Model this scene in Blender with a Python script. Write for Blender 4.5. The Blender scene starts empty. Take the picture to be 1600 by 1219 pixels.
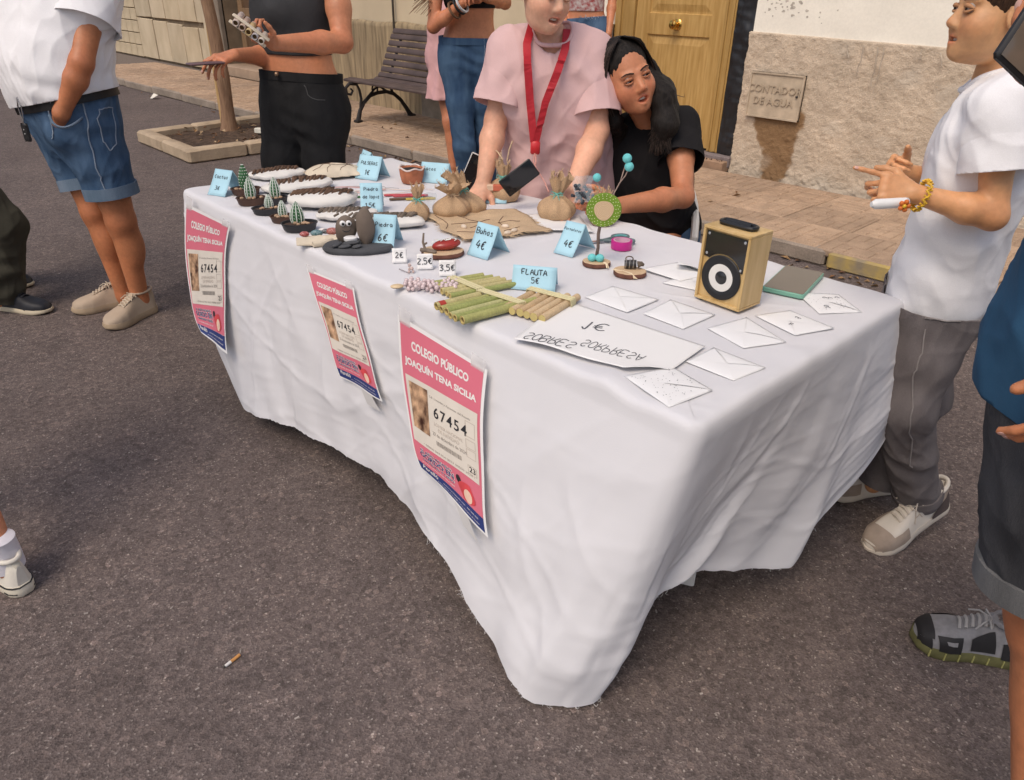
import bpy, bmesh, math, random
import numpy as np
import openvdb
from mathutils import Vector, Matrix, noise
from mathutils.bvhtree import BVHTree
random.seed(7)
rng = np.random.default_rng(7)
SC = bpy.context.scene
COL = SC.collection
PI = math.pi

# ------------------------------------------------------------------ camera
cam_d = bpy.data.cameras.new("camera")
cam = bpy.data.objects.new("camera", cam_d)
COL.objects.link(cam)
cam_d.sensor_width = 36.0
cam_d.lens = 26.1
cam_d.clip_start = 0.02
cam_d.clip_end = 500
right = Vector((0.6873, 0.7262, 0.0185)); up = Vector((-0.3578, 0.3170, 0.8783)); back = right.cross(up)
cam.matrix_world = Matrix(((right.x, up.x, back.x, 0), (right.y, up.y, back.y, 0), (right.z, up.z, back.z, 1.45), (0, 0, 0, 1)))
SC.camera = cam

# ------------------------------------------------------------------ daylight: a street in open shade
SUN_EL, SUN_AZ = math.radians(55), math.radians(165)      # azimuth of the direction the light comes from, from +Y towards +X
world = bpy.data.worlds.new("World")
SC.world = world
world.use_nodes = True
wn = world.node_tree
bg = wn.nodes["Background"]
sky = wn.nodes.new("ShaderNodeTexSky")
sky.sky_type = 'NISHITA'
sky.sun_disc = False
sky.sun_elevation = SUN_EL
sky.sun_rotation = SUN_AZ
sky.dust_density = 4.0
sky.air_density = 1.0
sky.ozone_density = 1.0
wn.links.new(sky.outputs[0], bg.inputs[0])
bg.inputs[1].default_value = 0.145
sun_d = bpy.data.lights.new("sun", 'SUN')
sun_d.energy = 1.15
sun_d.angle = math.radians(28)
sun_d.color = (1.0, 0.86, 0.70)
sun = bpy.data.objects.new("sun", sun_d)
COL.objects.link(sun)
sdir = Vector((math.sin(SUN_AZ) * math.cos(SUN_EL), math.cos(SUN_AZ) * math.cos(SUN_EL), math.sin(SUN_EL)))
sun.rotation_euler = sdir.to_track_quat('Z', 'Y').to_euler()
vs = SC.view_settings
vs.view_transform = 'Standard'; vs.look = 'None'; vs.gamma = 1.0; vs.exposure = 0.08
vs.use_curve_mapping = False

# ------------------------------------------------------------------ materials
MATS = {}
def srgb(h):
    h = h.lstrip('#')
    v = [int(h[i:i + 2], 16) / 255 for i in (0, 2, 4)]
    return tuple(c / 12.92 if c <= .04045 else ((c + .055) / 1.055) ** 2.4 for c in v)

def mat(name, col, rough=.7, var=.12, scale=12., bump=0., bscale=None, stretch=(1, 1, 1), spec=.35, detail=5., metal=0., fine=0., fscale=300., col2=None, coat=0., sss=0., alpha=1.):
    """One procedural material: two-tone noise colour, a finer grain and a bump, all in object space."""
    if name in MATS: return MATS[name]
    if isinstance(col, str): col = srgb(col)
    if isinstance(col2, str): col2 = srgb(col2)
    m = bpy.data.materials.new(name); m.use_nodes = True
    nt = m.node_tree; N = nt.nodes; L = nt.links
    p = N["Principled BSDF"]
    p.inputs["Roughness"].default_value = rough
    p.inputs["Specular IOR Level"].default_value = spec
    p.inputs["Metallic"].default_value = metal
    if coat: p.inputs["Coat Weight"].default_value = coat
    if sss:
        p.inputs["Subsurface Weight"].default_value = sss
        p.inputs["Subsurface Radius"].default_value = (.012, .005, .003)
        p.inputs["Subsurface Scale"].default_value = 1.0
    if alpha < 1: p.inputs["Alpha"].default_value = alpha
    tc = N.new("ShaderNodeTexCoord"); mp = N.new("ShaderNodeMapping")
    mp.inputs["Scale"].default_value = stretch
    L.new(tc.outputs["Object"], mp.inputs[0])
    nz = N.new("ShaderNodeTexNoise"); nz.inputs["Scale"].default_value = scale; nz.inputs["Detail"].default_value = detail
    L.new(mp.outputs[0], nz.inputs["Vector"])
    lo = tuple(max(0, c * (1 - var)) for c in col) if col2 is None else col
    hi = tuple(min(1, c * (1 + var)) for c in col) if col2 is None else col2
    cr = N.new("ShaderNodeValToRGB")
    cr.color_ramp.elements[0].position = .32; cr.color_ramp.elements[1].position = .68
    cr.color_ramp.elements[0].color = (*lo, 1); cr.color_ramp.elements[1].color = (*hi, 1)
    L.new(nz.outputs[0], cr.inputs[0])
    out = cr.outputs[0]
    if fine:
        n2 = N.new("ShaderNodeTexNoise"); n2.inputs["Scale"].default_value = fscale; n2.inputs["Detail"].default_value = 2
        L.new(mp.outputs[0], n2.inputs["Vector"])
        r2 = N.new("ShaderNodeMapRange"); r2.inputs[1].default_value = .3; r2.inputs[2].default_value = .7
        r2.inputs[3].default_value = 1 - fine; r2.inputs[4].default_value = 1 + fine
        L.new(n2.outputs[0], r2.inputs[0])
        mx = N.new("ShaderNodeVectorMath"); mx.operation = 'SCALE'
        L.new(out, mx.inputs[0]); L.new(r2.outputs[0], mx.inputs["Scale"]); out = mx.outputs[0]
    L.new(out, p.inputs["Base Color"])
    m["out"] = 1
    if bump:
        nb = N.new("ShaderNodeTexNoise"); nb.inputs["Scale"].default_value = bscale or scale * 4; nb.inputs["Detail"].default_value = 6
        L.new(mp.outputs[0], nb.inputs["Vector"])
        b = N.new("ShaderNodeBump"); b.inputs["Strength"].default_value = 1.0; b.inputs["Distance"].default_value = bump
        L.new(nb.outputs[0], b.inputs["Height"]); L.new(b.outputs[0], p.inputs["Normal"])
    MATS[name] = m
    return m

# ------------------------------------------------------------------ objects
def tag(o, label=None, cat=None, group=None, kind=None):
    if label: o["label"] = label
    if cat: o["category"] = cat
    if group: o["group"] = group
    if kind: o["kind"] = kind
    return o

def empty(name, loc, label, cat, group=None, rz=0.):
    o = bpy.data.objects.new(name, None); COL.objects.link(o)
    o.location = loc; o.rotation_euler = (0, 0, rz); o.empty_display_size = .05
    return tag(o, label, cat, group)

def link_mesh(name, me, m, parent=None, loc=None, rz=0.):
    o = bpy.data.objects.new(name, me); COL.objects.link(o)
    if m is not None and len(me.materials) == 0: me.materials.append(m)
    if loc is not None: o.location = loc
    if rz: o.rotation_euler = (0, 0, rz)
    if parent is not None: o.parent = parent
    return o

class MB:
    """collects shapes; build() links them as one mesh object"""
    def __init__(s): s.v = []; s.f = []
    def add(s, vs, fs):
        k = len(s.v); s.v.extend([tuple(map(float, v)) for v in vs]); s.f.extend([tuple(i + k for i in f) for f in fs]); return s
    def box(s, c, size, rot=None, bev=0.):
        hx, hy, hz = size[0] / 2, size[1] / 2, size[2] / 2
        if bev <= 0:
            vs = [Vector((x * hx, y * hy, z * hz)) for z in (-1, 1) for y in (-1, 1) for x in (-1, 1)]
            fs = [(0, 2, 3, 1), (4, 5, 7, 6), (0, 1, 5, 4), (2, 6, 7, 3), (0, 4, 6, 2), (1, 3, 7, 5)]
        else:
            b = min(bev, hx * .9, hy * .9, hz * .9)
            vs = []; fs = []
            def ring(x, y, z): return [Vector((-x + b, -y, z)), Vector((x - b, -y, z)), Vector((x, -y + b, z)), Vector((x, y - b, z)), Vector((x - b, y, z)), Vector((-x + b, y, z)), Vector((-x, y - b, z)), Vector((-x, -y + b, z))]
            vs += ring(hx - b, hy - b, -hz) + ring(hx, hy, -hz + b) + ring(hx, hy, hz - b) + ring(hx - b, hy - b, hz)
            for r in range(3):
                for i in range(8): fs.append((r * 8 + i, r * 8 + (i + 1) % 8, r * 8 + 8 + (i + 1) % 8, r * 8 + 8 + i))
            fs.append(tuple(range(7, -1, -1))); fs.append(tuple(range(24, 32)))
        if rot is not None:
            R = rot if isinstance(rot, Matrix) else Matrix.Rotation(rot, 3, 'Z')
            vs = [R @ v for v in vs]
        c = Vector(c)
        return s.add([v + c for v in vs], fs)
    def tube(s, pts, r, n=8, cap=True, flat=1.):
        pts = [Vector(p) for p in pts]; m = len(pts)
        rs = r if isinstance(r, (list, tuple)) else [r] * m
        t0 = (pts[1] - pts[0]).normalized()
        ref = Vector((0, 0, 1)) if abs(t0.z) < .9 else Vector((1, 0, 0))
        u = t0.cross(ref).normalized(); vs = []; fs = []
        for i, p in enumerate(pts):
            t = (pts[min(i + 1, m - 1)] - pts[max(i - 1, 0)]).normalized()
            u = (u - t * u.dot(t)).normalized(); w = t.cross(u)
            for k in range(n):
                a = 2 * PI * k / n
                vs.append(p + u * (math.cos(a) * rs[i]) + w * (math.sin(a) * rs[i] * flat))
        for i in range(m - 1):
            for k in range(n): fs.append((i * n + k, i * n + (k + 1) % n, (i + 1) * n + (k + 1) % n, (i + 1) * n + k))
        if cap:
            fs.append(tuple(range(n - 1, -1, -1))); fs.append(tuple((m - 1) * n + k for k in range(n)))
        return s.add(vs, fs)
    def lathe(s, prof, c=(0, 0, 0), n=24, sx=1., sy=1., rot=None, wob=None, cap=True):
        c = Vector(c); vs = []; fs = []
        for (r, z) in prof:
            for k in range(n):
                a = 2 * PI * k / n; w = wob(a, z) if wob else 1.
                v = Vector((r * w * sx * math.cos(a), r * w * sy * math.sin(a), z))
                vs.append((rot @ v if rot else v) + c)
        for i in range(len(prof) - 1):
            for k in range(n): fs.append((i * n + k, i * n + (k + 1) % n, (i + 1) * n + (k + 1) % n, (i + 1) * n + k))
        if cap and prof[0][0] > 1e-6: fs.append(tuple(range(n - 1, -1, -1)))
        if cap and prof[-1][0] > 1e-6: fs.append(tuple((len(prof) - 1) * n + k for k in range(n)))
        return s.add(vs, fs)
    def ball(s, c, r, n=12, m=8, rot=None):
        rx, ry, rz = r if isinstance(r, (tuple, list)) else (r, r, r)
        c = Vector(c); vs = []; fs = []
        for j in range(1, m):
            th = PI * j / m
            for k in range(n):
                a = 2 * PI * k / n
                v = Vector((rx * math.sin(th) * math.cos(a), ry * math.sin(th) * math.sin(a), -rz * math.cos(th)))
                vs.append((rot @ v if rot else v) + c)
        b = Vector((0, 0, -rz)); t = Vector((0, 0, rz))
        vs += [(rot @ b if rot else b) + c, (rot @ t if rot else t) + c]
        ib = (m - 1) * n; it = ib + 1
        for j in range(m - 2):
            for k in range(n): fs.append((j * n + k, j * n + (k + 1) % n, (j + 1) * n + (k + 1) % n, (j + 1) * n + k))
        for k in range(n):
            fs.append((ib, (k + 1) % n, k)); fs.append((it, (m - 2) * n + k, (m - 2) * n + (k + 1) % n))
        return s.add(vs, fs)
    def prism(s, outline, z0, z1, M=None, bev=0.):
        n = len(outline); M = M or Matrix.Identity(4)
        cx = sum(p[0] for p in outline) / n; cy = sum(p[1] for p in outline) / n
        def ring(k, z): return [M @ Vector((cx + (x - cx) * k, cy + (y - cy) * k, z)) for x, y in outline]
        if bev > 0:
            rr = max(max(abs(p[0] - cx), abs(p[1] - cy)) for p in outline); k = 1 - bev / rr
            rings = [ring(k, z0), ring(1, z0 + bev), ring(1, z1 - bev), ring(k, z1)]
        else: rings = [ring(1, z0), ring(1, z1)]
        vs = [v for r in rings for v in r]; fs = []
        for i in range(len(rings) - 1):
            for k in range(n): fs.append((i * n + k, i * n + (k + 1) % n, (i + 1) * n + (k + 1) % n, (i + 1) * n + k))
        fs.append(tuple(range(n - 1, -1, -1))); fs.append(tuple((len(rings) - 1) * n + k for k in range(n)))
        return s.add(vs, fs)
    def grid(s, fn, nu, nv, closed_u=False):
        vs = [fn(i / nu, j / nv) for j in range(nv + 1) for i in range(nu + (0 if closed_u else 1))]
        w = nu if closed_u else nu + 1; fs = []
        for j in range(nv):
            for i in range(nu):
                i2 = (i + 1) % w
                fs.append((j * w + i, j * w + i2, (j + 1) * w + i2, (j + 1) * w + i))
        return s.add(vs, fs)
    def mesh(s, name="mesh"):
        me = bpy.data.meshes.new(name); me.from_pydata(s.v, [], s.f); me.update(); return me
    def build(s, name, m, parent=None, smooth=True, loc=None, rz=0., angle=40, origin=None):
        """origin: subtract this point, so shapes given in place sit under a parent Empty there"""
        if origin is not None: s.v = [(a - origin[0], b - origin[1], c - origin[2]) for a, b, c in s.v]
        me = s.mesh(name)
        o = link_mesh(name, me, m, parent, loc, rz)
        if smooth: shade(me, angle)
        return o

def shade(me, angle=40):
    me.polygons.foreach_set("use_smooth", [True] * len(me.polygons))
    if angle < 180:
        bm = bmesh.new(); bm.from_mesh(me); lim = math.radians(angle)
        for e in bm.edges:
            if len(e.link_faces) == 2 and e.calc_face_angle(0) > lim: e.smooth = False
        bm.to_mesh(me); bm.free()
    me.update()

def solidify(o, t, offset=-1.):
    md = o.modifiers.new("thickness", 'SOLIDIFY'); md.thickness = t; md.offset = offset
    return o

def copy_tree(o, parent=None):
    c = o.copy(); COL.objects.link(c)
    if parent is not None: c.parent = parent
    for ch in list(o.children): copy_tree(ch, c)
    return c

def fbm(p, s=1., off=0.):
    return noise.fractal(Vector((p[0] * s + off, p[1] * s - off, p[2] * s)), 1.0, 2.0, 3)

# ------------------------------------------------------------------ lettering
def text2d(txt, size, bold=0., align='CENTER', track=1., shear=0.):
    cu = bpy.data.curves.new("text", 'FONT'); cu.body = txt; cu.size = size
    cu.align_x = align; cu.offset = bold * size; cu.space_character = track; cu.shear = shear
    cu.resolution_u = 3
    o = bpy.data.objects.new("text", cu); COL.objects.link(o)
    dg = bpy.context.evaluated_depsgraph_get()
    me = bpy.data.meshes.new_from_object(o.evaluated_get(dg))
    vs = [tuple(v.co[:2]) for v in me.vertices]; fs = [tuple(p.vertices) for p in me.polygons]
    bpy.data.objects.remove(o); bpy.data.curves.remove(cu); bpy.data.meshes.remove(me)
    return vs, fs

STROKES = {  # pen strokes on a 4 x 6 box, lower case sits in the lower 4
 'A': [[(0, 0), (2, 6), (4, 0)], [(.8, 2.2), (3.2, 2.2)]], 'B': [[(0, 0), (0, 6), (2.6, 6), (3.4, 5), (2.6, 3.3), (0, 3.2)], [(2.4, 3.3), (3.8, 2), (2.8, .2), (0, 0)]],
 'C': [[(3.6, 5), (2, 6), (.3, 4), (.3, 2), (1.8, 0), (3.6, .8)]], 'E': [[(3.4, 6), (0, 6), (0, 0), (3.5, 0)], [(0, 3.1), (2.8, 3.1)]], 'F': [[(3.4, 6), (0, 5.8), (.1, 0)], [(0, 3.1), (2.6, 3.2)]],
 'L': [[(.3, 6), (0, 0), (3.2, .1)]], 'O': [[(2, 6), (.3, 4.6), (.2, 1.8), (1.8, 0), (3.6, 1.4), (3.8, 4.4), (2, 6)]], 'P': [[(.2, 0), (.2, 6), (3, 5.8), (3.6, 4.4), (2.6, 3), (.2, 2.8)]],
 'R': [[(.2, 0), (.2, 6), (3, 5.8), (3.5, 4.5), (2.4, 3.1), (.2, 3)], [(1.6, 3), (3.7, 0)]], 'S': [[(3.5, 5.2), (2, 6), (.5, 5), (1, 3.5), (3, 2.6), (3.6, 1.2), (2, 0), (.2, .7)]],
 'T': [[(0, 5.9), (4, 6)], [(2, 6), (1.9, 0)]], 'U': [[(.2, 6), (.2, 1.4), (1.8, 0), (3.4, 1.2), (3.6, 6)], [(3.6, 2), (3.7, 0)]],
 'a': [[(3, 3.4), (1.4, 4), (.3, 2.2), (1.2, 0), (2.8, 1.2), (3, 3.6), (3.2, 0)]], 'b': [[(.4, 6), (.3, 0), (2, 0), (3, 1.8), (2, 3.6), (.4, 2.8)]], 'c': [[(3, 3.4), (1.6, 4), (.4, 2), (1.6, 0), (3, .7)]],
 'd': [[(3, 3), (1.4, 3.6), (.3, 1.8), (1.4, 0), (3, .8), (3, 6), (3.2, 0)]], 'e': [[(.4, 2), (3, 2.4), (2, 4), (.4, 2.6), (.6, .6), (2, 0), (3.2, .6)]], 'f': [[(3, 5.6), (1.8, 6), (1.4, 0)], [(.3, 3.4), (2.7, 3.6)]],
 'h': [[(.3, 6), (.3, 0)], [(.3, 2.6), (1.8, 3.8), (2.9, 2.8), (3, 0)]], 'i': [[(1, 3.8), (1.1, 0)], [(1, 5.2), (1.1, 5.5)]], 'l': [[(1, 6), (.8, .6), (1.6, 0)]], 'o': [[(1.6, 3.8), (.3, 2.2), (1.4, 0), (3, 1.4), (2.4, 3.6), (1.6, 3.8)]],
 'p': [[(.3, 3.8), (.3, -2)], [(.3, 3), (2, 3.8), (3, 2), (1.8, .2), (.3, .8)]], 'r': [[(.5, 3.8), (.5, 0)], [(.5, 2.4), (1.6, 3.7), (2.8, 3.4)]], 's': [[(2.8, 3.4), (1.4, 3.9), (.6, 3), (2.4, 1.4), (2, .2), (.3, .4)]],
 't': [[(1.5, 5.4), (1.4, .6), (2.4, 0)], [(.2, 3.6), (2.8, 3.8)]], 'u': [[(.4, 3.8), (.4, 1), (1.6, 0), (2.8, 1.2), (2.9, 3.8), (3.1, 0)]], 'z': [[(.4, 3.6), (2.8, 3.8), (.4, .1), (3, 0)]], 'j': [[(1.6, 3.8), (1.6, -1.4), (.2, -1.8)]],
 '1': [[(.6, 4.4), (2, 6), (1.9, 0)]], '2': [[(.3, 4.8), (1.6, 6), (3.2, 5), (2.6, 3), (.2, .1), (3.6, 0)]], '3': [[(.3, 5.6), (2.4, 6), (3.2, 4.6), (1.2, 3.2), (3.4, 2.2), (2.6, .3), (.2, 0)]],
 '4': [[(2, 6), (.2, 2.2), (3.6, 2.2)], [(2.8, 4), (2.6, 0)]], '5': [[(3.4, 6), (.8, 6), (.6, 3.4), (2.6, 3.6), (3.4, 1.8), (2.2, 0), (.2, .5)]], '6': [[(3, 6), (1, 4), (.3, 1.6), (1.8, 0), (3.3, 1.4), (2.2, 3), (.5, 2)]],
 ',': [[(1, .4), (.6, -1)]], '.': [[(1, .1), (1.2, .3)]], '€': [[(3.8, 5.2), (2.6, 5.8), (1, 4.4), (.8, 1.6), (2.2, .1), (3.8, .8)], [(0, 3.6), (2.8, 3.7)], [(0, 2.3), (2.6, 2.4)]], ' ': [], '´': [[(1, 5), (2, 6.4)]],
}
def pen2d(txt, h, width=None, jit=.25, mirror=False, seed=1, adv=4.9):
    """hand lettering: flat ribbons, centred on x, resting on y = 0"""
    r = random.Random(seed); u = h / 6; w = (width or h * .11) / 2; vs = []; fs = []
    x = 0
    for ch in txt:
        for st in STROKES.get(ch, []):
            pts = [((x + px + r.uniform(-jit, jit)) * u, (py + r.uniform(-jit, jit)) * u) for px, py in st]
            q = []
            for i in range(len(pts) - 1):
                for k in range(3):
                    t = k / 3; p0 = pts[max(i - 1, 0)]; p1 = pts[i]; p2 = pts[i + 1]; p3 = pts[min(i + 2, len(pts) - 1)]
                    q.append(tuple(.5 * (2 * p1[d] + (p2[d] - p0[d]) * t + (2 * p0[d] - 5 * p1[d] + 4 * p2[d] - p3[d]) * t * t + (3 * p1[d] - p0[d] - 3 * p2[d] + p3[d]) * t ** 3) for d in (0, 1)))
            q.append(pts[-1]); k0 = len(vs)
            for i, p in enumerate(q):
                a = q[max(i - 1, 0)]; b = q[min(i + 1, len(q) - 1)]
                dx, dy = b[0] - a[0], b[1] - a[1]; l = math.hypot(dx, dy) or 1
                vs += [(p[0] - dy / l * w, p[1] + dx / l * w), (p[0] + dy / l * w, p[1] - dx / l * w)]
            for i in range(len(q) - 1): fs.append((k0 + 2 * i, k0 + 2 * i + 1, k0 + 2 * i + 3, k0 + 2 * i + 2))
        x += {'i': 2.4, 'l': 2.6, ',': 2, '.': 2, ' ': 2.6, '1': 3.4, '´': 0}.get(ch, adv)
    cx = x * u / 2
    vs = [((-(a - cx) if mirror else a - cx), b) for a, b in vs]
    return vs, fs
# ================================================================== SETTING
def asphalt_mat():
    m = bpy.data.materials.new("asphalt"); m.use_nodes = True
    nt = m.node_tree; N = nt.nodes; L = nt.links; p = N["Principled BSDF"]
    p.inputs["Roughness"].default_value = .88; p.inputs["Specular IOR Level"].default_value = .25
    tc = N.new("ShaderNodeTexCoord")
    def vor(scale, feat='F1'):
        v = N.new("ShaderNodeTexVoronoi"); v.inputs["Scale"].default_value = scale; v.feature = feat
        L.new(tc.outputs["Object"], v.inputs["Vector"]); return v
    def noi(scale, det=4, rough=.6):
        n = N.new("ShaderNodeTexNoise"); n.inputs["Scale"].default_value = scale; n.inputs["Detail"].default_value = det; n.inputs["Roughness"].default_value = rough
        L.new(tc.outputs["Object"], n.inputs["Vector"]); return n
    def ramp(src, stops):
        r = N.new("ShaderNodeValToRGB"); e = r.color_ramp.elements
        while len(e) < len(stops): e.new(.5)
        for i, (pos, c) in enumerate(stops): e[i].position = pos; e[i].color = (*c, 1)
        L.new(src, r.inputs[0]); return r.outputs[0]
    def mul(a, b):
        x = N.new("ShaderNodeMix"); x.data_type = 'RGBA'; x.blend_type = 'MULTIPLY'; x.inputs[0].default_value = 1
        L.new(a, x.inputs[6]); L.new(b, x.inputs[7]); return x.outputs[2]
    v1 = vor(230); sep = N.new("ShaderNodeSeparateColor"); L.new(v1.outputs["Color"], sep.inputs[0])
    grains = ramp(sep.outputs[0], [(0, (.098, .078, .072)), (.5, (.134, .108, .101)), (.86, (.158, .128, .120)), (.975, (.195, .162, .150)), (.997, (.32, .28, .255))])
    v2 = vor(75); sep2 = N.new("ShaderNodeSeparateColor"); L.new(v2.outputs["Color"], sep2.inputs[0])
    g2 = ramp(sep2.outputs[1], [(0, (.72, .72, .72)), (.5, (1, 1, 1)), (.94, (1.1, 1.09, 1.07)), (1, (1.5, 1.46, 1.42))])
    big = ramp(noi(1.1, 6, .65).outputs[0], [(.25, (.82, .80, .79)), (.55, (1.0, .99, .98)), (.78, (1.18, 1.14, 1.1))])
    mid = ramp(noi(9, 5, .7).outputs[0], [(.3, (.86, .86, .86)), (.7, (1.12, 1.11, 1.1))])
    # worn pale smears
    sm = ramp(noi(2.6, 8, .75).outputs[0], [(.66, (1, 1, 1)), (.80, (1.5, 1.45, 1.38))])
    L.new(mul(mul(mul(mul(grains, g2), big), mid), sm), p.inputs["Base Color"])
    b = N.new("ShaderNodeBump"); b.inputs["Distance"].default_value = .003; b.inputs["Strength"].default_value = .55
    ad = N.new("ShaderNodeMath"); ad.operation = 'ADD'
    L.new(v1.outputs["Distance"], ad.inputs[0]); L.new(noi(60, 6).outputs[0], ad.inputs[1])
    L.new(ad.outputs[0], b.inputs["Height"]); L.new(b.outputs[0], p.inputs["Normal"])
    return m

mb = MB(); mb.add([(-90, -60, 0), (60, -60, 0), (60, 60, 0), (-90, 60, 0)], [(0, 1, 2, 3)])
tag(mb.build("road", asphalt_mat(), smooth=False), kind="structure")

# --- pavement: bed, embossed tiles, kerb stones (the kerb runs almost along X)
KS = .022
def kerb_y(x): return 4.36 + KS * x
bed_m = mat("pavement_bed", (.16, .13, .11), .95, .2, 30, bump=.004)
pv = MB(); pv.add([(-30, kerb_y(-30) + .005, .07), (12, kerb_y(12) + .005, .07), (12, 9, .07), (-30, 9, .07)], [(0, 1, 2, 3)])
pave = tag(pv.build("pavement", bed_m, smooth=False), kind="structure")
tile_m = [mat("tile_%s" % i, c, .92, .16, 7, bump=.0025, bscale=120, fine=.16, fscale=160) for i, c in enumerate([(.38, .265, .18), (.41, .29, .20), (.345, .245, .17)])]
def tile_mesh(seed):
    r = random.Random(seed); mb = MB(); S = .474
    mb.box((0, 0, -.02), (S, S, .04), bev=.004)
    # a random-ashlar pattern of low raised pads
    cells = [[0] * 6 for _ in range(6)]; pads = []
    for j in range(6):
        for i in range(6):
            if cells[j][i]: continue
            w, h = r.choice([(2, 1), (1, 2), (2, 2), (3, 1), (1, 1), (2, 1)])
            w = min(w, 6 - i); h = min(h, 6 - j)
            while any(cells[j][i + k] for k in range(w)): w -= 1
            for y in range(h):
                for x in range(w): cells[j + y][i + x] = 1
            pads.append((i, j, w, h))
    u = (S - .03) / 6
    for i, j, w, h in pads:
        cx = -S / 2 + .015 + (i + w / 2) * u; cy = -S / 2 + .015 + (j + h / 2) * u
        sx, sy = w * u - .012, h * u - .012; z = r.uniform(.004, .0065)
        b = .004
        vs = [(cx - sx / 2, cy - sy / 2, 0.0002), (cx + sx / 2, cy - sy / 2, 0.0002), (cx + sx / 2, cy + sy / 2, 0.0002), (cx - sx / 2, cy + sy / 2, 0.0002),
              (cx - sx / 2 + b, cy - sy / 2 + b, z), (cx + sx / 2 - b, cy - sy / 2 + b, z), (cx + sx / 2 - b, cy + sy / 2 - b, z), (cx - sx / 2 + b, cy + sy / 2 - b, z)]
        mb.add(vs, [(0, 1, 5, 4), (1, 2, 6, 5), (2, 3, 7, 6), (3, 0, 4, 7), (4, 5, 6, 7)])
    return mb.mesh("tile")
tmeshes = []
for i in range(4):
    for m in tile_m:
        me = tile_mesh(i); me.materials.append(m); tmeshes.append(me)
ang = math.atan(KS)
for c in range(35):
    x = -.21 - .478 * c + .478 * 3
    for r_ in range(3):
        y = kerb_y(x) + .12 + .24 + r_ * .487 - .11
        o = link_mesh("tile", random.choice(tmeshes), None, pave)
        o.location = (x, y, .1 + random.uniform(-.002, .002)); o.rotation_euler = (random.uniform(-.004, .004), random.uniform(-.004, .004), ang + random.choice([0, PI / 2, PI, -PI / 2]))
kerb = MB(); kerb.add([(-30, kerb_y(-30), .004), (12, kerb_y(12), .004), (12, kerb_y(12) + .09, .004), (-30, kerb_y(-30) + .09, .004)], [(0, 1, 2, 3)])
kerb_o = tag(kerb.build("kerb", bed_m, smooth=False), kind="structure")
ks_m = mat("kerb_concrete", (.25, .205, .165), .93, .22, 6, bump=.004, bscale=60, fine=.15, fscale=90)
ky_m = mat("kerb_yellow", (.50, .36, .10), .85, .3, 9, bump=.003, bscale=60, col2=(.27, .22, .15))
kme = []
for mm in (ks_m, ky_m):
    b = MB(); b.box((0, .045, .048), (.985, .09, .102), bev=.014); me = b.mesh("kerb_stone"); me.materials.append(mm); shade(me); kme.append(me)
for i in range(22):
    x = -19.6 + i * 1.0
    o = link_mesh("kerb_stone", kme[1] if -2.2 < x < .9 else kme[0], None, kerb_o)
    o.location = (x + .3, kerb_y(x + .3), random.uniform(-.004, .004)); o.rotation_euler = (0, 0, ang)
    if -2.2 < x < .9: o["label"] = "kerb stone with worn yellow paint"

# --- right-hand house: cream wall over a rough rendered base, wooden door
cream = mat("cream_paint", (.87, .82, .71), .8, .05, 3, bump=.002, bscale=25, fine=.03, fscale=60)
house = empty("house", (-1.2, 5.9, .1), "cream walled house with rough sandy rendered base and a panelled wooden door", "house")
HO = (-1.2, 5.9, .1)
def wallbox(mb, x0, x1, y0, y1, z0, z1): mb.box(((x0 + x1) / 2, (y0 + y1) / 2, (z0 + z1) / 2), (x1 - x0, y1 - y0, z1 - z0))
w = MB()
wallbox(w, -5.35, -4.86, 5.895, 9, 0, 6); wallbox(w, -3.43, 4.5, 5.895, 9, 0, 6); wallbox(w, -4.86, -3.43, 5.9, 9, 2.35, 6); wallbox(w, -4.86, -3.43, 6.2, 9, 0, 2.35)
w.build("wall", cream, house, smooth=False, origin=HO)

def render_mat():
    m = mat("rough_render", (.545, .44, .33), .95, .13, 4, bump=.007, bscale=85, fine=.14, fscale=130)
    nt = m.node_tree; N = nt.nodes; L = nt.links; p = N["Principled BSDF"]
    src = p.inputs["Base Color"].links[0].from_socket
    at = N.new("ShaderNodeAttribute"); at.attribute_name = "stain"
    sp = N.new("ShaderNodeSeparateColor"); L.new(at.outputs["Color"], sp.inputs[0])
    a = N.new("ShaderNodeMix"); a.data_type = 'RGBA'; a.blend_type = 'MIX'; a.inputs[7].default_value = (.25, .15, .075, 1)
    L.new(sp.outputs[0], a.inputs[0]); L.new(src, a.inputs[6])
    b = N.new("ShaderNodeMix"); b.data_type = 'RGBA'; b.inputs[7].default_value = (.56, .48, .38, 1)
    L.new(sp.outputs[1], b.inputs[0]); L.new(a.outputs[2], b.inputs[6]); L.new(b.outputs[2], p.inputs["Base Color"])
    return m
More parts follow.
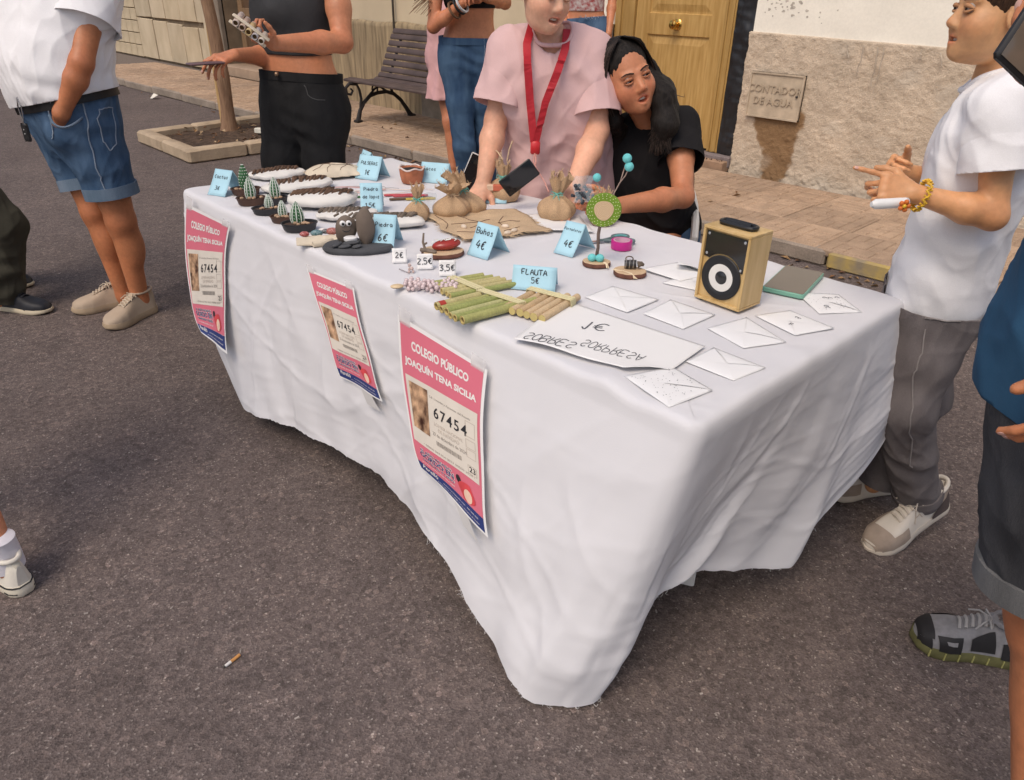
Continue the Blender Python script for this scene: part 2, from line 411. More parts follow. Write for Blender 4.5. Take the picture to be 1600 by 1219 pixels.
def dado(x0, x1, ztop0, ztop1, step, jag=True):
    nx = int((x1 - x0) / step); nz = int(1.1 / step); vs = []; st = []
    for j in range(nz + 1):
        for i in range(nx + 1):
            u = i / nx; zt = ztop0 + (ztop1 - ztop0) * u
            x = x0 + (x1 - x0) * u; z = .06 + (zt - .06) * j / nz
            d = .007 * fbm((x * 12, z * 12, 3), 1) + .006 * fbm((x * 45, z * 45, 9), 1) + .010 * max(0, noise.noise((x * 70, z * 70, 1)))
            if i == 0 and jag: x += .018 * noise.noise((z * 9, 2, 2)) + .008 * noise.noise((z * 40, 2, 2))
            low = max(0, 1 - (z - .06) / .16)
            y = 5.875 - d * (1 + .8 * low) - .006 * low
            vs.append((x, y, z))
            # wet brown stain running down from the meter cover, and pale salts at the foot
            edge = .07 * fbm((x * 5, z * 5, 0), 1) + .03 * noise.noise((x * 22, z * 22, 4))
            if z < .60: half = .21 * (z - .02) / .58 + .035 if z > .30 else .13 * (z / .3) ** .5 + .02
            else: half = .24 - (z - .6) * 1.6
            cxs = -3.06 + .03 * math.sin(z * 9)
            s0 = min(1, max(0, (half + edge - abs(x - cxs)) / .035)) if z < .78 and x < -2.5 else 0
            s1 = min(.6, max(0, (.30 - z + .25 * fbm((x * 3, z * 4, 7), 1)) * 1.6)) * (1 - s0) + max(0, noise.noise((x * 4, z * 5, 5)) - .35) * 1.2
            st.append((s0, min(.8, s1), 0, 1))
    fs = [(j * (nx + 1) + i, j * (nx + 1) + i + 1, (j + 1) * (nx + 1) + i + 1, (j + 1) * (nx + 1) + i) for j in range(nz) for i in range(nx)]
    k = len(vs)   # lip back to the wall along the top and returns at both ends
    for i in range(nx + 1): vs.append((vs[nz * (nx + 1) + i][0], 5.90, vs[nz * (nx + 1) + i][2] + .006)); st.append((0, .3, 0, 1))
    for i in range(nx): fs.append((nz * (nx + 1) + i, nz * (nx + 1) + i + 1, k + i + 1, k + i))
    for col in (0, nx):
        k = len(vs)
        for j in range(nz + 1): q = vs[j * (nx + 1) + col]; vs.append((q[0], 6.1, q[2])); st.append((0, .2, 0, 1))
        for j in range(nz): fs.append((j * (nx + 1) + col, (j + 1) * (nx + 1) + col, k + j + 1, k + j) if col else (j * (nx + 1), k + j, k + j + 1, (j + 1) * (nx + 1)))
    mb = MB(); mb.add(vs, fs)
    o = mb.build("rendered_base", render_mat(), house, origin=HO, angle=180)
    ca = o.data.color_attributes.new("stain", 'FLOAT_COLOR', 'POINT')
    ca.data.foreach_set("color", np.array(st, dtype=np.float32).ravel())
    return o
dado(-3.445, 1.2, 1.165, 1.075, .0125)
dado(-5.35, -4.86, 1.16, 1.16, .02, False)
# paint drips that ran over the render
dm = mat("paint_drip", (.50, .44, .355), .8, .1, 30)
d = MB(); rr = random.Random(3)
for x0, l in [(-2.50, .20), (-2.40, .26), (-2.36, .30), (-1.98, .08), (-1.40, .24), (-2.62, .09), (-1.72, .06), (-2.1, .05)]:
    q = []; x = x0
    for k in range(9):
        z = 1.14 - (x0 + 3.4) * .02 - l * k / 8; x += rr.uniform(-.008, .008)
        q.append((x, 5.845, z))
    d.tube(q, [.0065 * (1 - .5 * k / 8) for k in range(9)], n=5, flat=.4)
o = d.build("paint_drips", dm, house, origin=HO); o["kind"] = "stuff"
# peeling marks on the cream wall
pm = mat("peeled_paint", (.50, .45, .38), .9, .3, 40)
d = MB()
for k in range(46):
    a = rr.uniform(0, 6.28); x = -3.30 + rr.gauss(.10, .10) + (.3 if k % 9 == 0 else 0); z = 1.33 + rr.gauss(.04, .06); s = rr.uniform(.004, .013)
    if z < 1.19: continue
    ol = [(x + math.cos(t) * s * rr.uniform(.5, 1.7), z + math.sin(t) * s * rr.uniform(.4, 1.2)) for t in np.linspace(0, 6.28, 7)[:-1]]
    d.add([(p[0], 5.8935, p[1]) for p in ol], [tuple(range(6))])
o = d.build("peeling_marks", pm, house, smooth=False, origin=HO); o["kind"] = "stuff"

# water meter cover set in the render
cov_m = mat("meter_cover_metal", (.50, .405, .295), .8, .15, 12, bump=.0015, bscale=60)
cov = MB(); cov.box((-3.125, 5.858, .72), (.455, .022, .325), bev=.006)
cov.box((-3.125, 5.843, .882), (.455, .012, .012)); cov.box((-3.125, 5.843, .558), (.455, .012, .012)); cov.box((-3.350, 5.843, .72), (.012, .012, .31)); cov.box((-2.900, 5.843, .72), (.012, .012, .31))
cover = cov.build("meter_cover", cov_m, house, origin=HO)
gap = MB(); gap.box((-3.128, 5.866, .722), (.464, .012, .334)); gap.build("recess", mat("recess_dark", (.05, .04, .03), .9), cover, smooth=False, origin=HO)
for t, z in (("CONTADOR", .775), ("DE AGUA", .685)):
    vs, fs = text2d(t, .078, .01, track=1.05); b = MB()
    b.add([(x - 3.13, 5.8395, z + y - .03) for x, y in vs], fs)
    lo = b.build("lettering", mat("cast_letters", (.43, .345, .25), .8, .1, 30), cover, smooth=False, origin=HO); solidify(lo, .004, 0); lo["kind"] = "stuff"
b = MB(); b.ball((-2.935, 5.84, .735), .010); b.build("lock", mat("lock_dark", (.06, .05, .045), .5), cover, origin=HO)

# the door
def wood_mat(name, c1, c2, rough=.45, sc=(14, 14, 1.2), bump=.0006):
    m = mat(name, c1, rough, col2=c2, scale=3.2, stretch=sc, detail=8, bump=bump, bscale=6, spec=.4); return m
oak = wood_mat("oak_door", (.40, .235, .07), (.54, .345, .125))
oak2 = wood_mat("oak_frame", (.36, .215, .065), (.46, .29, .10))
dr = MB()
def panel(mb, x0, x1, z0, z1, y):
    """raised-and-fielded panel: sunk groove, sloped field"""
    ins = [(0, 0), (.008, -.016), (.022, -.016), (.075, -.003)]
    rings = []
    for dlt, dy in ins:
        rings.append([(x0 + dlt, y - dy, z0 + dlt), (x1 - dlt, y - dy, z0 + dlt), (x1 - dlt, y - dy, z1 - dlt), (x0 + dlt, y - dy, z1 - dlt)])
    vs = [v for r in rings for v in r]; fs = []
    for i in range(3):
        for k in range(4): fs.append((i * 4 + k, i * 4 + (k + 1) % 4, i * 4 + 4 + (k + 1) % 4, i * 4 + 4 + k))
    fs.append((12, 13, 14, 15)); mb.add(vs, fs)
DX0, DX1, DZ0, DZ1, DY = -4.655, -3.735, .215, 2.24, 5.955
px0, px1 = DX0 + .14, DX1 - .13
stiles = [(DX0, px0, DZ0, DZ1), (px1, DX1, DZ0, DZ1), (px0, px1, DZ0, .33), (px0, px1, 1.10, 1.265), (px0, px1, 2.12, DZ1)]
for x0, x1, z0, z1 in stiles: dr.box(((x0 + x1) / 2, DY + .02, (z0 + z1) / 2), (x1 - x0, .04, z1 - z0))
door = dr.build("door", oak, house, smooth=False, origin=HO)
b = MB(); panel(b, px0, px1, .33, 1.10, DY); b.build("door_panel", oak, door, smooth=False, origin=HO)
b = MB(); panel(b, px0, px1, 1.265, 2.12, DY); b.build("door_panel", oak, door, smooth=False, origin=HO)
brass = mat("brass", (.70, .44, .12), .16, .08, 10, metal=1.0)
b = MB(); R = Matrix.Rotation(PI / 2, 3, 'X')
b.lathe([(0.001, -.001), (.042, 0), (.045, .006), (.038, .012), (.016, .016), (.013, .040), (.020, .046), (.034, .056), (.039, .068), (.034, .080), (.018, .086), (.0005, .087)], (-4.20, DY, 1.185), 28, rot=R)
b.build("door_knob", brass, door, origin=HO)
fr = MB()
for (x0, x1, y0, y1, z0, z1) in [(-4.80, DX0 - .004, 5.93, 6.0, .2, 2.33), (DX1 + .004, -3.625, 5.93, 6.0, .2, 2.33), (-4.80, -3.625, 5.931, 6.0, DZ1 + .004, 2.335), (-4.86, -4.80, 5.91, 5.99, .2, 2.35), (DX1 + .02, -3.70, 5.918, 5.93, .21, 2.30), (-3.665, -3.64, 5.918, 5.93, .21, 2.30)]:
    fr.box(((x0 + x1) / 2, (y0 + y1) / 2, (z0 + z1) / 2), (x1 - x0, y1 - y0, z1 - z0))
fr.build("door_frame", oak2, house, smooth=False, origin=HO)
# black plastic sheeting stuffed beside the frame
b = MB()
def sheet(u, v):
    z = .20 + v * 2.1; x = -3.622 + u * .19
    f = .012 * fbm((x * 16, z * 5, 2), 1) + .008 * noise.noise((x * 8 + z * 14, z * 22, 0))
    return (x, 5.93 + .012 * math.sin(u * PI) * -1 + f + (.02 if u > .97 else 0), z)
b.grid(sheet, 14, 120)
o = b.build("plastic_sheeting", mat("black_plastic", (.018, .018, .02), .38, .2, 10, spec=.5), house, origin=HO, angle=180)
# threshold and step
b = MB(); b.box((-4.14, 5.95, .152), (1.40, .22, .085), bev=.006); b.build("threshold", mat("grey_granite", (.20, .165, .16), .6, .2, 60, fine=.3, fscale=250), house, origin=HO)
b = MB(); b.box((-4.13, 5.82, .12), (1.36, .12, .09), bev=.008); b.build("step", mat("brown_step", (.33, .215, .14), .8, .15, 12, bump=.002, fine=.15), house, origin=HO)
b = MB()
for k in range(60): b.ball((rr.uniform(-4.7, -3.46), 5.785 + rr.uniform(-.012, .02), .168 + rr.uniform(-.004, .004)), rr.uniform(.004, .010), 6, 4)
o = b.build("crumbs", mat("crumbs", (.12, .08, .06), .95, .4, 50), house, origin=HO); o["kind"] = "stuff"

# --- middle house: cream over streaky grey-brown base
house2 = empty("house", (-8, 5.65, .1), "cream house behind the bench with a streaky grey and ochre base", "house"); H2 = (-8, 5.65, .1)
w = MB(); wallbox(w, -10.6, -5.37, 5.62, 9, 0, 6); w.build("wall", mat("cream_yellow", (.60, .49, .335), .85, .07, 2.5, bump=.002, bscale=20), house2, smooth=False, origin=H2)
streak = mat("streaky_base", (.22, .165, .10), .92, scale=2.2, stretch=(9, 9, 1.1), col2=(.44, .335, .20), detail=8, bump=.006, bscale=12)
b = MB(); nx, nz = 120, 36
def stk(u, v):
    x = -10.58 + u * 5.2; z = .06 + v * (1.0 + .02 * noise.noise((x * 2, 0, 0)))
    return (x, 5.585 + .010 * fbm((x * 6, z * 2.4, 1), 1) + .007 * noise.noise((x * 16, z * 3, 1)) + (.03 if v > .99 else 0), z)
b.grid(stk, nx, nz); b.build("plinth", streak, house2, origin=H2, angle=180)
b = MB(); b.tube([(-7.86, 5.575, .95), (-7.86, 5.575, 6)], .013, 8); b.build("downpipe", mat("dark_pipe", (.05, .04, .03), .6), house2, origin=H2)
b = MB(); b.box((-6.98, 5.55, .28), (.70, .05, .40), bev=.01); b.build("concrete_patch", mat("grey_concrete", (.30, .25, .20), .95, .2, 8, bump=.004), house2, origin=H2)
b = MB(); b.box((-6.30, 5.545, .25), (.62, .05, .34), bev=.012); b.build("ochre_patch", mat("ochre", (.50, .34, .16), .9, .2, 8, bump=.003), house2, origin=H2)
b = MB(); b.tube([(-6.66, 5.51, .46), (-6.64, 5.505, .36), (-6.58, 5.50, .30), (-6.48, 5.50, .26), (-6.38, 5.50, .25)], .012, 8); b.build("cable", mat("black_cable", (.03, .025, .025), .6), house2, origin=H2)

# --- far house on the left: stone slabs, pilaster, dark doorway
house3 = empty("house", (-14.5, 5.75, .1), "far house faced with tall stone slabs beside a dark doorway", "house"); H3 = (-14.5, 5.75, .1)
w = MB(); wallbox(w, -24, -12.75, 5.76, 9, 0, 6); wallbox(w, -12.75, -11.1, 6.05, 9, 0, 6); wallbox(w, -11.1, -10.6, 5.70, 9, 0, 6); w.build("wall", mat("mortar", (.20, .15, .10), .95, .2, 5, bump=.004), house3, smooth=False, origin=H3)
slab_ms = [mat("slab_%d" % i, c, .85, .12, 2.4, col2=c2, bump=.004, bscale=14, stretch=(1.5, 1.5, 1)) for i, (c, c2) in enumerate([((.44, .355, .235), (.56, .46, .32)), ((.48, .39, .265), (.58, .48, .34)), ((.41, .335, .23), (.52, .435, .31))])]
x = -16.45
while x < -13.3:
    wd = rr.uniform(.62, .78) if x + .75 < -13.3 else -13.3 - x
    for z0, z1 in ((.09, rr.uniform(.74, .82)), (.80, 1.9)):
        b = MB(); z0 += .01; b.box((x + wd / 2, 5.735 + rr.uniform(-.006, .006), (z0 + z1) / 2), (wd - .035, .05, z1 - z0 - .02), rot=Matrix.Rotation(rr.uniform(-.012, .012), 3, 'Y'), bev=.008)
        b.build("slab", rr.choice(slab_ms), house3, origin=H3)
    x += wd
bt = mat("wall_tile", (.50, .41, .28), .8, .15, 4, bump=.002)
b = MB(); b.box((0, 0, 0), (.30, .04, .20), bev=.006); bme = b.mesh("tile"); bme.materials.append(bt); shade(bme)
for i in range(12):
    for j in range(7):
        o = link_mesh("tile", bme, None, house3); o.location = (-16.65 - i * .315 - H3[0], 5.74 - H3[1] + rr.uniform(-.003, .003), .20 + j * .215 - H3[2])
b = MB(); b.box((-13.13, 5.70, 2), (.30, .12, 3.9), bev=.01); b.build("pilaster", mat("pale_stone", (.50, .42, .30), .85, .08, 5, bump=.003), house3, origin=H3)
b = MB(); b.box((-12.86, 5.74, 2), (.22, .10, 3.9), bev=.01); b.build("pilaster", mat("grey_stone", (.20, .165, .13), .85, .15, 5, bump=.003), house3, origin=H3)
dkw = wood_mat("dark_door_wood", (.07, .04, .022), (.13, .075, .04), .6)
b = MB(); b.box((-11.95, 6.02, 1.25), (1.5, .05, 2.4))
dd = b.build("door", dkw, house3, smooth=False, origin=H3)
for x0, x1, z0, z1 in [(-12.65, -12.5, .1, 2.4), (-11.4, -11.25, .1, 2.4), (-12.02, -11.9, .1, 2.4), (-12.5, -12.02, .95, 1.07), (-11.9, -11.4, .95, 1.07), (-12.5, -12.02, .1, .28), (-11.9, -11.4, .1, .28)]:
    b = MB(); b.box(((x0 + x1) / 2, 5.985, (z0 + z1) / 2), (x1 - x0, .03, z1 - z0), bev=.004); b.build("door_board", wood_mat("door_board", (.16, .10, .055), (.25, .16, .09), .6), dd, origin=H3)
b = MB(); b.box((-11.18, 5.90, 1.3), (.16, .22, 2.5), bev=.01); b.build("door_post", wood_mat("door_post", (.24, .17, .10), (.38, .28, .17), .7), house3, origin=H3)
b = MB(); b.box((-11.9, 5.80, .17), (1.7, .40, .16), bev=.015); b.build("doorstep", mat("doorstep", (.33, .24, .17), .9, .15, 6, bump=.003), house3, origin=H3)

# --- tree pit, trunk, stake
PITP = [(-8.12, 2.68), (-6.95, 2.66), (-7.0, 4.18), (-8.40, 4.2)]
soil = MB()
def sl(u, v):
    a = Vector(PITP[0]).lerp(Vector(PITP[1]), u); c = Vector(PITP[3]).lerp(Vector(PITP[2]), u); p = a.lerp(c, v)
    return (p.x, p.y, .062 + .018 * fbm((p.x * 5, p.y * 5, 0), 1) + .01 * noise.noise((p.x * 22, p.y * 22, 0)))
soil.grid(sl, 50, 50); tag(soil.build("soil", mat("soil", (.075, .048, .032), .98, .45, 14, bump=.012, bscale=60, fine=.3, fscale=90), angle=180), kind="structure")
pit = empty("tree_pit_kerb", (-7.6, 3.4, 0), "low concrete kerb round the square tree pit in the road", "kerb")
pitm = mat("pit_concrete", (.40, .31, .215), .93, .15, 7, bump=.004, bscale=70, fine=.12)
for a, c in ((0, 1), (1, 2), (2, 3), (3, 0)):
    A, B = Vector(PITP[a]), Vector(PITP[c]); L_ = (B - A).length; n = max(2, round(L_ / .5))
    for k in range(n):
        m_ = A.lerp(B, (k + .5) / n); b = MB()
        b.box((m_.x + 7.6, m_.y - 3.4, .060), (L_ / n - .012 + (.10 if n == 2 and False else 0), .13, .125 + rr.uniform(-.006, .006)), rot=Matrix.Rotation(math.atan2(B.y - A.y, B.x - A.x), 3, 'Z'), bev=.018)
        b.build("kerb_stone", pitm, pit)
    b = MB(); b.box((A.x + 7.6, A.y - 3.4, .0585), (.134, .134, .123), rot=Matrix.Rotation(math.atan2(B.y - A.y, B.x - A.x), 3, 'Z'), bev=.02); b.build("kerb_stone", pitm, pit)
TB = (-7.98, 3.48, .05)
tree = empty("street_tree", TB, "slim brown trunked street tree growing in the kerbed pit", "tree")
bark = mat("bark", (.20, .115, .07), .9, scale=4, stretch=(8, 8, 1.4), col2=(.31, .19, .115), bump=.012, bscale=10)
b = MB()
def trk(u, v):
    z = v * 2.7; a = 2 * PI * u; r = .062 - .008 * v + .035 * math.exp(-z / .10) + .006 * math.exp(-((z - .55) / .15) ** 2)
    r *= 1 + .10 * noise.noise((math.cos(a) * 1.6, math.sin(a) * 1.6, z * 3)) + .05 * noise.noise((math.cos(a) * 5, math.sin(a) * 5, z * 2))
    return (.045 * math.sin(z * 2.1) - .02 * z + r * math.cos(a), .03 * math.sin(z * 1.7 + 1) - .02 + r * math.sin(a), z - .01)
b.grid(trk, 20, 60, True); b.build("trunk", bark, tree, angle=180)
b = MB()
for k in range(9):
    a = k * 2.4; p0 = Vector((-.05, .0, 2.2 + .05 * k)); p1 = p0 + Vector((math.cos(a) * .5, math.sin(a) * .5, .5 + .05 * k)); b.tube([p0, p0.lerp(p1, .5) + Vector((0, 0, .08)), p1], [.03, .02, .008], 7)
b.build("limbs", bark, tree)
b = MB()
for k in range(2600):
    a = rr.uniform(0, 6.28); q = rr.random() ** .5; th = rr.uniform(-1, 1)
    p = Vector((-.05 + math.cos(a) * q * .95, math.sin(a) * q * .95, 3.1 + th * .55 * (1.2 - q * .6)))
    if fbm((p.x * 2, p.y * 2, p.z * 2), 1) < -.05: continue
    n_ = Vector((rr.uniform(-1, 1), rr.uniform(-1, 1), rr.uniform(-.2, 1))).normalized(); t_ = n_.orthogonal().normalized(); s_ = rr.uniform(.03, .05); w_ = n_.cross(t_)
    b.add([p - t_ * s_, p + w_ * s_ * .5 + n_ * .006, p + t_ * s_, p - w_ * s_ * .5 + n_ * .006], [(0, 1, 2, 3)])
o = b.build("crown", mat("leaf_green", (.06, .09, .03), .6, .4, 3), tree, smooth=False)
st = MB(); st.tube([(-8.10, 3.50, -.05), (-8.09, 3.50, .9), (-8.085, 3.51, 2.1)], [.042, .04, .036], 9)
so = st.build("tree_stake", wood_mat("stake_wood", (.36, .22, .09), (.52, .35, .17), .8, bump=.002)); tag(so, "pale wooden stake tied beside the trunk in the tree pit", "stake")
so.data.transform(Matrix.Translation((8.1, -3.5, 0))); so.location = (-8.1, 3.5, .05)

# --- bench of curved slats on cast-iron ends
bench = empty("park_bench", (-6.45, 5.05, .1), "dark slatted street bench with curled black cast iron legs", "bench")
slatm = mat("bench_slat_paint", (.085, .060, .055), .6, .25, 5, bump=.001, bscale=40, fine=.1)
iron = mat("cast_iron", (.022, .018, .017), .55, .3, 20, bump=.001)
prof = [(-.36, .425), (-.30, .432), (-.235, .425), (-.17, .412), (-.105, .402), (-.04, .400), (.03, .415), (.085, .455), (.125, .51), (.155, .575), (.185, .64), (.215, .705), (.245, .77), (.278, .835), (.312, .89)]
L0, L1 = -1.12, 1.02
for i, (py, pz) in enumerate(prof):
    a = prof[max(i - 1, 0)]; c = prof[min(i + 1, len(prof) - 1)]; th = math.atan2(c[1] - a[1], c[0] - a[0])
    b = MB(); b.box(((L0 + L1) / 2, py, pz), (L1 - L0, .056, .026), rot=Matrix.Rotation(th, 3, 'X'), bev=.006)
    b.build("slat", slatm, bench)
b0 = MB()
def iron_end(mb, x):
    def T(pts, r, n=8): mb.tube([(x, p[0], p[1]) for p in pts], r, n, flat=1.)
    under = [(p[0], p[1] - .03) for p in prof]
    T(under[:8], .014); T(under[7:], .016)
    # the two bowed legs
    T([(-.34, 0), (-.335, .04), (-.31, .12), (-.25, .20), (-.17, .26), (-.07, .285), (.05, .29), (.15, .26), (.24, .19), (.31, .10), (.36, .03), (.385, 0)], [.036, .026, .022, .021, .02, .02, .02, .021, .022, .024, .028, .036])
    T([(-.30, .15), (-.285, .24), (-.30, .33), (-.33, .39)], [.016, .016, .014, .012])
    T([(.14, .27), (.10, .34), (.10, .42), (.13, .50)], .016)
    T([(-.20, .25), (-.10, .33), (.02, .37)], .012); T([(.06, .29), (-.02, .34), (-.12, .37)], .012)
    T([(-.33, .39), (-.42, .40), (-.47, .36), (-.46, .30), (-.41, .29), (-.385, .325), (-.41, .35)], [.016, .018, .018, .016, .014, .012, .010])
    T([(-.10 + .035 * math.cos(t), .325 + .05 * math.sin(t)) for t in np.linspace(0, 6.28, 11)], .010)
    mb.box((x, -.345, .012), (.075, .085, .03), bev=.01); mb.box((x, .385, .012), (.075, .085, .03), bev=.01)
for x in (-.95, .85):
    b = MB(); iron_end(b, x); b.build("leg_frame", iron, bench)

# --- things dropped in the street
lm = [mat("dry_leaf_%d" % i, c, .85, .3, 60) for i, c in enumerate([(.20, .10, .045), (.28, .17, .08), (.12, .06, .03), (.34, .24, .14)])]
for q, m in enumerate(lm):
    b = MB(); n_ = 60
    for k in range(n_):
        x = rr.choice([rr.uniform(-12, -5), rr.uniform(-7.5, -3.6), rr.uniform(-3.2, 0)]); y = kerb_y(x) - abs(rr.gauss(0, .10)) - .02; z = .006
        if k % 3 == 0: x, y, z = rr.uniform(-8.2, -7.0), rr.uniform(2.85, 4.0), .10
        if k % 7 == 0: x, y, z = rr.uniform(-8.5, -2.5), rr.uniform(4.5, 5.5), .108
        a = rr.uniform(0, 6.28); s_ = rr.uniform(.012, .04)
        t_ = Vector((math.cos(a), math.sin(a), rr.uniform(-.1, .3))) * s_; w_ = Vector((-math.sin(a), math.cos(a), rr.uniform(-.3, .5))) * s_ * .45
        c_ = Vector((x, y, z))
        b.add([c_ - t_, c_ - w_ + Vector((0, 0, .008)), c_ + t_, c_ + w_ + Vector((0, 0, .012))], [(0, 1, 2), (0, 2, 3)])
    tag(b.build("fallen_leaves", m, smooth=False), kind="stuff")
b = MB()
for k in range(480):
    x, y = rr.uniform(-6, 0.6), rr.uniform(-.2, 4.2)
    if rr.random() < .5: x, y = rr.uniform(-3, .4), rr.uniform(.1, 2.2)
    s_ = rr.uniform(.0012, .0038); a = rr.uniform(0, 3.14)
    b.box((x, y, s_ * .4), (s_ * rr.uniform(1, 3), s_, s_ * .8), rot=a)
tag(b.build("grit", mat("grit", (.33, .29, .26), .9, .4, 3), smooth=False), kind="stuff")

cig = empty("cigarette_butt", (-1.3655, .3972, .0042), "stubbed cigarette butt with orange filter lying on the road", "cigarette butt", rz=math.radians(102))
b = MB(); b.tube([(-.004, 0, 0), (.022, 0, .0005)], .0042, 10); b.build("filter", mat("filter_orange", (.52, .25, .08), .8, .2, 200), cig)
b = MB(); b.tube([(-.020, 0, 0), (-.0041, 0, 0)], [.0036, .0041], 10); b.build("paper", mat("cig_paper", (.72, .70, .66), .8, .1, 100), cig)
b = MB(); b.tube([(-.025, .001, -.001), (-.0201, 0, 0)], [.002, .0035], 8); b.build("ash", mat("ash", (.06, .055, .05), .95, .4, 200), cig)
pk = MB(); pk.box((0, 0, .028), (.13, .07, .05), rot=.5, bev=.006); pko = pk.build("drink_carton", mat("carton_white", (.62, .60, .52), .6, .1, 20)); pko.location = (-7.52, 3.62, .075)
tag(pko, "crumpled white and green drink carton lying in the tree pit", "carton")
b = MB(); b.box((.055, .03, .0285), (.062, .074, .054), rot=.5, bev=.006); b.build("green_end", mat("carton_green", (.05, .26, .07), .5, .2, 20), pko)
sc = MB(); sc.add([(-.06, -.04, 0), (.05, -.05, .01), (.07, .03, .05), (-.03, .05, .035), (0, 0, .07)], [(0, 1, 4), (1, 2, 4), (2, 3, 4), (3, 0, 4)]); o = sc.build("paper_scrap", mat("scrap", (.70, .66, .58), .8, .1, 20), smooth=False); o.location = (-11.25, 3.93, .004); tag(o, "crumpled scrap of white paper by the far kerb", "litter"); solidify(o, .002)
# ================================================================== TABLE AND CLOTH
#<cloth>
TX0, TX1, TY0, TY1, TZ = -2.90, -0.60, 1.05, 2.00, .755
SL = [0, 2.30, 3.25, 5.55, 6.50]
def edge_pt(s):
    """edge of the table top at perimeter length s, and its outward normal (corners rounded)"""
    s = s % 6.50; r = .028
    def raw(s):
        s = s % 6.50
        if s < SL[1]: return (TX0 + s, TY0)
        if s < SL[2]: return (TX1, TY0 + s - SL[1])
        if s < SL[3]: return (TX1 - (s - SL[2]), TY1)
        return (TX0, TY1 - (s - SL[3]))
    p = np.array(raw(s))
    c = np.array([min(max(p[0], TX0 + r), TX1 - r), min(max(p[1], TY0 + r), TY1 - r)])
    d = p - c; n = d / np.linalg.norm(d)
    return c + n * r, n
HEM = [  # perimeter s, hem point
 (0.000, (-2.875, 1.012, .56)), (0.061, (-2.85, 1.02, .36)), (0.162, (-2.654, .99, .16)), (0.304, (-2.36, .918, .07)), (0.527, (-2.20, .94, .095)), (0.790, (-2.034, .965, .12)),
 (1.064, (-1.804, .975, .15)), (1.317, (-1.568, .98, .17)), (1.540, (-1.344, .941, .15)), (1.763, (-1.166, .915, .12)), (1.945, (-.971, .872, .07)), (2.107, (-.847, .827, .03)),
 (2.219, (-.795, .822, .012)), (2.300, (-.73, .888, .010)), (2.361, (-.678, .957, .010)), (2.401, (-.693, .996, .05)), (2.462, (-.714, 1.047, .12)), (2.553, (-.705, 1.115, .19)),
 (2.654, (-.675, 1.178, .25)), (2.755, (-.635, 1.232, .268)), (2.856, (-.604, 1.382, .20)), (2.987, (-.562, 1.569, .12)), (3.088, (-.560, 1.699, .22)), (3.159, (-.535, 1.875, .30)),
 (3.210, (-.532, 2.035, .42)), (3.250, (-.535, 2.075, .56)), (3.392, (-.75, 2.03, .56)), (4.354, (-1.7, 2.03, .55)), (5.469, (-2.85, 2.03, .55)), (5.621, (-2.93, 1.9, .55)), (6.439, (-2.93, 1.08, .56))]
_hs = np.array([h[0] for h in HEM] + [6.50]); _hp = np.array([h[1] for h in HEM] + [HEM[0][1]])
def _n2(a, b, k):   # cheap smooth value noise on two axes
    return (math.sin(a * 1.7 + k) * math.cos(b * 1.3 - k * 2) + .5 * math.sin(a * 3.9 - b * 2.1 + k * 3) + .3 * math.sin(a * 7.7 + b * 4.3 + k)) / 1.8
_fine = np.linspace(0, 6.50, 643)
_w = np.exp(-np.linspace(-2, 2, 13) ** 2); _w /= _w.sum()
_hf = np.stack([np.convolve(np.concatenate([v[-7:-1], v, v[1:7]]), _w, 'valid') for v in [np.interp(_fine, _hs, _hp[:, i]) for i in range(3)]], 1)
def hem_pt(s):
    s = s % 6.50
    return np.array([np.interp(s, _fine, _hf[:, i]) for i in range(3)])
crease = lambda s, u: 0.
def cloth_pt(s, u):
    """u from 0 just below the table edge to 1 at the hem"""
    e, n = edge_pt(s); H = hem_pt(s)
    Q = np.array([e[0] + n[0] * .011, e[1] + n[1] * .011, .715])
    p = Q + (H - Q) * u
    env = math.sin(min(u, .5) * PI) if u < .5 else 1.
    drop = .715 - H[2]
    g = math.sin(PI * u) * .012
    # broad soft folds that open towards the hem
    a = .006 * _n2(s * 4.5, u * .9, .3) + .003 * _n2(s * 10, u * 1.6, 2.1) + .0012 * _n2(s * 5 + u * 9, u * 8 - s * 6, 4.)
    # drag lines slanting from the corner
    if s < 2.3: a += .004 * math.sin((s * 9 + u * 16)) * u * max(0, (s - .6)) + .003 * math.sin(s * 26 - u * 9) * u
    ds = s - 2.30
    if -1.3 < ds < .95: a += (.0050 * math.sin(ds / (u + .22) * 7.5 + .6) + .0030 * math.sin(ds / (u + .16) * 17 + 2)) * min(1, u * 1.5) * math.exp(-(ds / .75) ** 2)
    if 2.35 < s < 3.2: a += .006 * math.sin((s - 2.3) * 17 + u * 9) * u + .004 * math.sin(s * 41 + u * 5) * u
    d = (g + a * env + crease(s, u)) * min(1, drop / .4)
    return np.array([p[0] + n[0] * d, p[1] + n[1] * d, p[2]])
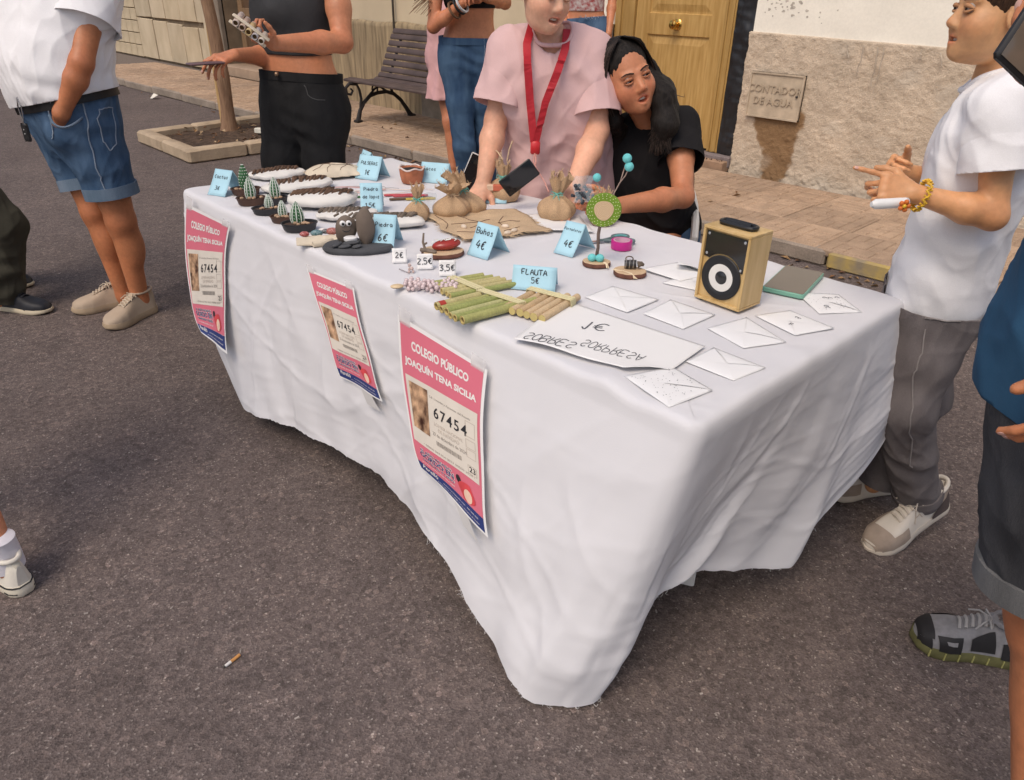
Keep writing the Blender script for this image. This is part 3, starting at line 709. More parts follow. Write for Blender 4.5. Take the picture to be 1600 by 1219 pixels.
#</cloth>
def crease(s, u):
    """thin crisp lines where the cotton was folded and pulled"""
    c = 0.
    for fa, fb, o, k in ((2.6, 1.1, 0, .0034), (-1.7, 2.2, 5, .0026), (4.5, 1.9, 9, .0016), (1.2, 4.2, 13, .0014)):
        n = noise.noise(Vector((s * fa + u * fb * .8 + o, u * fb - s * .35, o))); c += k * max(0, 1 - abs(n) * 9) ** 2
    return c * min(1, u * 4 + .25)
NS = 860; NU = 66
cl = MB(); ss = [6.50 * k / NS for k in range(NS)]
rings = []
for d in list(np.linspace(1, .12, 22)):
    ring = []
    for s in ss:
        e, n = edge_pt(s); e = e - n * .0275
        mx_ = min(max(e[0], TX0 + .47), TX1 - .47); my_ = (TY0 + TY1) / 2
        x = e[0] + (mx_ - e[0]) * d; y = e[1] + (my_ - e[1]) * d
        ring.append((x, y, TZ - .0008 + .0010 * _n2(x * 9, y * 11, 1.) + .0018 * max(0, 1 - abs(noise.noise((x * 3.1 + y, y * 3.7 - x, 2))) * 8) ** 2))
    rings.append(ring)
for off, z in ((-.0265, .7552), (-.021, .7551), (-.009, .7547), (-.002, .7530), (.004, .7490), (.0075, .7425), (.010, .733)):
    ring = []
    for s in ss:
        e, n = edge_pt(s); sag = .0032 * _n2(s * 7, 0, 5.) + .0018 * math.sin(s * 31 + 2 * math.sin(s * 9)) + .010 * math.exp(-((s - 2.08) / .035) ** 2) - .006 * math.exp(-((s - 2.16) / .03) ** 2)
        ring.append((e[0] + n[0] * off, e[1] + n[1] * off, z + sag * (.75 - abs(z - .745) * 10)))
    rings.append(ring)
for j in range(NU + 1):
    rings.append([tuple(cloth_pt(s, j / NU)) for s in ss])
# frayed, slightly uneven hem
rings[-1] = [(x, y, max(.008, z + .004 * noise.noise((s * 40, 0, 0)) + .0025 * noise.noise((s * 160, 1, 0)))) for (x, y, z), s in zip(rings[-1], ss)]
vs = [p for r in rings for p in r]; fs = []
for j in range(len(rings) - 1):
    for k in range(NS): fs.append((j * NS + k, j * NS + (k + 1) % NS, (j + 1) * NS + (k + 1) % NS, (j + 1) * NS + k))
cl.add(vs, fs)
def cloth_mat():
    m = mat("white_cotton", (.66, .655, .675), .85, .012, 3, bump=.0, spec=.15)
    nt = m.node_tree; N = nt.nodes; L = nt.links; p = N["Principled BSDF"]
    tc = N.new("ShaderNodeTexCoord")
    w1 = N.new("ShaderNodeTexNoise"); w1.inputs["Scale"].default_value = 5.0; w1.inputs["Detail"].default_value = 4; w1.inputs["Distortion"].default_value = .8
    w2 = N.new("ShaderNodeTexNoise"); w2.inputs["Scale"].default_value = 900; w2.inputs["Detail"].default_value = 1
    mp = N.new("ShaderNodeMapping"); mp.inputs["Scale"].default_value = (1.6, 1.6, .8); mp.inputs["Rotation"].default_value = (.3, .5, .4)
    L.new(tc.outputs["Object"], mp.inputs[0]); L.new(mp.outputs[0], w1.inputs["Vector"]); L.new(tc.outputs["Object"], w2.inputs["Vector"])
    b1 = N.new("ShaderNodeBump"); b1.inputs["Distance"].default_value = .0050; b1.inputs["Strength"].default_value = .5
    b2 = N.new("ShaderNodeBump"); b2.inputs["Distance"].default_value = .0006; b2.inputs["Strength"].default_value = .6
    w1.noise_type = 'RIDGED_MULTIFRACTAL'
    L.new(w1.outputs[0], b1.inputs["Height"]); L.new(w2.outputs[0], b2.inputs["Height"]); L.new(b1.outputs[0], b2.inputs["Normal"]); L.new(b2.outputs[0], p.inputs["Normal"])
    return m
cloth = cl.build("tablecloth", cloth_mat(), angle=180)
tag(cloth, "white cotton tablecloth draped unevenly over the long stall table", "tablecloth")
cloth.data.transform(Matrix.Translation((1.76, -1.52, 0))); cloth.location = (-1.76, 1.52, 0)
# loose threads at the hem corner
th = MB()
for k in range(80):
    s = rng.choice([rng.uniform(1.6, 2.2), rng.uniform(2.2, 3.1)]); p = cloth_pt(float(s), 1.0); q = [Vector(p)]
    for i in range(4): q.append(q[-1] + Vector((rng.normal(0, .0025), rng.normal(0, .0025), rng.normal(-.001, .002))))
    for v in q: v.z = max(v.z, .004)
    th.tube(q, .0004, 3, cap=False)
to = th.build("loose_threads", mat("thread_white", (.74, .73, .72), .9, .02), cloth, origin=(-1.76, 1.52, 0)); to["kind"] = "stuff"

# folding table under the cloth
tbl = empty("folding_table", (-1.76, 1.52, 0), "long folding stall table hidden under the white cloth", "table")
b = MB(); b.box((0, 0, .725), (2.25, .92, .04), bev=.01); b.build("tabletop", mat("table_plastic", (.6, .6, .58), .5, .05), tbl)
for sx in (-.9, .9):
    for sy in (-.33, .33):
        b = MB(); b.tube([(sx, sy, .70), (sx, sy * 1.02, .0)], .014, 10); b.build("leg", mat("grey_metal", (.3, .3, .3), .4, .1, metal=.8), tbl)
b = MB(); b.box((0, 0, 0), (.26, .05, .20), bev=.004); bx = b.build("white_box", mat("white_card_box", (.72, .70, .66), .8, .04)); bx.location = (-.88, 1.40, .102); bx.rotation_euler = (0, 0, .5)
tag(bx, "edge of a flat white cardboard box standing under the table", "box")
# ================================================================== POSTERS TAPED TO THE CLOTH
white_paper = mat("white_paper", (.78, .775, .765), .6, .01, 5, spec=.3)
paper_cool = mat("envelope_paper", (.79, .79, .79), .65, .012, 6, bump=.0006, bscale=30)
pink = mat("poster_pink", (.66, .165, .225), .5, .05, 6)
cream_t = mat("ticket_cream", (.70, .645, .565), .55, .05, 14)
navy = mat("poster_navy", (.028, .045, .17), .5, .1, 10)
ink = mat("black_ink", (.025, .025, .03), .6, .1, 50)
grey_ink = mat("grey_print", (.33, .30, .27), .6, .1, 50)
faint_ink = mat("faint_print", (.54, .48, .42), .6, .05, 50)
white_ink = mat("white_print", (.80, .77, .74), .55, .02, 20)
sepia = mat("sepia_print", (.045, .014, .008), .5, scale=34, col2=(.72, .46, .28), detail=7)
def quad_bez(P, x, y):
    """surface through two columns of three points; x across 0..1, y down 0..1"""
    TL, TR, ML, MR, BL, BR = P
    def col(a, m, c, y):
        k = m * 2 - (a + c) * .5          # middle control point through m at y = .5
        return a * (1 - y) ** 2 + k * 2 * y * (1 - y) + c * y * y
    return col(TL, ML, BL, y).lerp(col(TR, MR, BR, y), x)
def poster(pts, label, ym, tape):
    P = [Vector(p) for p in pts]; O = (P[0] + P[1]) / 2
    root = empty("poster", O, label, "poster", "school lottery posters taped along the cloth")
    pw = lambda x, y: y + (ym - .5) * 4 * y * (1 - y)      # middle row sits at fraction ym of the sheet
    def S(x, y, lay):
        yy = y
        q = quad_bez(P, x, yy); n = (quad_bez(P, x + .02, yy) - quad_bez(P, x - .02, yy)).cross(quad_bez(P, x, yy + .02) - quad_bez(P, x, yy - .02)).normalized()
        if n.y > 0: n = -n
        wob = .004 * math.sin(x * 6 + y * 9) * y
        return q + n * (lay * .0009 + .0055 + wob) - O
    def rect(name, m, x0, x1, y0, y1, lay, nx=10, ny=16):
        b = MB(); b.grid(lambda u, v: S(x0 + (x1 - x0) * u, y0 + (y1 - y0) * v, lay), nx, ny); return b.build(name, m, root, angle=180)
    sh = rect("sheet", white_paper, 0, 1, 0, 1, 0, 14, 20)
    rect("pink_panel", pink, .03, .97, .02, .90, 1, 12, 18)
    rect("ticket", cream_t, .065, .945, .285, .715, 2, 10, 10)
    rect("picture", sepia, .105, .345, .315, .605, 3, 5, 6)
    rect("footer_band", navy, .03, .97, .901, .983, 1, 10, 4)
    def put(name, t, xc, yc, w, hgt, m, lay=3, bold=.0, track=1., sh=0., rot=0.):
        vs, fs = text2d(t, 1, bold, track=track, shear=sh)
        if not vs: return
        xs = [v[0] for v in vs]; ys = [v[1] for v in vs]; mx, my = (min(xs) + max(xs)) / 2, (min(ys) + max(ys)) / 2
        sx, sy = w / (max(xs) - min(xs)), hgt / (max(ys) - min(ys))
        b = MB(); b.add([S(xc + (x - mx) * sx, yc - (y - my) * sy + rot * (x - mx) * sx, lay) for x, y in vs], fs)
        o = b.build(name, m, root, smooth=False); o["kind"] = "stuff"; return o
    put("heading", "COLEGIO PÚBLICO", .50, .105, .66, .062, white_ink, 2, .042)
    put("heading", "JOAQUÍN TENA SICILIA", .50, .205, .85, .060, white_ink, 2, .042)
    put("ticket_number", "67454", .625, .425, .41, .068, ink, 3, .012, track=1.25)
    put("small_print", "S.E. Loterías y Apuestas del Estado", .62, .345, .50, .017, grey_ink)
    put("small_print", "LOTERÍA NACIONAL", .60, .495, .36, .026, faint_ink)
    put("small_print", "DE NAVIDAD", .60, .528, .26, .024, faint_ink)
    put("draw_date", "22 de diciembre de 2024", .60, .565, .42, .022, grey_ink, 3, .004)
    put("series_number", "23", .865, .655, .075, .034, ink, 3, .01)
    put("small_print", "• 00000 067454 0023 00000 2024 •", .56, .69, .66, .013, grey_ink)
    b = MB(); r = random.Random(2); x = .43
    while x < .74:
        w_ = r.uniform(.003, .009); b.grid(lambda u, v: S(x + w_ * u, .605 + .03 * v, 3), 1, 2); x += w_ + r.uniform(.003, .008)
    o = b.build("barcode", grey_ink, root, smooth=False); o["kind"] = "stuff"
    b = MB()
    for y0, hh in ((.36, .09), (.47, .05), (.53, .05), (.63, .05)):
        for (xa, xb, ya, yb) in ((.81, .92, y0, y0 + .004), (.81, .92, y0 + hh, y0 + hh + .004), (.81, .816, y0, y0 + hh), (.914, .92, y0, y0 + hh)): b.grid(lambda u, v: S(xa + (xb - xa) * u, ya + (yb - ya) * v, 3), 1, 1)
    o = b.build("ticket_frames", faint_ink, root, smooth=False); o["kind"] = "stuff"
    put("slogan_edge", "EL AÑO PASADO", .36, .758, .42, .026, white_ink, 2, .05); put("slogan", "EL AÑO PASADO", .36, .758, .41, .023, navy, 3, .01)
    put("slogan_edge", "GORDO EN", .36, .795, .46, .044, white_ink, 2, .05); put("slogan", "GORDO EN", .36, .795, .45, .039, navy, 3, .02)
    put("slogan_edge", "NAVIDAD Y NIÑO", .37, .833, .43, .026, white_ink, 2, .05); put("slogan", "NAVIDAD Y NIÑO", .37, .833, .42, .023, navy, 3, .01)
    put("small_print", "¿y si este año también toca aquí?", .35, .868, .45, .014, white_ink, 2, .01)
    # a plain pink-red rounded shape stands where the printed character is
    b = MB(); b.add([S(.76 + .11 * math.cos(t) + .02 * math.sin(3 * t), .83 + .06 * math.sin(t), 3) for t in np.linspace(0, 6.283, 25)[:-1]], [tuple(range(24))]); b.build("printed_blob", mat("print_red", (.62, .07, .08), .5, .2, 30), root, smooth=False)
    b = MB(); b.add([S(.78 + .06 * math.cos(t), .845 + .04 * math.sin(t), 4) for t in np.linspace(0, 6.283, 21)[:-1]], [tuple(range(20))]); b.build("printed_blob", mat("print_peach", (.78, .55, .42), .5, .1, 30), root, smooth=False)
    b = MB(); b.add([S(.655 + .032 * math.cos(t), .778 + .026 * math.sin(t), 3) for t in np.linspace(0, 6.283, 17)[:-1]], [tuple(range(16))]); b.build("printed_blob", ink, root, smooth=False)
    put("logo", "Perelló", .20, .925, .22, .040, white_ink, 2, .012, sh=.35)
    put("small_print", "www.loteriasperello.com · 900 000 000", .64, .932, .52, .011, white_ink, 2, .01)
    put("small_print", "pide tu décimo en el colegio o en la asociación de familias", .60, .960, .62, .010, white_ink, 2, .01)
    if tape:  # plain grey strip slanting out below the sheet's lower edge
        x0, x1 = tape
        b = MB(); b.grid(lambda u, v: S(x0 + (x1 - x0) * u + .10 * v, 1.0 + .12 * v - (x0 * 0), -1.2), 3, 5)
        b.build("grey_strip", mat("strip_grey", (.55, .54, .53), .35, .04, 20), root, angle=180)
    for (xa, xb) in ((.02, .16), (.84, .98)):
        b = MB(); b.grid(lambda u, v: S(xa + (xb - xa) * u, -.045 + .075 * v, 1.6), 3, 4)
        b.build("clear_tape", mat("clear_tape", (.72, .70, .70), .18, .05, 30, alpha=.45), root, angle=180)
    return root
poster([(-2.805, 1.022, .725), (-2.443, 1.022, .718), (-2.800, .972, .447), (-2.470, .985, .535), (-2.590, .910, .303), (-2.378, .912, .295)], "pink lottery poster curling over the far left corner of the cloth", .5, None)
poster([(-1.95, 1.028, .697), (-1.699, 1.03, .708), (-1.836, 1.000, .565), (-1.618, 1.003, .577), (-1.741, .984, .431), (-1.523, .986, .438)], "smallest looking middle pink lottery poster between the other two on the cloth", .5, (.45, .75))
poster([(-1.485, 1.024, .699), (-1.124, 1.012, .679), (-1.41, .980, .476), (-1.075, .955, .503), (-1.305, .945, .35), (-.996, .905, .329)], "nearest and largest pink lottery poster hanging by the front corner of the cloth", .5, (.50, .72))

# ================================================================== THINGS ON THE TABLE
TT = .7568
blue_card = mat("blue_card", (.40, .64, .74), .7, .03, 20, bump=.0003, bscale=200)
def face(x, y): return math.atan2(-x, y)
def tent(A, B, spread, hgt, lines, label, group="folded blue price cards", name="price_card", th=.0012, sh=None, seed=1, m=None, cat="price card"):
    """card folded into a tent: A and B are the ends of the front foot, seen from the street side"""
    A = Vector((*A, 0)); B = Vector((*B, 0)); L_ = (B - A).length; rz = math.atan2((B - A).y, (B - A).x)
    M = (A + B) / 2 + Vector((-math.sin(rz), math.cos(rz), 0)) * spread / 2
    r = empty(name, (M.x, M.y, TT), label, cat, group, rz)
    hl = L_ / 2; sp = spread / 2
    b = MB(); bow = .003
    def pan(sgn, off):
        def f(u, v): return (-hl + L_ * u + (sh or 0) * v, sgn * (sp * (1 - v) + off * (1 if v < .97 else .3) - bow * math.sin(PI * v)), .0005 + hgt * v + (-.001 if off else 0))
        return f
    b.grid(pan(-1, 0), 6, 6); b.grid(pan(1, 0), 6, 6)
    o = b.build("folded_card", m or blue_card, r, angle=180); solidify(o, th, 0)
    n = Vector((0, -hgt, sp)).normalized(); b = MB()
    for i, (t, hh, dx, dv) in enumerate(lines):
        vs, fs = pen2d(t, hh * 1.18, hh * .17, seed=seed * 7 + i, adv=4.8)
        slant = math.hypot(sp, hgt)
        q = []
        for x, y in vs:
            v = dv + y / slant
            q.append(Vector((x + dx + (sh or 0) * v, -(sp * (1 - v)) + bow * math.sin(PI * v), hgt * v)) + Vector((0, -.0022, .0008)))
        b.add(q, fs)
    if b.v:
        w_ = b.build("handwriting", ink, r, smooth=False); w_["kind"] = "stuff"
    return r
tent((-2.749, 1.080), (-2.675, 1.112), .120, .082, [("Cactus", .011, .0, .66), ("3€", .012, -.004, .22)], "blue card reading Cactus 3€ at the far left corner of the table", seed=1)
tent((-2.745, 1.704), (-2.665, 1.69), .10, .085, [("Collar", .010, 0, .74), ("1.50", .020, 0, .25)], "blue card with a price of 1.50 half hidden behind the bracelet card", seed=2)
tent((-2.640, 1.642), (-2.540, 1.680), .095, .085, [("PULSERAS", .0105, 0, .62), ("1€", .016, 0, .20)], "blue card reading PULSERAS 1€ by the far edge", seed=3)
tent((-2.185, 1.372), (-2.140, 1.432), .092, .090, [("Piedra", .0095, 0, .74), ("de lapiz", .0095, 0, .48), ("1.5€", .012, -.004, .18)], "blue card reading Piedra de lapiz 1.5€ behind the stone figures", seed=4)
tent((-1.824, 1.168), (-1.770, 1.212), .112, .092, [("Piedra", .0105, 0, .66), ("6€", .017, 0, .26)], "blue card reading Piedra 6€ right of the stone figure", seed=5)
tent((-1.608, 1.358), (-1.529, 1.367), .100, .087, [("Búhos".replace('ú', 'u'), .014, 0, .68), ("4€", .019, 0, .26)], "blue card reading Buhos 4€ in front of the burlap mat", seed=6)
tent((-1.455, 1.565), (-1.386, 1.572), .118, .085, [("Portafotos", .0066, 0, .74), ("4€", .017, .004, .26)], "blue card reading Portafotos 4€ left of the little tree", seed=7)
tent((-1.318, 1.262), (-1.225, 1.330), .060, .056, [("FLAUTA", .012, 0, .64), ("5€", .012, .004, .30)], "blue card reading FLAUTA 5€ behind the flutes", seed=8)
tent((-2.425, 1.800), (-2.325, 1.862), .092, .070, [("Sacos", .012, -.02, .6)], "blue card mostly hidden behind the burlap sacks", seed=9)
tent((-2.06, 1.755), (-1.955, 1.84), .062, .042, [], "low blue card under an orange eraser in front of the open sack", seed=10)
# small white prices
def price(x, y, w, hgt, t, label, seed):
    rz = face(x, y); c, s = math.cos(rz), math.sin(rz)
    return tent((x - c * w / 2, y - s * w / 2), (x + c * w / 2, y + s * w / 2), .030, hgt, [(t, hgt * .33, 0, .34)], label, "little white price cards", "price_card", .0006, seed=seed, m=white_paper)
price(-1.672, 1.165, .042, .038, "2€", "small white card marked 2€ beside the slate base", 11)
price(-1.582, 1.185, .044, .040, "2,5€", "small white card marked 2,5€ at the foot of the red stone", 12)
price(-1.500, 1.198, .046, .040, "3,5€", "small white card marked 3,5€ above the pink beads", 13)

# --- cactus stones in saucers
pot_d = mat("pot_black", (.028, .028, .032), .45, .2, 20); pot_b = mat("pot_brown", (.085, .042, .028), .5, .25, 20)
cg = mat("cactus_green", (.035, .12, .045), .6, .25, 12); cw = mat("cactus_white_paint", (.72, .76, .70), .6, .06, 30)
peb = mat("pebble_tan", (.42, .28, .18), .7, .35, 14); soil_p = mat("pot_soil", (.06, .035, .025), .95, .4, 60)
def cactus_pot(x, y, rx, ry, hp, hc, rc, style, pm, label, dx=0., dy=0., seed=1, rot=None):
    rz = face(x, y) if rot is None else rot; r = empty("cactus_pot", (x, y, TT), label, "cactus pot", "painted cactus stones in saucers", rz); R = random.Random(seed)
    b = MB(); b.lathe([(rx * .80, 0), (rx * .88, hp * .15), (rx * .97, hp * .8), (rx * 1.03, hp * .92), (rx * 1.03, hp), (rx * .95, hp), (rx * .90, hp * .7), (.001, hp * .68)], n=28, sy=ry / rx)
    b.build("saucer", pm, r)
    b = MB(); b.lathe([(rx * .90, hp * .72), (rx * .5, hp * .86), (.001, hp * .9)], n=20, sy=ry / rx); b.build("soil", soil_p, r)
    for k in range(7):
        a = R.uniform(3.4, 6.0); q = R.uniform(.35, .75); s = R.uniform(.005, .0085)
        b = MB(); b.ball((math.cos(a) * q * rx, math.sin(a) * q * ry, hp * .9 + s * .4), (s, s * .8, s * .65), 9, 6); b.build("pebble", peb, r)
    # stone
    tw = .10 * math.sin(seed)
    def rad(v): return rc * (max(0, math.sin(PI * min(.999, .10 + v * .9))) ** .62) * (1 - .42 * v)
    b = MB(); z0 = hp * .55
    prof = [(max(.0004, rad(v)), z0 + hc * v) for v in np.linspace(0, 1, 14)]
    b.lathe(prof, (dx, dy, 0), 18, sy=.72); st = b.build("cactus_stone", cg, r)
    if style == 'stripe':
        for k in range(9):
            a = 2 * PI * k / 9 + seed; b = MB(); q = []
            for v in np.linspace(.06, .97, 9): q.append((dx + (rad(v) + .0004) * math.cos(a), dy + (rad(v) + .0004) * math.sin(a) * .72, z0 + hc * v))
            b.tube(q, [.0016, .0019, .0020, .0019, .0019, .0017, .0015, .0011, .0006], 5); b.build("white_stripe", cw, st)
        b = MB()
        for k in range(9):
            for v in np.linspace(.18, .85, 6):
                a = 2 * PI * (k + .5) / 9 + seed; p = Vector((dx + rad(v) * math.cos(a), dy + rad(v) * math.sin(a) * .72, z0 + hc * v))
                b.tube([p + Vector((-.002, 0, .002)), p + Vector((.002, 0, -.001))], .0006, 4)
    else:
        b = MB()
        for k in range(12):
            for i, v in enumerate(np.linspace(.12, .96, 9)):
                a = 2 * PI * (k + .5 * (i % 2)) / 12; b.ball((dx + rad(v) * math.cos(a), dy + rad(v) * math.sin(a) * .72, z0 + hc * v), .0017 * (1.15 - .3 * v), 6, 4)
    o = b.build("paint_dots", cw, st); o["kind"] = "stuff"
    return r
cactus_pot(-2.665, 1.190, .052, .036, .024, .098, .024, 'dot', pot_b, "tallest dotted cactus stone, in the brown saucer next to the Cactus card", seed=1)
cactus_pot(-2.520, 1.140, .050, .034, .026, .082, .021, 'stripe', pot_b, "white striped cactus stone in a brown saucer at the front of the pair", seed=2)
cactus_pot(-2.485, 1.215, .042, .032, .022, .078, .021, 'stripe', pot_d, "dark striped cactus stone in a black saucer behind the brown saucer pair", seed=3, dy=.006)
cactus_pot(-2.375, 1.125, .050, .034, .022, .052, .016, 'stripe', pot_d, "smallest cactus stone set off centre in a wide black saucer", dx=.008, dy=.008, seed=4)
cactus_pot(-2.250, 1.120, .044, .032, .022, .060, .016, 'stripe', pot_b, "short cactus stone in a brown saucer between two black saucers", dx=-.002, seed=5)
cactus_pot(-2.135, 1.112, .056, .038, .026, .076, .025, 'stripe', pot_d, "plump cactus stone in the black saucer nearest the front edge", dx=-.004, dy=.006, seed=6)

# --- white painted stones with a ridge of bark slips
wstone = mat("white_painted_stone", (.70, .68, .64), .75, .05, 8, bump=.002, bscale=30); ustone = mat("stone_underside", (.10, .10, .105), .85, .2, 15)
bark_d = mat("bark_dark", (.12, .07, .045), .9, .4, 40, bump=.001); bark_g = mat("bark_grey", (.17, .135, .105), .9, .4, 40, bump=.001)
def stone(x, y, L_, W_, Hh, rz, nb, bm_, label, seed, off=0., bl=.8):
    r = empty("bark_stone", (x, y, TT), label, "decorated stone", "white stones topped with bark", rz); R = random.Random(seed)
    def sh(u, v, k=1.):
        a = 2 * PI * u; w = 1 + .16 * noise.noise((math.cos(a) * 1.4 + seed, math.sin(a) * 1.4, 3)) + .05 * noise.noise((math.cos(a) * 4 + seed, math.sin(a) * 4, 1)); e = .75
        rr_ = max(.0, math.sin(PI * v)) ** .55
        return (L_ / 2 * rr_ * math.copysign(abs(math.cos(a)) ** .9, math.cos(a)) * w * k, W_ / 2 * rr_ * math.copysign(abs(math.sin(a)) ** .9, math.sin(a)) * w * k, Hh / 2 * (1 - math.cos(PI * v)) + .006 * noise.noise((math.cos(a) * 2.5 + seed, math.sin(a) * 2.5, v * 3 + seed)) * math.sin(PI * v))
    b = MB(); b.grid(lambda u, v: sh(u, .012 + v * .976), 34, 16, True); k = len(b.v); b.f.append(tuple(range(33, -1, -1))); b.f.append(tuple(range(k - 34, k)))
    b.build("stone", wstone, r)
    b = MB(); b.grid(lambda u, v: sh(u, .012 + v * .30, 1.006), 34, 4, True); b.build("dark_underside", ustone, r)
    for i in range(nb):
        t = (i + .5) / nb - .5; px = t * L_ * bl + R.uniform(-.003, .003); py = off + .006 * math.sin(t * 5 + seed) + R.uniform(-.002, .002)
        l = W_ * .62 * (1 - 1.8 * t * t) * R.uniform(.75, 1.1); a = R.uniform(.8, 1.2); z = Hh * (.99 - .30 * t * t) + .0015
        b = MB(); dv = Vector((math.cos(a), math.sin(a), R.uniform(-.06, .08))) * l / 2; c = Vector((px, py, z + R.uniform(.0, .003)))
        w_ = L_ * bl / nb * .42
        b.tube([c - dv - Vector((0, 0, .004)), c + Vector((0, 0, .003)), c + dv - Vector((0, 0, .004))], [w_ * .8, w_ * 1.2, w_ * .7], 5, flat=.85); b.build("bark_slip", bm_, r, smooth=False)
    return r
F = lambda x, y: face(x, y)
stone(-2.845, 1.410, .225, .130, .032, 1.38, 13, bark_d, "white stone topped with bark farthest back beside the tall cactus", 1)
stone(-2.615, 1.375, .265, .150, .036, 1.42, 15, bark_d, "round white stone with a curved bark ridge between two others", 2)
stone(-2.345, 1.325, .250, .155, .052, 1.02, 16, bark_d, "thickest white stone with a long bark ridge, grey sides showing", 3)
stone(-2.165, 1.300, .200, .110, .028, 1.05, 11, bark_g, "white stone with grey bark behind the plump cactus", 4)
stone(-2.005, 1.350, .250, .135, .034, .90, 14, bark_g, "white stone with a bark ridge behind the googly eyed pebble", 5)

# --- cream bundle with drawn lines
bur_c = mat("cream_cloth", (.62, .54, .42), .9, .1, 20, bump=.001, bscale=200)
bd = empty("cloth_bundle", (-2.725, 1.600, TT), "cream fabric cushion with crossing brown lines beside the bracelet card", "cushion", None, 1.25)
b = MB()
def cush(u, v, up=1):
    x = (u - .5) * .21 * (1 + .07 * math.sin(v * PI)); y = (v - .5) * .15; e = (max(0, 16 * u * (1 - u) * v * (1 - v))) ** .55
    return (x + .01 * noise.noise((v * 6, 1, u)), y + .012 * noise.noise((u * 6, 3, v)), .012 + up * .036 * e + .003 * noise.noise((u * 6, v * 6, 1)) if up > 0 else .012 - .011 * e)
b.grid(cush, 20, 16); b.grid(lambda u, v: cush(u, v, -1), 20, 16); b.build("cushion", bur_c, bd, angle=180)
b = MB()
for pts in [[(.1, .3), (.35, .55), (.6, .35), (.9, .6)], [(.3, .1), (.45, .5), (.4, .9)], [(.55, .1), (.75, .5), (.7, .95)], [(.1, .75), (.4, .7), (.6, .8), (.9, .3)]]:
    q = []
    for i in range(len(pts) - 1):
        for k in range(6):
            t = k / 6; u = pts[i][0] + (pts[i + 1][0] - pts[i][0]) * t; v = pts[i][1] + (pts[i + 1][1] - pts[i][1]) * t; p = cush(u, v); q.append((p[0], p[1], p[2] + .0008))
    b.tube(q, .0011, 5)
o = b.build("drawn_lines", mat("brown_thread", (.12, .07, .045), .9, .2, 30), bd); o["kind"] = "stuff"
b = MB(); R = random.Random(5)
for k in range(160):
    u = R.random(); sd = R.choice([0, 1]); p = Vector(cush(u, sd) if R.random() < .6 else cush(sd, u)); d = Vector((R.uniform(-1, 1), R.uniform(-1, 1), R.uniform(-.2, .3))) * .012
    b.tube([p, p + d], .0005, 3, cap=False)
o = b.build("fringe", bur_c, bd); o["kind"] = "stuff"

# --- little rolled pouches with painted stones
pc = empty("pouch", (-1.985, 1.105, TT), "cream felt pouch holding red and teal speckled pebbles near the front edge", "pouch", None, face(-1.985, 1.105))
b = MB()
def pch(u, v):
    x = (u - .5) * .155; y = (v - .5) * .07 - .012 * math.sin(u * PI)
    return (x, y, .003 + .016 * math.sin(PI * v) * (.6 + .5 * math.sin(u * PI)) + .004 * noise.noise((u * 8, v * 5, 2)))
b.grid(pch, 22, 12); o = b.build("felt", bur_c, pc, angle=180); solidify(o, .002, 0)
b = MB(); b.tube([(-.03, -.052, .008), (.0, -.046, .010), (.03, -.040, .010)], [.008, .0095, .009], 12, cap=False); o = b.build("rolled_end", bur_c, pc); solidify(o, .0015, 0)
for px, py, sx, c, nm in [(-.052, .006, .015, (.30, .035, .03), 'r'), (-.016, .010, .019, (.045, .13, .15), 't'), (.012, .024, .014, (.05, .05, .055), 'd'), (.030, .022, .020, (.30, .07, .05), 'r2'), (.058, .026, .015, (.42, .03, .025), 'r3'), (.002, .034, .014, (.62, .58, .54), 'w')]:
    b = MB(); b.ball((px, py, .024), (sx, sx * .62, sx * .55), 14, 9); b.build("painted_pebble", mat("pebble_" + nm, c, .4, scale=240, col2=tuple(min(1, x * 1.0 + .18) for x in c), detail=1), pc)
# --- stone figures on slate
sf = empty("stone_figure", (-1.852, 1.140, TT), "two upright grey pebbles on a slate base, one with googly eyes and a smile", "stone figure", None, face(-1.852, 1.140))
slate = mat("slate", (.070, .072, .078), .8, .2, 14, bump=.0015, bscale=40); pebd = mat("brown_grey_pebble", (.16, .125, .10), .8, .25, 9, bump=.003, bscale=26)
b = MB(); ol = []
for t in np.linspace(0, 2 * PI, 41)[:-1]:
    rr_ = 1 + .06 * math.sin(2 * t + 1) + .05 * math.sin(3 * t + 2); ol.append((.098 * rr_ * math.cos(t) + .0, .062 * rr_ * math.sin(t) - .004 - .012 * math.cos(t)))
b.prism(ol, .0005, .019, bev=.007); b.build("slate_base", slate, sf)
def pebble(name, c, r, m, rot=(0, 0, 0), wob=.06, par=None, n=18):
    b = MB(); R = Matrix.Rotation(rot[2], 3, 'Z') @ Matrix.Rotation(rot[1], 3, 'Y') @ Matrix.Rotation(rot[0], 3, 'X')
    b.ball((0, 0, 0), 1, n, 12)
    q = []
    for v in b.v:
        v = Vector(v); k = 1 + wob * noise.noise(v * 1.3 + Vector(c) * 40)
        q.append(R @ Vector((v.x * r[0] * k, v.y * r[1] * k, v.z * r[2] * k)) + Vector(c))
    b.v = [tuple(v) for v in q]; return b.build(name, m, par, angle=180)
pl = pebble("standing_pebble", (-.026, .024, .056), (.032, .016, .044), pebd, (0, .05, .15), .14, par=sf)
pebble("standing_pebble", (.030, .000, .066), (.027, .019, .058), pebd, (0, -.05, .1), .15, par=sf)
for i, (cx, cy, a, l) in enumerate([(-.030, -.040, -.1, .020), (-.052, -.030, .7, .020), (-.012, -.034, -.35, .026), (.004, -.044, .2, .015), (-.002, -.012, .0, .018)]):
    pebble("small_pebble", (cx - .004, cy, .024 + .004 * (i % 3)), (l, .010, .0055), slate, (0, -.15, a), par=sf, n=12)
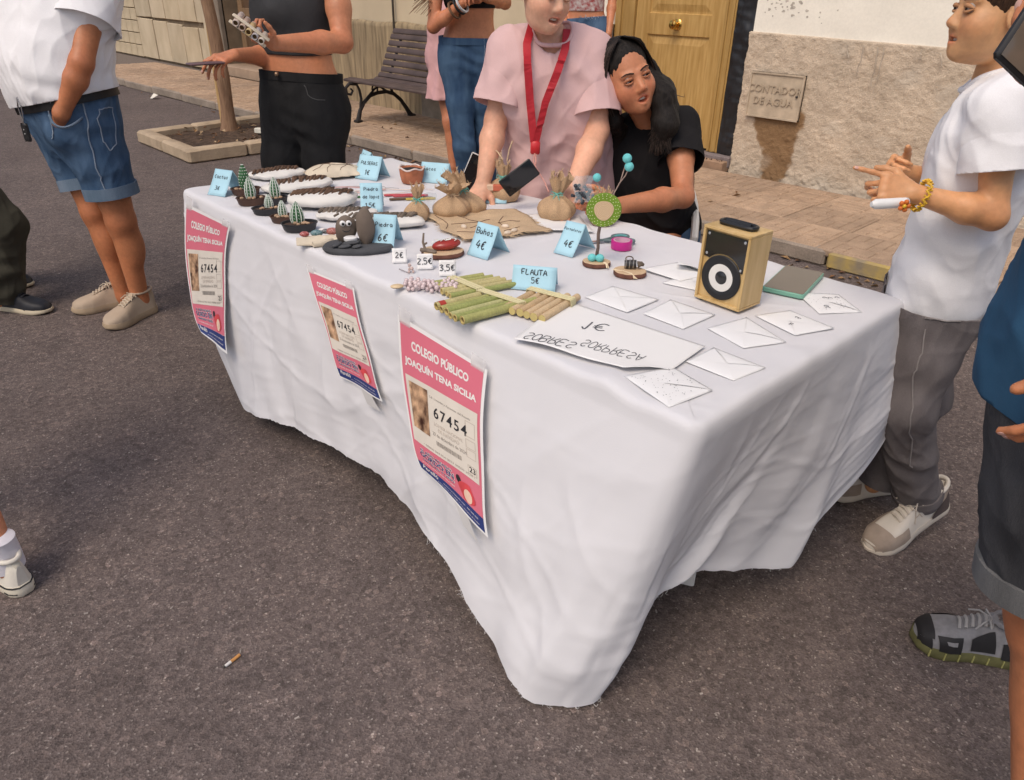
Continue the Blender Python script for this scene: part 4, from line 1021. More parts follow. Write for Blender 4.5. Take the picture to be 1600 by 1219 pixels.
b = MB(); b.lathe([(.019, 0), (.020, .002), (.020, .009), (.016, .011), (.001, .0105)], (-.016, -.010, .032), 20, sy=.8); b.build("white_candle", mat("wax_white", (.78, .77, .76), .5, .02), sf)
for dx in (-.0095, .0080):
    b = MB(); b.ball((dx - .026, .0068, .078), (.0085, .0045, .0085), 14, 9); e = b.build("googly_eye", mat("eye_white", (.80, .79, .77), .25, .02), sf)
    b = MB(); b.ball((dx - .0245, .0022, .0770), (.0040, .0016, .0044), 10, 6); b.build("pupil", mat("pupil_black", (.012, .012, .012), .3), e)
b = MB(); b.tube([(-.026 + .014 * t, .0062 + .0035 * t * t - .001, .0535 + .006 * t * t) for t in np.linspace(-1, 1, 9)], [.0004, .001, .0012, .0012, .0012, .0012, .0012, .001, .0004], 6); b.build("painted_smile", ink, pl)
for dx, l in ((-.054, .02), (-.012, .018)):
    b = MB(); b.tube([(dx - .004, .026, .095), (dx + l * .5, .024, .103)], .0035, 6); b.build("twig_brow", bark_g, sf)
# --- red painted stone on a wood slice
ring_m = None
def slice_mat():
    m = bpy.data.materials.new("wood_slice_rings"); m.use_nodes = True; nt = m.node_tree; N = nt.nodes; L = nt.links; p = N["Principled BSDF"]; p.inputs["Roughness"].default_value = .75
    tc = N.new("ShaderNodeTexCoord"); w = N.new("ShaderNodeTexWave"); w.wave_type = 'RINGS'; w.rings_direction = 'Z'; w.inputs["Scale"].default_value = 75; w.inputs["Distortion"].default_value = 3.2; w.inputs["Detail"].default_value = 3; w.inputs["Detail Scale"].default_value = 2
    L.new(tc.outputs["Object"], w.inputs["Vector"]); r = N.new("ShaderNodeValToRGB"); r.color_ramp.elements[0].color = (.50, .34, .20, 1); r.color_ramp.elements[1].color = (.64, .48, .31, 1); L.new(w.outputs[0], r.inputs[0]); L.new(r.outputs[0], p.inputs["Base Color"]); return m
ring_m = slice_mat(); bark_r = mat("slice_bark", (.15, .065, .045), .9, .35, 30, bump=.001)
def wslice(par, rx, ry, hh, name="wood_slice"):
    b = MB(); b.lathe([(rx * .96, 0), (rx, .002), (rx * 1.01, hh * .5), (rx * .985, hh - .001)], n=32, sy=ry / rx, wob=lambda a, z: 1 + .025 * math.sin(3 * a + 1) + .012 * math.sin(7 * a)); o = b.build("bark_edge", bark_r, par)
    b = MB(); b.lathe([(rx * .985, hh - .001), (rx * .955, hh + .0008), (.0005, hh + .0008)], n=32, sy=ry / rx, wob=lambda a, z: 1 + .025 * math.sin(3 * a + 1) + .012 * math.sin(7 * a)); b.build("cut_face", ring_m, par)
rs = empty("painted_stone", (-1.652, 1.302, TT), "glossy red painted stone with white marks on a wood slice, twig beside it", "painted stone", None, face(-1.652, 1.302))
wslice(rs, .062, .046, .014)
pebble("red_stone", (.012, .006, .029), (.044, .024, .015), mat("red_paint", (.33, .032, .022), .25, .2, 20, coat=.4), (0, -.10, .18), par=rs)
b = MB()
for pts in [[(-.020, -.006, .043), (-.008, .004, .0455), (-.022, .012, .042)], [(-.004, -.010, .0445), (.004, .002, .0462), (.012, -.008, .0455)], [(.020 + .008 * math.cos(t), .004 + .007 * math.sin(t), .0468 + .002 * math.cos(t)) for t in np.linspace(0, 5.5, 9)], [(.036, -.006, .0445), (.042, .004, .045), (.036, .012, .0455)], [(-.030, -.008, .037), (-.026, .002, .040)]]:
    b.tube(pts, .0017, 5, flat=.5)
o = b.build("white_marks", cw, rs); o["kind"] = "stuff"
b = MB(); b.tube([(-.062, -.010, .019), (-.040, -.022, .020), (-.018, -.034, .019)], [.006, .0065, .005], 7); b.tube([(-.050, -.012, .023), (-.055, -.006, .04), (-.052, -.004, .066)], [.0045, .004, .003], 6); b.tube([(-.052, -.008, .034), (-.044, -.012, .040)], .003, 5); b.build("twig", bark_g, rs)
# --- clay pot
cp_ = empty("clay_pot", (-2.435, 1.775, TT), "small terracotta pot with a torn white rim and dark soil", "pot", None, .6)
b = MB(); b.lathe([(.036, 0), (.040, .004), (.047, .030), (.050, .056), (.047, .058), (.042, .05), (.0005, .048)], n=26, wob=lambda a, z: 1 + .04 * math.sin(3 * a) * z / .05); b.build("pot_wall", mat("terracotta", (.42, .15, .075), .8, .2, 40, bump=.001, bscale=90), cp_)
b = MB(); b.tube([(.049 * (1 + .04 * math.sin(3 * a)) * math.cos(a), .049 * (1 + .04 * math.sin(3 * a)) * math.sin(a), .058 + .004 * math.sin(5 * a)) for a in np.linspace(0, 2 * PI, 33)], .0032, 6); b.build("white_rim", mat("pale_glaze", (.70, .60, .55), .6, .1, 40), cp_)
b = MB(); b.lathe([(.046, .050), (.02, .056), (.0005, .055)], n=20); b.build("soil", mat("black_soil", (.02, .02, .022), .9, .3, 80), cp_)
# --- coloured flat sticks
for i, (x, y, L_, rz, c, nm, lb) in enumerate([(-2.345, 1.515, .10, .95, (.05, .16, .06), 'green', "flat green craft stick beside the sanding stone card"), (-2.295, 1.620, .125, 1.02, (.52, .07, .09), 'red', "upper red craft stick pointing at the sacks"), (-2.262, 1.640, .130, 1.0, (.50, .09, .11), 'pink', "lower red craft stick under the other red one"), (-2.225, 1.615, .16, 1.05, (.12, .075, .045), 'brown', "dark brown craft stick nearest the first sack"), (-2.200, 1.640, .11, 1.02, (.50, .38, .08), 'yellow', "yellow speckled craft stick beside the brown one"), (-2.315, 1.500, .06, .95, (.05, .035, .03), 'black', "short black stick below the green one")]):
    b = MB(); n = 8; ol = [(L_ / 2 - .007 + .007 * math.cos(t), .007 * math.sin(t)) for t in np.linspace(-PI / 2, PI / 2, n)] + [(-L_ / 2 + .007 + .007 * math.cos(t), .007 * math.sin(t)) for t in np.linspace(PI / 2, 3 * PI / 2, n)]
    b.prism(ol, .0005, .004 + .0005 * i); o = b.build("craft_stick", mat("stick_" + nm, c, .6, .2, 80)); o.location = (x, y, TT); o.rotation_euler = (0, 0, rz); tag(o, lb, "craft stick", "coloured craft sticks")
# --- thread bracelets
R = random.Random(9); tm = [mat("thread_pink", (.60, .30, .28), .8, .1, 60), mat("thread_grey", (.40, .38, .37), .8, .1, 60), mat("thread_cream", (.66, .55, .48), .8, .1, 60)]
for i, (x, y, r1, r2, a) in enumerate([(-2.49, 1.50, .105, .050, .9), (-2.47, 1.54, .110, .048, 1.0), (-2.38, 1.60, .14, .03, 1.05)]):
    b = MB(); q = [(r1 * math.cos(t), r2 * math.sin(t) + .01 * math.sin(3 * t + i), .0022 + .0012 * math.sin(5 * t)) for t in np.linspace(0, 2 * PI, 40)]
    b.tube(q, .0016, 6); b.tube([q[0], (r1 + .03, .01, .002), (r1 + .05, -.004, .002)], .0012, 5)
    o = b.build("thread_bracelet", tm[i]); o.location = (x, y, TT); o.rotation_euler = (0, 0, a)
    tag(o, ["pink thread bracelet loop behind the thickest stone", "grey thread bracelet loop overlapping the pink one", "cream thread bracelet stretched out towards the clay pot"][i], "bracelet", "thread bracelets")

# --- burlap sacks
burlap = mat("burlap", (.46, .31, .185), .95, .12, 18, bump=.0012, bscale=260, fine=.22, fscale=420)
teal_y = mat("teal_yarn", (.16, .46, .40), .85, .1, 80); jute = mat("jute_string", (.60, .44, .28), .9, .12, 80)
def sack(x, y, rx, ry, hb, hn, lean, label, seed, yarn=teal_y, droop=0., open_=1.):
    r = empty("burlap_sack", (x, y, TT), label, "sack", "little tied burlap sacks", face(x, y) + .3 * math.sin(seed)); R = random.Random(seed)
    H_ = hb + hn
    def S(u, v):
        a = 2 * PI * u; z = H_ * v; vb = hb / H_
        if v < vb:
            t = v / vb; rr_ = (.80 + .30 * math.sin(PI * min(1, t * 1.15)) ** .8) * (1 - t ** 3 * .80)
        else:
            t = (v - vb) / (1 - vb); rr_ = .20 + .45 * t ** .7 * open_
        fold = 1 + (.10 + .20 * v ** 2) * math.sin(a * 7 + seed + 2 * v) * (.4 + .6 * v) + .07 * noise.noise((math.cos(a) * 2, math.sin(a) * 2, v * 3 + seed))
        z2 = z * (1 - .35 * droop * max(0, v - vb)) + (.010 * math.sin(a * 5 + seed) + .008 * noise.noise((a * 2, seed, 1))) * max(0, v - vb) * 3
        return (rx * rr_ * fold * math.cos(a) + lean[0] * v ** 1.6, ry * rr_ * fold * math.sin(a) + lean[1] * v ** 1.6, max(.001, z2))
    b = MB(); b.grid(lambda u, v: S(u, v), 48, 30, True); b.f.append(tuple(range(47, -1, -1))); o = b.build("bag", burlap, r, angle=180)
    vb = hb / H_; b = MB()
    for k in range(2):
        q = [tuple(Vector(S(u, vb + .012 * k)) + (Vector(S(u, vb)) - Vector((lean[0] * vb ** 1.6, lean[1] * vb ** 1.6, S(u, vb)[2]))).normalized() * .0015) for u in np.linspace(0, 1, 25)]; b.tube(q, .0018, 5)
    c = Vector(S(.75, vb)) + Vector((0, -.003, 0))
    for sx in (-1, 1):
        b.tube([c, c + Vector((sx * .016, -.008, .010)), c + Vector((sx * .022, -.006, -.002)), c + Vector((sx * .006, -.005, -.003)), c], .0014, 5)
        b.tube([c, c + Vector((sx * .010, -.008, -.012)), c + Vector((sx * .014 + .004, -.010, -.040))], .0014, 5)
    b.build("tie", yarn, r)
    b = MB()
    for k in range(70):
        u = R.random(); p = Vector(S(u, 1.)); d = Vector((R.uniform(-.5, .5), R.uniform(-.5, .5), R.uniform(.2, 1))) * .012; b.tube([p, p + d], .0006, 3, cap=False)
    o = b.build("frayed_edge", jute, r); o["kind"] = "stuff"
    return r
sack(-1.990, 1.465, .040, .034, .070, .038, (.006, .004), "upright burlap sack tied with teal yarn, leftmost of the sacks", 1, open_=.6)
sack(-1.955, 1.585, .062, .046, .076, .036, (.004, .0), "burlap sack with a frayed ruffled top and cream string", 2, yarn=jute, open_=1.25, droop=.6)
sack(-1.955, 1.665, .058, .044, .078, .060, (-.055, .01), "burlap sack leaning left with teal yarn round its neck", 3, open_=.8, droop=.5)
sack(-2.005, 1.870, .062, .048, .085, .045, (.0, .0), "burlap sack by the table edge behind the orange eraser", 4, open_=.4)
sack(-1.715, 1.845, .062, .052, .084, .058, (.016, .0), "rounded burlap sack standing alone on white paper, long frayed top", 5, open_=.75)
sack(-1.560, 1.905, .040, .036, .070, .040, (-.004, .0), "burlap sack partly hidden behind the Portafotos card", 6, open_=.9)
b = MB()
for (p0, p1, p2) in [((-2.01, 1.872, .90), (-2.03, 1.865, .925), (-2.05, 1.86, .935)), ((-1.99, 1.874, .90), (-1.985, 1.88, .94), (-1.975, 1.885, .968))]: b.tube([p0, p1, p2], .0028, 6)
o = b.build("jute_string", jute, origin=(-2, 1.87, .9)); o.location = (-2, 1.87, .9); tag(o, "stiff cream string ends sticking up from the sack by the edge", "string")
er = MB(); er.box((0, 0, .0), (.060, .022, .022), bev=.003); o = er.build("eraser", mat("eraser_orange", (.52, .14, .08), .6, .1, 20)); o.location = (-2.00, 1.828, TT + .052); o.rotation_euler = (0, 0, .75); tag(o, "orange and cream eraser lying on the low blue card", "eraser")
b = MB(); b.box((-.018, 0, 0), (.026, .0225, .0225), bev=.003); b.build("cream_end", mat("eraser_cream", (.66, .48, .34), .6, .1, 20), o)
# clear packet between the sacks
b = MB(); b.grid(lambda u, v: (-.02 + .04 * u + .006 * math.sin(v * 9), .006 * math.sin(u * 7 + v * 5), .0 + .085 * v), 10, 16); o = b.build("clear_packet", mat("clear_plastic", (.62, .74, .80), .12, .05, 20, alpha=.28, spec=.8), angle=180); o.location = (-1.985, 1.515, TT); o.rotation_euler = (0, 0, .9); tag(o, "clear crinkled plastic packet squeezed between two burlap sacks", "packet")

# --- burlap mat with thread drawing and shells
mt = empty("burlap_mat", (-1.80, 1.62, TT), "flat frayed burlap mat sewn with dark threads and shells", "mat")
MC = [(-2.02, 1.50), (-1.70, 1.42), (-1.60, 1.70), (-1.86, 1.80)]
def MT(u, v):
    a = Vector(MC[0]).lerp(Vector(MC[1]), u); c = Vector(MC[3]).lerp(Vector(MC[2]), u); p = a.lerp(c, v)
    e = .016 * noise.noise((p.x * 16, p.y * 16, 2)) * (1 - 16 * u * (1 - u) * v * (1 - v))
    return (p.x + 1.80 + e, p.y - 1.62 + e, .0035 + max(0, .010 * noise.noise((p.x * 9, p.y * 9, 1)) + .005 * noise.noise((p.x * 25, p.y * 25, 1)) + .004))
b = MB(); b.grid(MT, 40, 34); o = b.build("mat", mat("burlap_light", (.52, .38, .24), .95, .12, 14, bump=.0012, bscale=240, fine=.2, fscale=420), mt, angle=180); solidify(o, .0016, 1)
b = MB()
def thr(pts):
    q = []
    for i in range(len(pts) - 1):
        for k in range(7):
            t = k / 7; p = MT(pts[i][0] + (pts[i + 1][0] - pts[i][0]) * t, pts[i][1] + (pts[i + 1][1] - pts[i][1]) * t); q.append((p[0], p[1], p[2] + .0022))
    b.tube(q, .0013, 5)
for p in [[(.2, .3), (.4, .45), (.55, .40), (.62, .25)], [(.42, .15), (.42, .45), (.35, .6)], [(.30, .75), (.5, .62), (.7, .6)], [(.5, .62), (.55, .9)], [(.75, .75), (.85, .5)], [(.15, .1), (.4, .12), (.6, .05)], [(.7, .1), (.9, .3)]]: thr(p)
o = b.build("sewn_threads", mat("brown_thread", (.1, .06, .04)), mt); o["kind"] = "stuff"
b = MB(); R = random.Random(4)
for k in range(260):
    t = R.random(); e = R.choice([(t, 0), (t, 1), (0, t), (1, t)]); p = Vector(MT(*e)); d = Vector((e[0] - .5, e[1] - .5, 0)).normalized() * R.uniform(.006, .018); b.tube([p, p + d + Vector((R.uniform(-.004, .004), R.uniform(-.004, .004), -.002))], .0005, 3, cap=False)
o = b.build("fringe", jute, mt); o["kind"] = "stuff"
shell_m = mat("shell", (.66, .56, .45), .45, .12, 40)
for u, v in ((.70, .62), (.88, .62), (.93, .52), (.60, .2)):
    p = MT(u, v); b = MB(); b.ball((p[0], p[1], p[2] + .006), (.013, .008, .007), 12, 8, rot=Matrix.Rotation(R.uniform(0, 3), 3, 'Z')); b.build("shell", shell_m, mt)
# paper under the lone sack
b = MB(); C4 = [(-1.80, 1.80), (-1.66, 1.66), (-1.50, 1.80), (-1.68, 1.93)]
def PP(u, v):
    p = Vector(C4[0]).lerp(Vector(C4[1]), u).lerp(Vector(C4[3]).lerp(Vector(C4[2]), u), v); return (p.x + 1.66, p.y - 1.8, .0015 + .014 * max(0, u - .55) ** 1.2 + .002 * math.sin(u * 5 + v * 4))
b.grid(PP, 16, 16); o = b.build("paper_sheet", white_paper, angle=180); solidify(o, .0004, 1); o.location = (-1.66, 1.80, TT); tag(o, "crumpled white paper lying under the lone rounded sack", "paper")

# --- the little tree
tr = empty("ornament_tree", (-1.297, 1.575, TT), "little craft tree with a dotted green disc on a twig, turquoise pompoms on wires", "ornament", None, face(-1.297, 1.575))
wslice(tr, .040, .030, .013)
b = MB(); b.tube([(-.002, .004, .010), (.002, .004, .05), (.000, .004, .09), (.004, .004, .125)], [.0052, .0045, .0048, .004], 8); b.build("twig_trunk", mat("twig_grey", (.14, .10, .085), .9, .25, 40, bump=.0008), tr)
disc = Vector((.010, .004, .158)); RX = Matrix.Rotation(PI / 2, 3, 'X')
b = MB(); b.lathe([(.001, -.006), (.0455, -.006), (.0475, -.003), (.0475, .003), (.0455, .006), (.001, .006)], disc, 32, rot=RX, wob=lambda a, z: 1 + .025 * math.sin(2 * a + 1)); b.build("green_disc", mat("lime_paint", (.16, .27, .025), .55, .12, 30), tr)
b = MB(); b.lathe([(.027, .0062), (.0265, .0075), (.0004, .0075)], (0, 0, 0), 26, wob=lambda a, z: 1 + .05 * math.sin(3 * a)); o = b.build("wood_centre", ring_m, tr); o.location = disc; o.rotation_euler = (PI / 2, 0, 0)
b = MB()
for rr_, n in ((.033, 20), (.0395, 24), (.0445, 22)):
    for k in range(n):
        a = 2 * PI * k / n + rr_ * 90; b.ball((disc.x + rr_ * math.cos(a), disc.y - .0066, disc.z + rr_ * math.sin(a)), .00145, 6, 4)
o = b.build("paint_dots", mat("pale_dots", (.62, .66, .36), .6, .05, 30), tr); o["kind"] = "stuff"
pom = mat("turquoise_pompom", (.16, .55, .56), .95, .12, 300, bump=.001, bscale=500)
wirem = mat("twisted_wire", (.36, .26, .22), .7, .2, 60)
for pts, e in (([(.000, .006, .205), (-.010, .006, .225), (-.014, .006, .236)], (-.015, .006, .244)), ([(.030, .006, .196), (.048, .008, .235), (.060, .010, .290)], (.061, .010, .297)), ([(.044, .008, .228), (.060, .008, .252), (.066, .008, .268)], (.068, .008, .276))):
    b = MB(); b.tube(pts, .0016, 6); b.build("wire", wirem, tr)
    b = MB(); b.ball(e, .0125 if e[2] > .27 else .0115, 14, 10); b.build("pompom", pom, tr)
for dx in (-.013, .009):
    b = MB(); b.ball((dx, -.006, .024), (.0125, .011, .0115), 14, 10); b.build("pompom", pom, tr)
b = MB(); b.tube([(.020, -.018, .0155), (.027, -.026, .015), (.031, -.032, .004)], .0018, 5); b.tube([(.022, -.016, .0155), (.030, -.024, .015), (.036, -.028, .003)], .0018, 5); b.build("raffia", mat("raffia", (.72, .60, .42), .8, .1, 40), tr)
# --- second wood slice with a tied dark bundle
ws = empty("slice_ornament", (-1.183, 1.583, TT), "wood slice carrying a small dark cylinder tied with raffia", "ornament", None, face(-1.183, 1.583))
wslice(ws, .045, .036, .014)
b = MB(); b.tube([(-.016, .010, .027), (.016, .012, .029)], .0115, 16); bb = b.build("dark_cylinder", mat("black_beads", (.03, .028, .03), .3, .5, 120, bump=.001), ws)
for k in range(3):
    b = MB(); x = -.012 + .010 * k; b.tube([(x, .011 + .0125 * math.cos(t), .028 + .0125 * math.sin(t)) for t in np.linspace(0, 2 * PI, 17)], .0012, 5); b.build("wire_band", mat("steel_wire", (.45, .43, .40), .35, .1, 30, metal=.8), bb)
b = MB(); b.tube([(.020, .012, .028), (.030, .014, .030), (.036, .016, .026)], [.010, .007, .004], 8); b.tube([(-.004 + .010 * math.cos(t), .016, .041 + .007 * math.sin(t)) for t in np.linspace(-.5, 3.6, 11)], .0018, 5); b.build("twisted_twig", bark_g, ws)
b = MB()
for k in range(3): b.tube([(-.046, -.006 + .003 * k, .014), (-.018, -.016, .0165), (.006, -.028 - .003 * k, .0155), (.014 + .004 * k, -.038, .004)], .0016, 5, flat=.6)
b.build("raffia", mat("raffia", (.7, .6, .4)), ws)
# --- scissors and tape
scz = empty("scissors", (-1.42, 1.765, TT), "grey and teal handled scissors lying behind the pink tape", "scissors", None, 1.05)
sg = mat("scissor_grip", (.10, .15, .16), .5, .15, 20); sg2 = mat("scissor_teal", (.12, .38, .38), .5, .1, 20)
for sy in (-1, 1):
    b = MB(); q = [(.055 + .026 * math.cos(t), sy * .024 + .017 * math.sin(t), .008) for t in np.linspace(0, 2 * PI, 21)]; b.tube(q, .0052, 8); h = b.build("grip", sg, scz)
    b = MB(); q = [(.055 + .021 * math.cos(t), sy * .024 + .0125 * math.sin(t), .0085) for t in np.linspace(0, 2 * PI, 21)]; b.tube(q, .0028, 6); b.build("inner_lining", sg2, h)
    b = MB(); b.tube([(.030, sy * .016, .008), (.0, sy * .003, .007), (-.03, -sy * .005, .006)], [.005, .0055, .004], 6); b.build("shank", sg, scz)
    b = MB(); b.prism([(-.10, -sy * .002), (-.02, -sy * .010), (.0, -sy * .001), (-.02, sy * .004)], .004 + .0012 * sy, .0052 + .0012 * sy); b.build("blade", mat("steel", (.55, .55, .56), .25, .05, 20, metal=1.), scz, smooth=False)
tp = empty("tape_roll", (-1.352, 1.755, TT), "roll of bright pink adhesive tape beside the scissors", "tape")
b = MB(); b.lathe([(.0285, 0), (.0315, .0), (.0320, .001), (.0320, .024), (.0315, .025), (.0235, .025)], n=36, cap=False); b.build("tape_wound", mat("magenta_tape", (.58, .02, .25), .35, .06, 10, spec=.5), tp)
b = MB(); b.lathe([(.0235, .0255), (.0255, .0255), (.0255, .0002), (.0225, .0002), (.0225, .0255), (.0235, .0255)], n=36, cap=False); b.build("core", mat("pale_core", (.72, .45, .56), .5, .05, 10), tp)

# --- pink bead string with a shell clasp, tiny earrings
bead_m = mat("pearl_pink", (.62, .50, .50), .25, .06, 20, coat=.5)
bs = empty("bead_bracelet", (-1.462, 1.10, TT), "bunched bracelet of pearly pink beads with a cream shell clasp", "bracelet", None, face(-1.46, 1.10) - .12)
R = random.Random(11); bme = MB().ball((0, 0, 0), .0062, 10, 7).mesh("bead"); bme.materials.append(bead_m); shade(bme, 180)
cells = []
for k in range(88):
    for _ in range(30):
        t = R.random(); px = -.058 + .135 * t; py = R.gauss(0, .016 + .006 * t); pz = .0063 + (R.random() < .35) * .0095
        if abs(py) < .032 and all((px - q[0]) ** 2 + (py - q[1]) ** 2 + (pz - q[2]) ** 2 > .0098 ** 2 for q in cells): break
    cells.append((px, py, pz)); o = link_mesh("bead", bme, None, bs); o.location = (px, py, pz); s = R.uniform(.85, 1.1); o.scale = (s, s, s)
b = MB(); b.ball((-.078, -.004, .006), (.018, .012, .0055), 14, 8, rot=Matrix.Rotation(.25, 3, 'Z')); b.build("shell_clasp", mat("gold_shell", (.60, .46, .28), .35, .12, 30), bs)
ea = empty("earring", (-1.592, 1.140, TT), "tiny pair of pale bead earrings in front of the 2€ card", "earrings")
for p in ((0, 0, .020), (.006, .003, .012), (-.004, .002, .008), (.010, .004, .004), (.002, -.004, .003)):
    b = MB(); b.ball(p, .005 if p[2] > .01 else .004, 9, 6); b.build("bead", mat("bead_beige", (.55, .42, .38), .4, .2, 60), ea)
b = MB(); R = random.Random(8)
for k in range(8): b.tube([(-.035 + .006 * k, -.012, .002), (-.032 + .006 * k, -.010, .004), (-.030 + .006 * k, -.013, .002)], .0007, 4)
o = b.build("hook_row", mat("hook_grey", (.25, .22, .22), .4, .1, 30), ea); o["kind"] = "stuff"

# --- cane flutes
cane = [mat("cane_%d" % i, c, .5, .15, 8, stretch=(30, 30, 3), spec=.4) for i, c in enumerate([(.36, .36, .13), (.44, .43, .20), (.30, .33, .11), (.48, .42, .20)])]
cane_in = mat("cane_inside", (.50, .40, .16), .8, .1, 20); hol = mat("cane_hollow", (.10, .06, .025), .9); raf = mat("raffia_binding", (.66, .60, .36), .7, .12, 30, stretch=(1, 60, 1))
def flute(name, x, y, rz, n, pitch, r0, L0_, dL, z, label, mats, bind, wood=False, skew=0., seed=1):
    r = empty(name, (x, y, TT + z), label, "flute", "hand made pan flutes", rz); R = random.Random(seed)
    for k in range(n):
        rad = r0 * R.uniform(.85, 1.08); yy = (k - (n - 1) / 2) * pitch; l = L0_ - dL * k; x0 = -L0_ / 2 + skew * k + R.uniform(-.004, .004); zz = rad + R.uniform(0, .001)
        b = MB(); prof = [(0, 1.0), (.35, 1.0), (.37, 1.06), (.39, 1.0), (1., .98)]
        pts = [(x0 + l * t, yy, zz) for t, _ in prof]; b.tube(pts, [rad * q for _, q in prof], 14, cap=False)
        t_ = b.build("cane", R.choice(mats), r)
        for xe, sg in ((x0, -1), (x0 + l, 1)):
            RY = Matrix.Rotation(sg * PI / 2, 3, 'Y')
            b = MB(); b.lathe([(rad, 0), (rad * .98, .0012), (rad * .68, .0012), (rad * .62, -.004)], (xe, yy, zz), 14, rot=RY, cap=False); b.build("cut_end", cane_in, t_)
            b = MB(); b.lathe([(rad * .64, -.0035), (.0004, -.0035)] if not wood else [(rad * .70, .0010), (.0004, .0012)], (xe, yy, zz), 12, rot=RY, cap=False); b.build("bore", hol if not wood else cane_in, t_)
    w = (n - 1) / 2 * pitch + r0 * 1.25
    for bx, sl in bind:
        for q in range(5):
            b = MB(); o_ = (q - 2) * .0052
            top = [(bx + o_ + sl * s, s, 2 * r0 + .0016 + .0006 * (q % 2)) for s in np.linspace(-w, w, 9)]; bot = [(bx + o_ + sl * s, s, -.0002) for s in np.linspace(w, -w, 5)]
            side1 = [(bx + o_ + sl * w, w + .002, r0)]; side2 = [(bx + o_ - sl * w, -w - .002, r0)]
            b.tube(top + side1 + bot + side2 + [top[0]], .0024, 5, flat=.5); b.build("raffia_wrap", raf, r)
    return r
flute("pan_flute", -1.385, 1.205, 1.32, 6, .0185, .0085, .205, .012, .001, "green cane pan flute behind, its far end raised, bound with raffia", cane, [(-.035, -.25)], seed=1)
fl2 = flute("pan_flute", -1.262, 1.125, 1.46, 6, .021, .0098, .215, .018, .002, "green cane pan flute in front with a red banded pipe", cane, [(.045, -.25)], seed=2)
flute("pan_flute", -1.178, 1.235, 1.80, 6, .0205, .0105, .17, .010, .001, "pale wooden pan flute half covered by the paper sign", [mat("pale_stick", (.52, .37, .21), .7, .12, 12, stretch=(20, 20, 3)), mat("pale_stick_b", (.58, .43, .26), .7, .12, 12, stretch=(20, 20, 3))], [(.040, 0.02)], True, seed=3)
b = MB(); b.tube([(-.103, .0525, .0106), (-.086, .0525, .0106)], .0114, 14, cap=False); b.build("red_tape_band", mat("red_tape", (.40, .05, .035), .4, .1, 20), fl2)

# --- hand-lettered sheet, seen from its back
SG = [(-1.075, 1.040), (-.748, 1.128), (-.775, 1.337), (-1.171, 1.302)]   # near left, near right, far right, far left
def SGp(u, v):
    p = Vector(SG[0]).lerp(Vector(SG[1]), u).lerp(Vector(SG[3]).lerp(Vector(SG[2]), u), v)
    cut = max(0, u - .78) * max(0, .28 - v) * 1.2
    z = .0050 + .0045 * max(0, 1 - v * 3.2) * (1 + .8 * math.sin(u * 9)) * (.4 + .6 * math.sin(u * PI)) + .004 * math.sin(u * 3 + .5) * (1 - v) + .004 * max(0, u - .8) * 5 * max(0, .4 - v)
    return Vector((p.x + .95 - cut * .5, p.y - 1.2 + cut * .5, z))
sg_ = empty("paper_sign", (-.95, 1.20, TT), "white paper sheet with SOBRES SORPRESA 1€ showing through upside down", "sign")
b = MB(); b.grid(lambda u, v: SGp(u, v), 36, 26); o = b.build("sheet", white_paper, sg_, angle=180); solidify(o, .0004, -1)
b = MB(); mk = mat("marker_grey", (.09, .095, .11), .6, .15, 60)
def sign_text(t, u0, v0, hgt, wid, slope, seed):
    vs, fs = pen2d(t, 1., .085, .18, seed=seed); xs = [p[0] for p in vs]; w = max(xs) - min(xs)
    q = []
    for x, y in vs:
        u = u0 + (x - min(xs)) / w * wid; v = v0 + (1 - y) * hgt + slope * (x - min(xs)) / w
        q.append(SGp(u, v) + Vector((0, 0, .0008)))
    b.add(q, fs)
sign_text("SOBRES", .05, .03, .15, .34, .05, 3); sign_text("SORPRESA", .405, .20, .15, .40, .04, 5); sign_text("1€", .29, .53, .18, .15, .08, 8)
o = b.build("handwriting", mk, sg_, smooth=False); o["kind"] = "stuff"

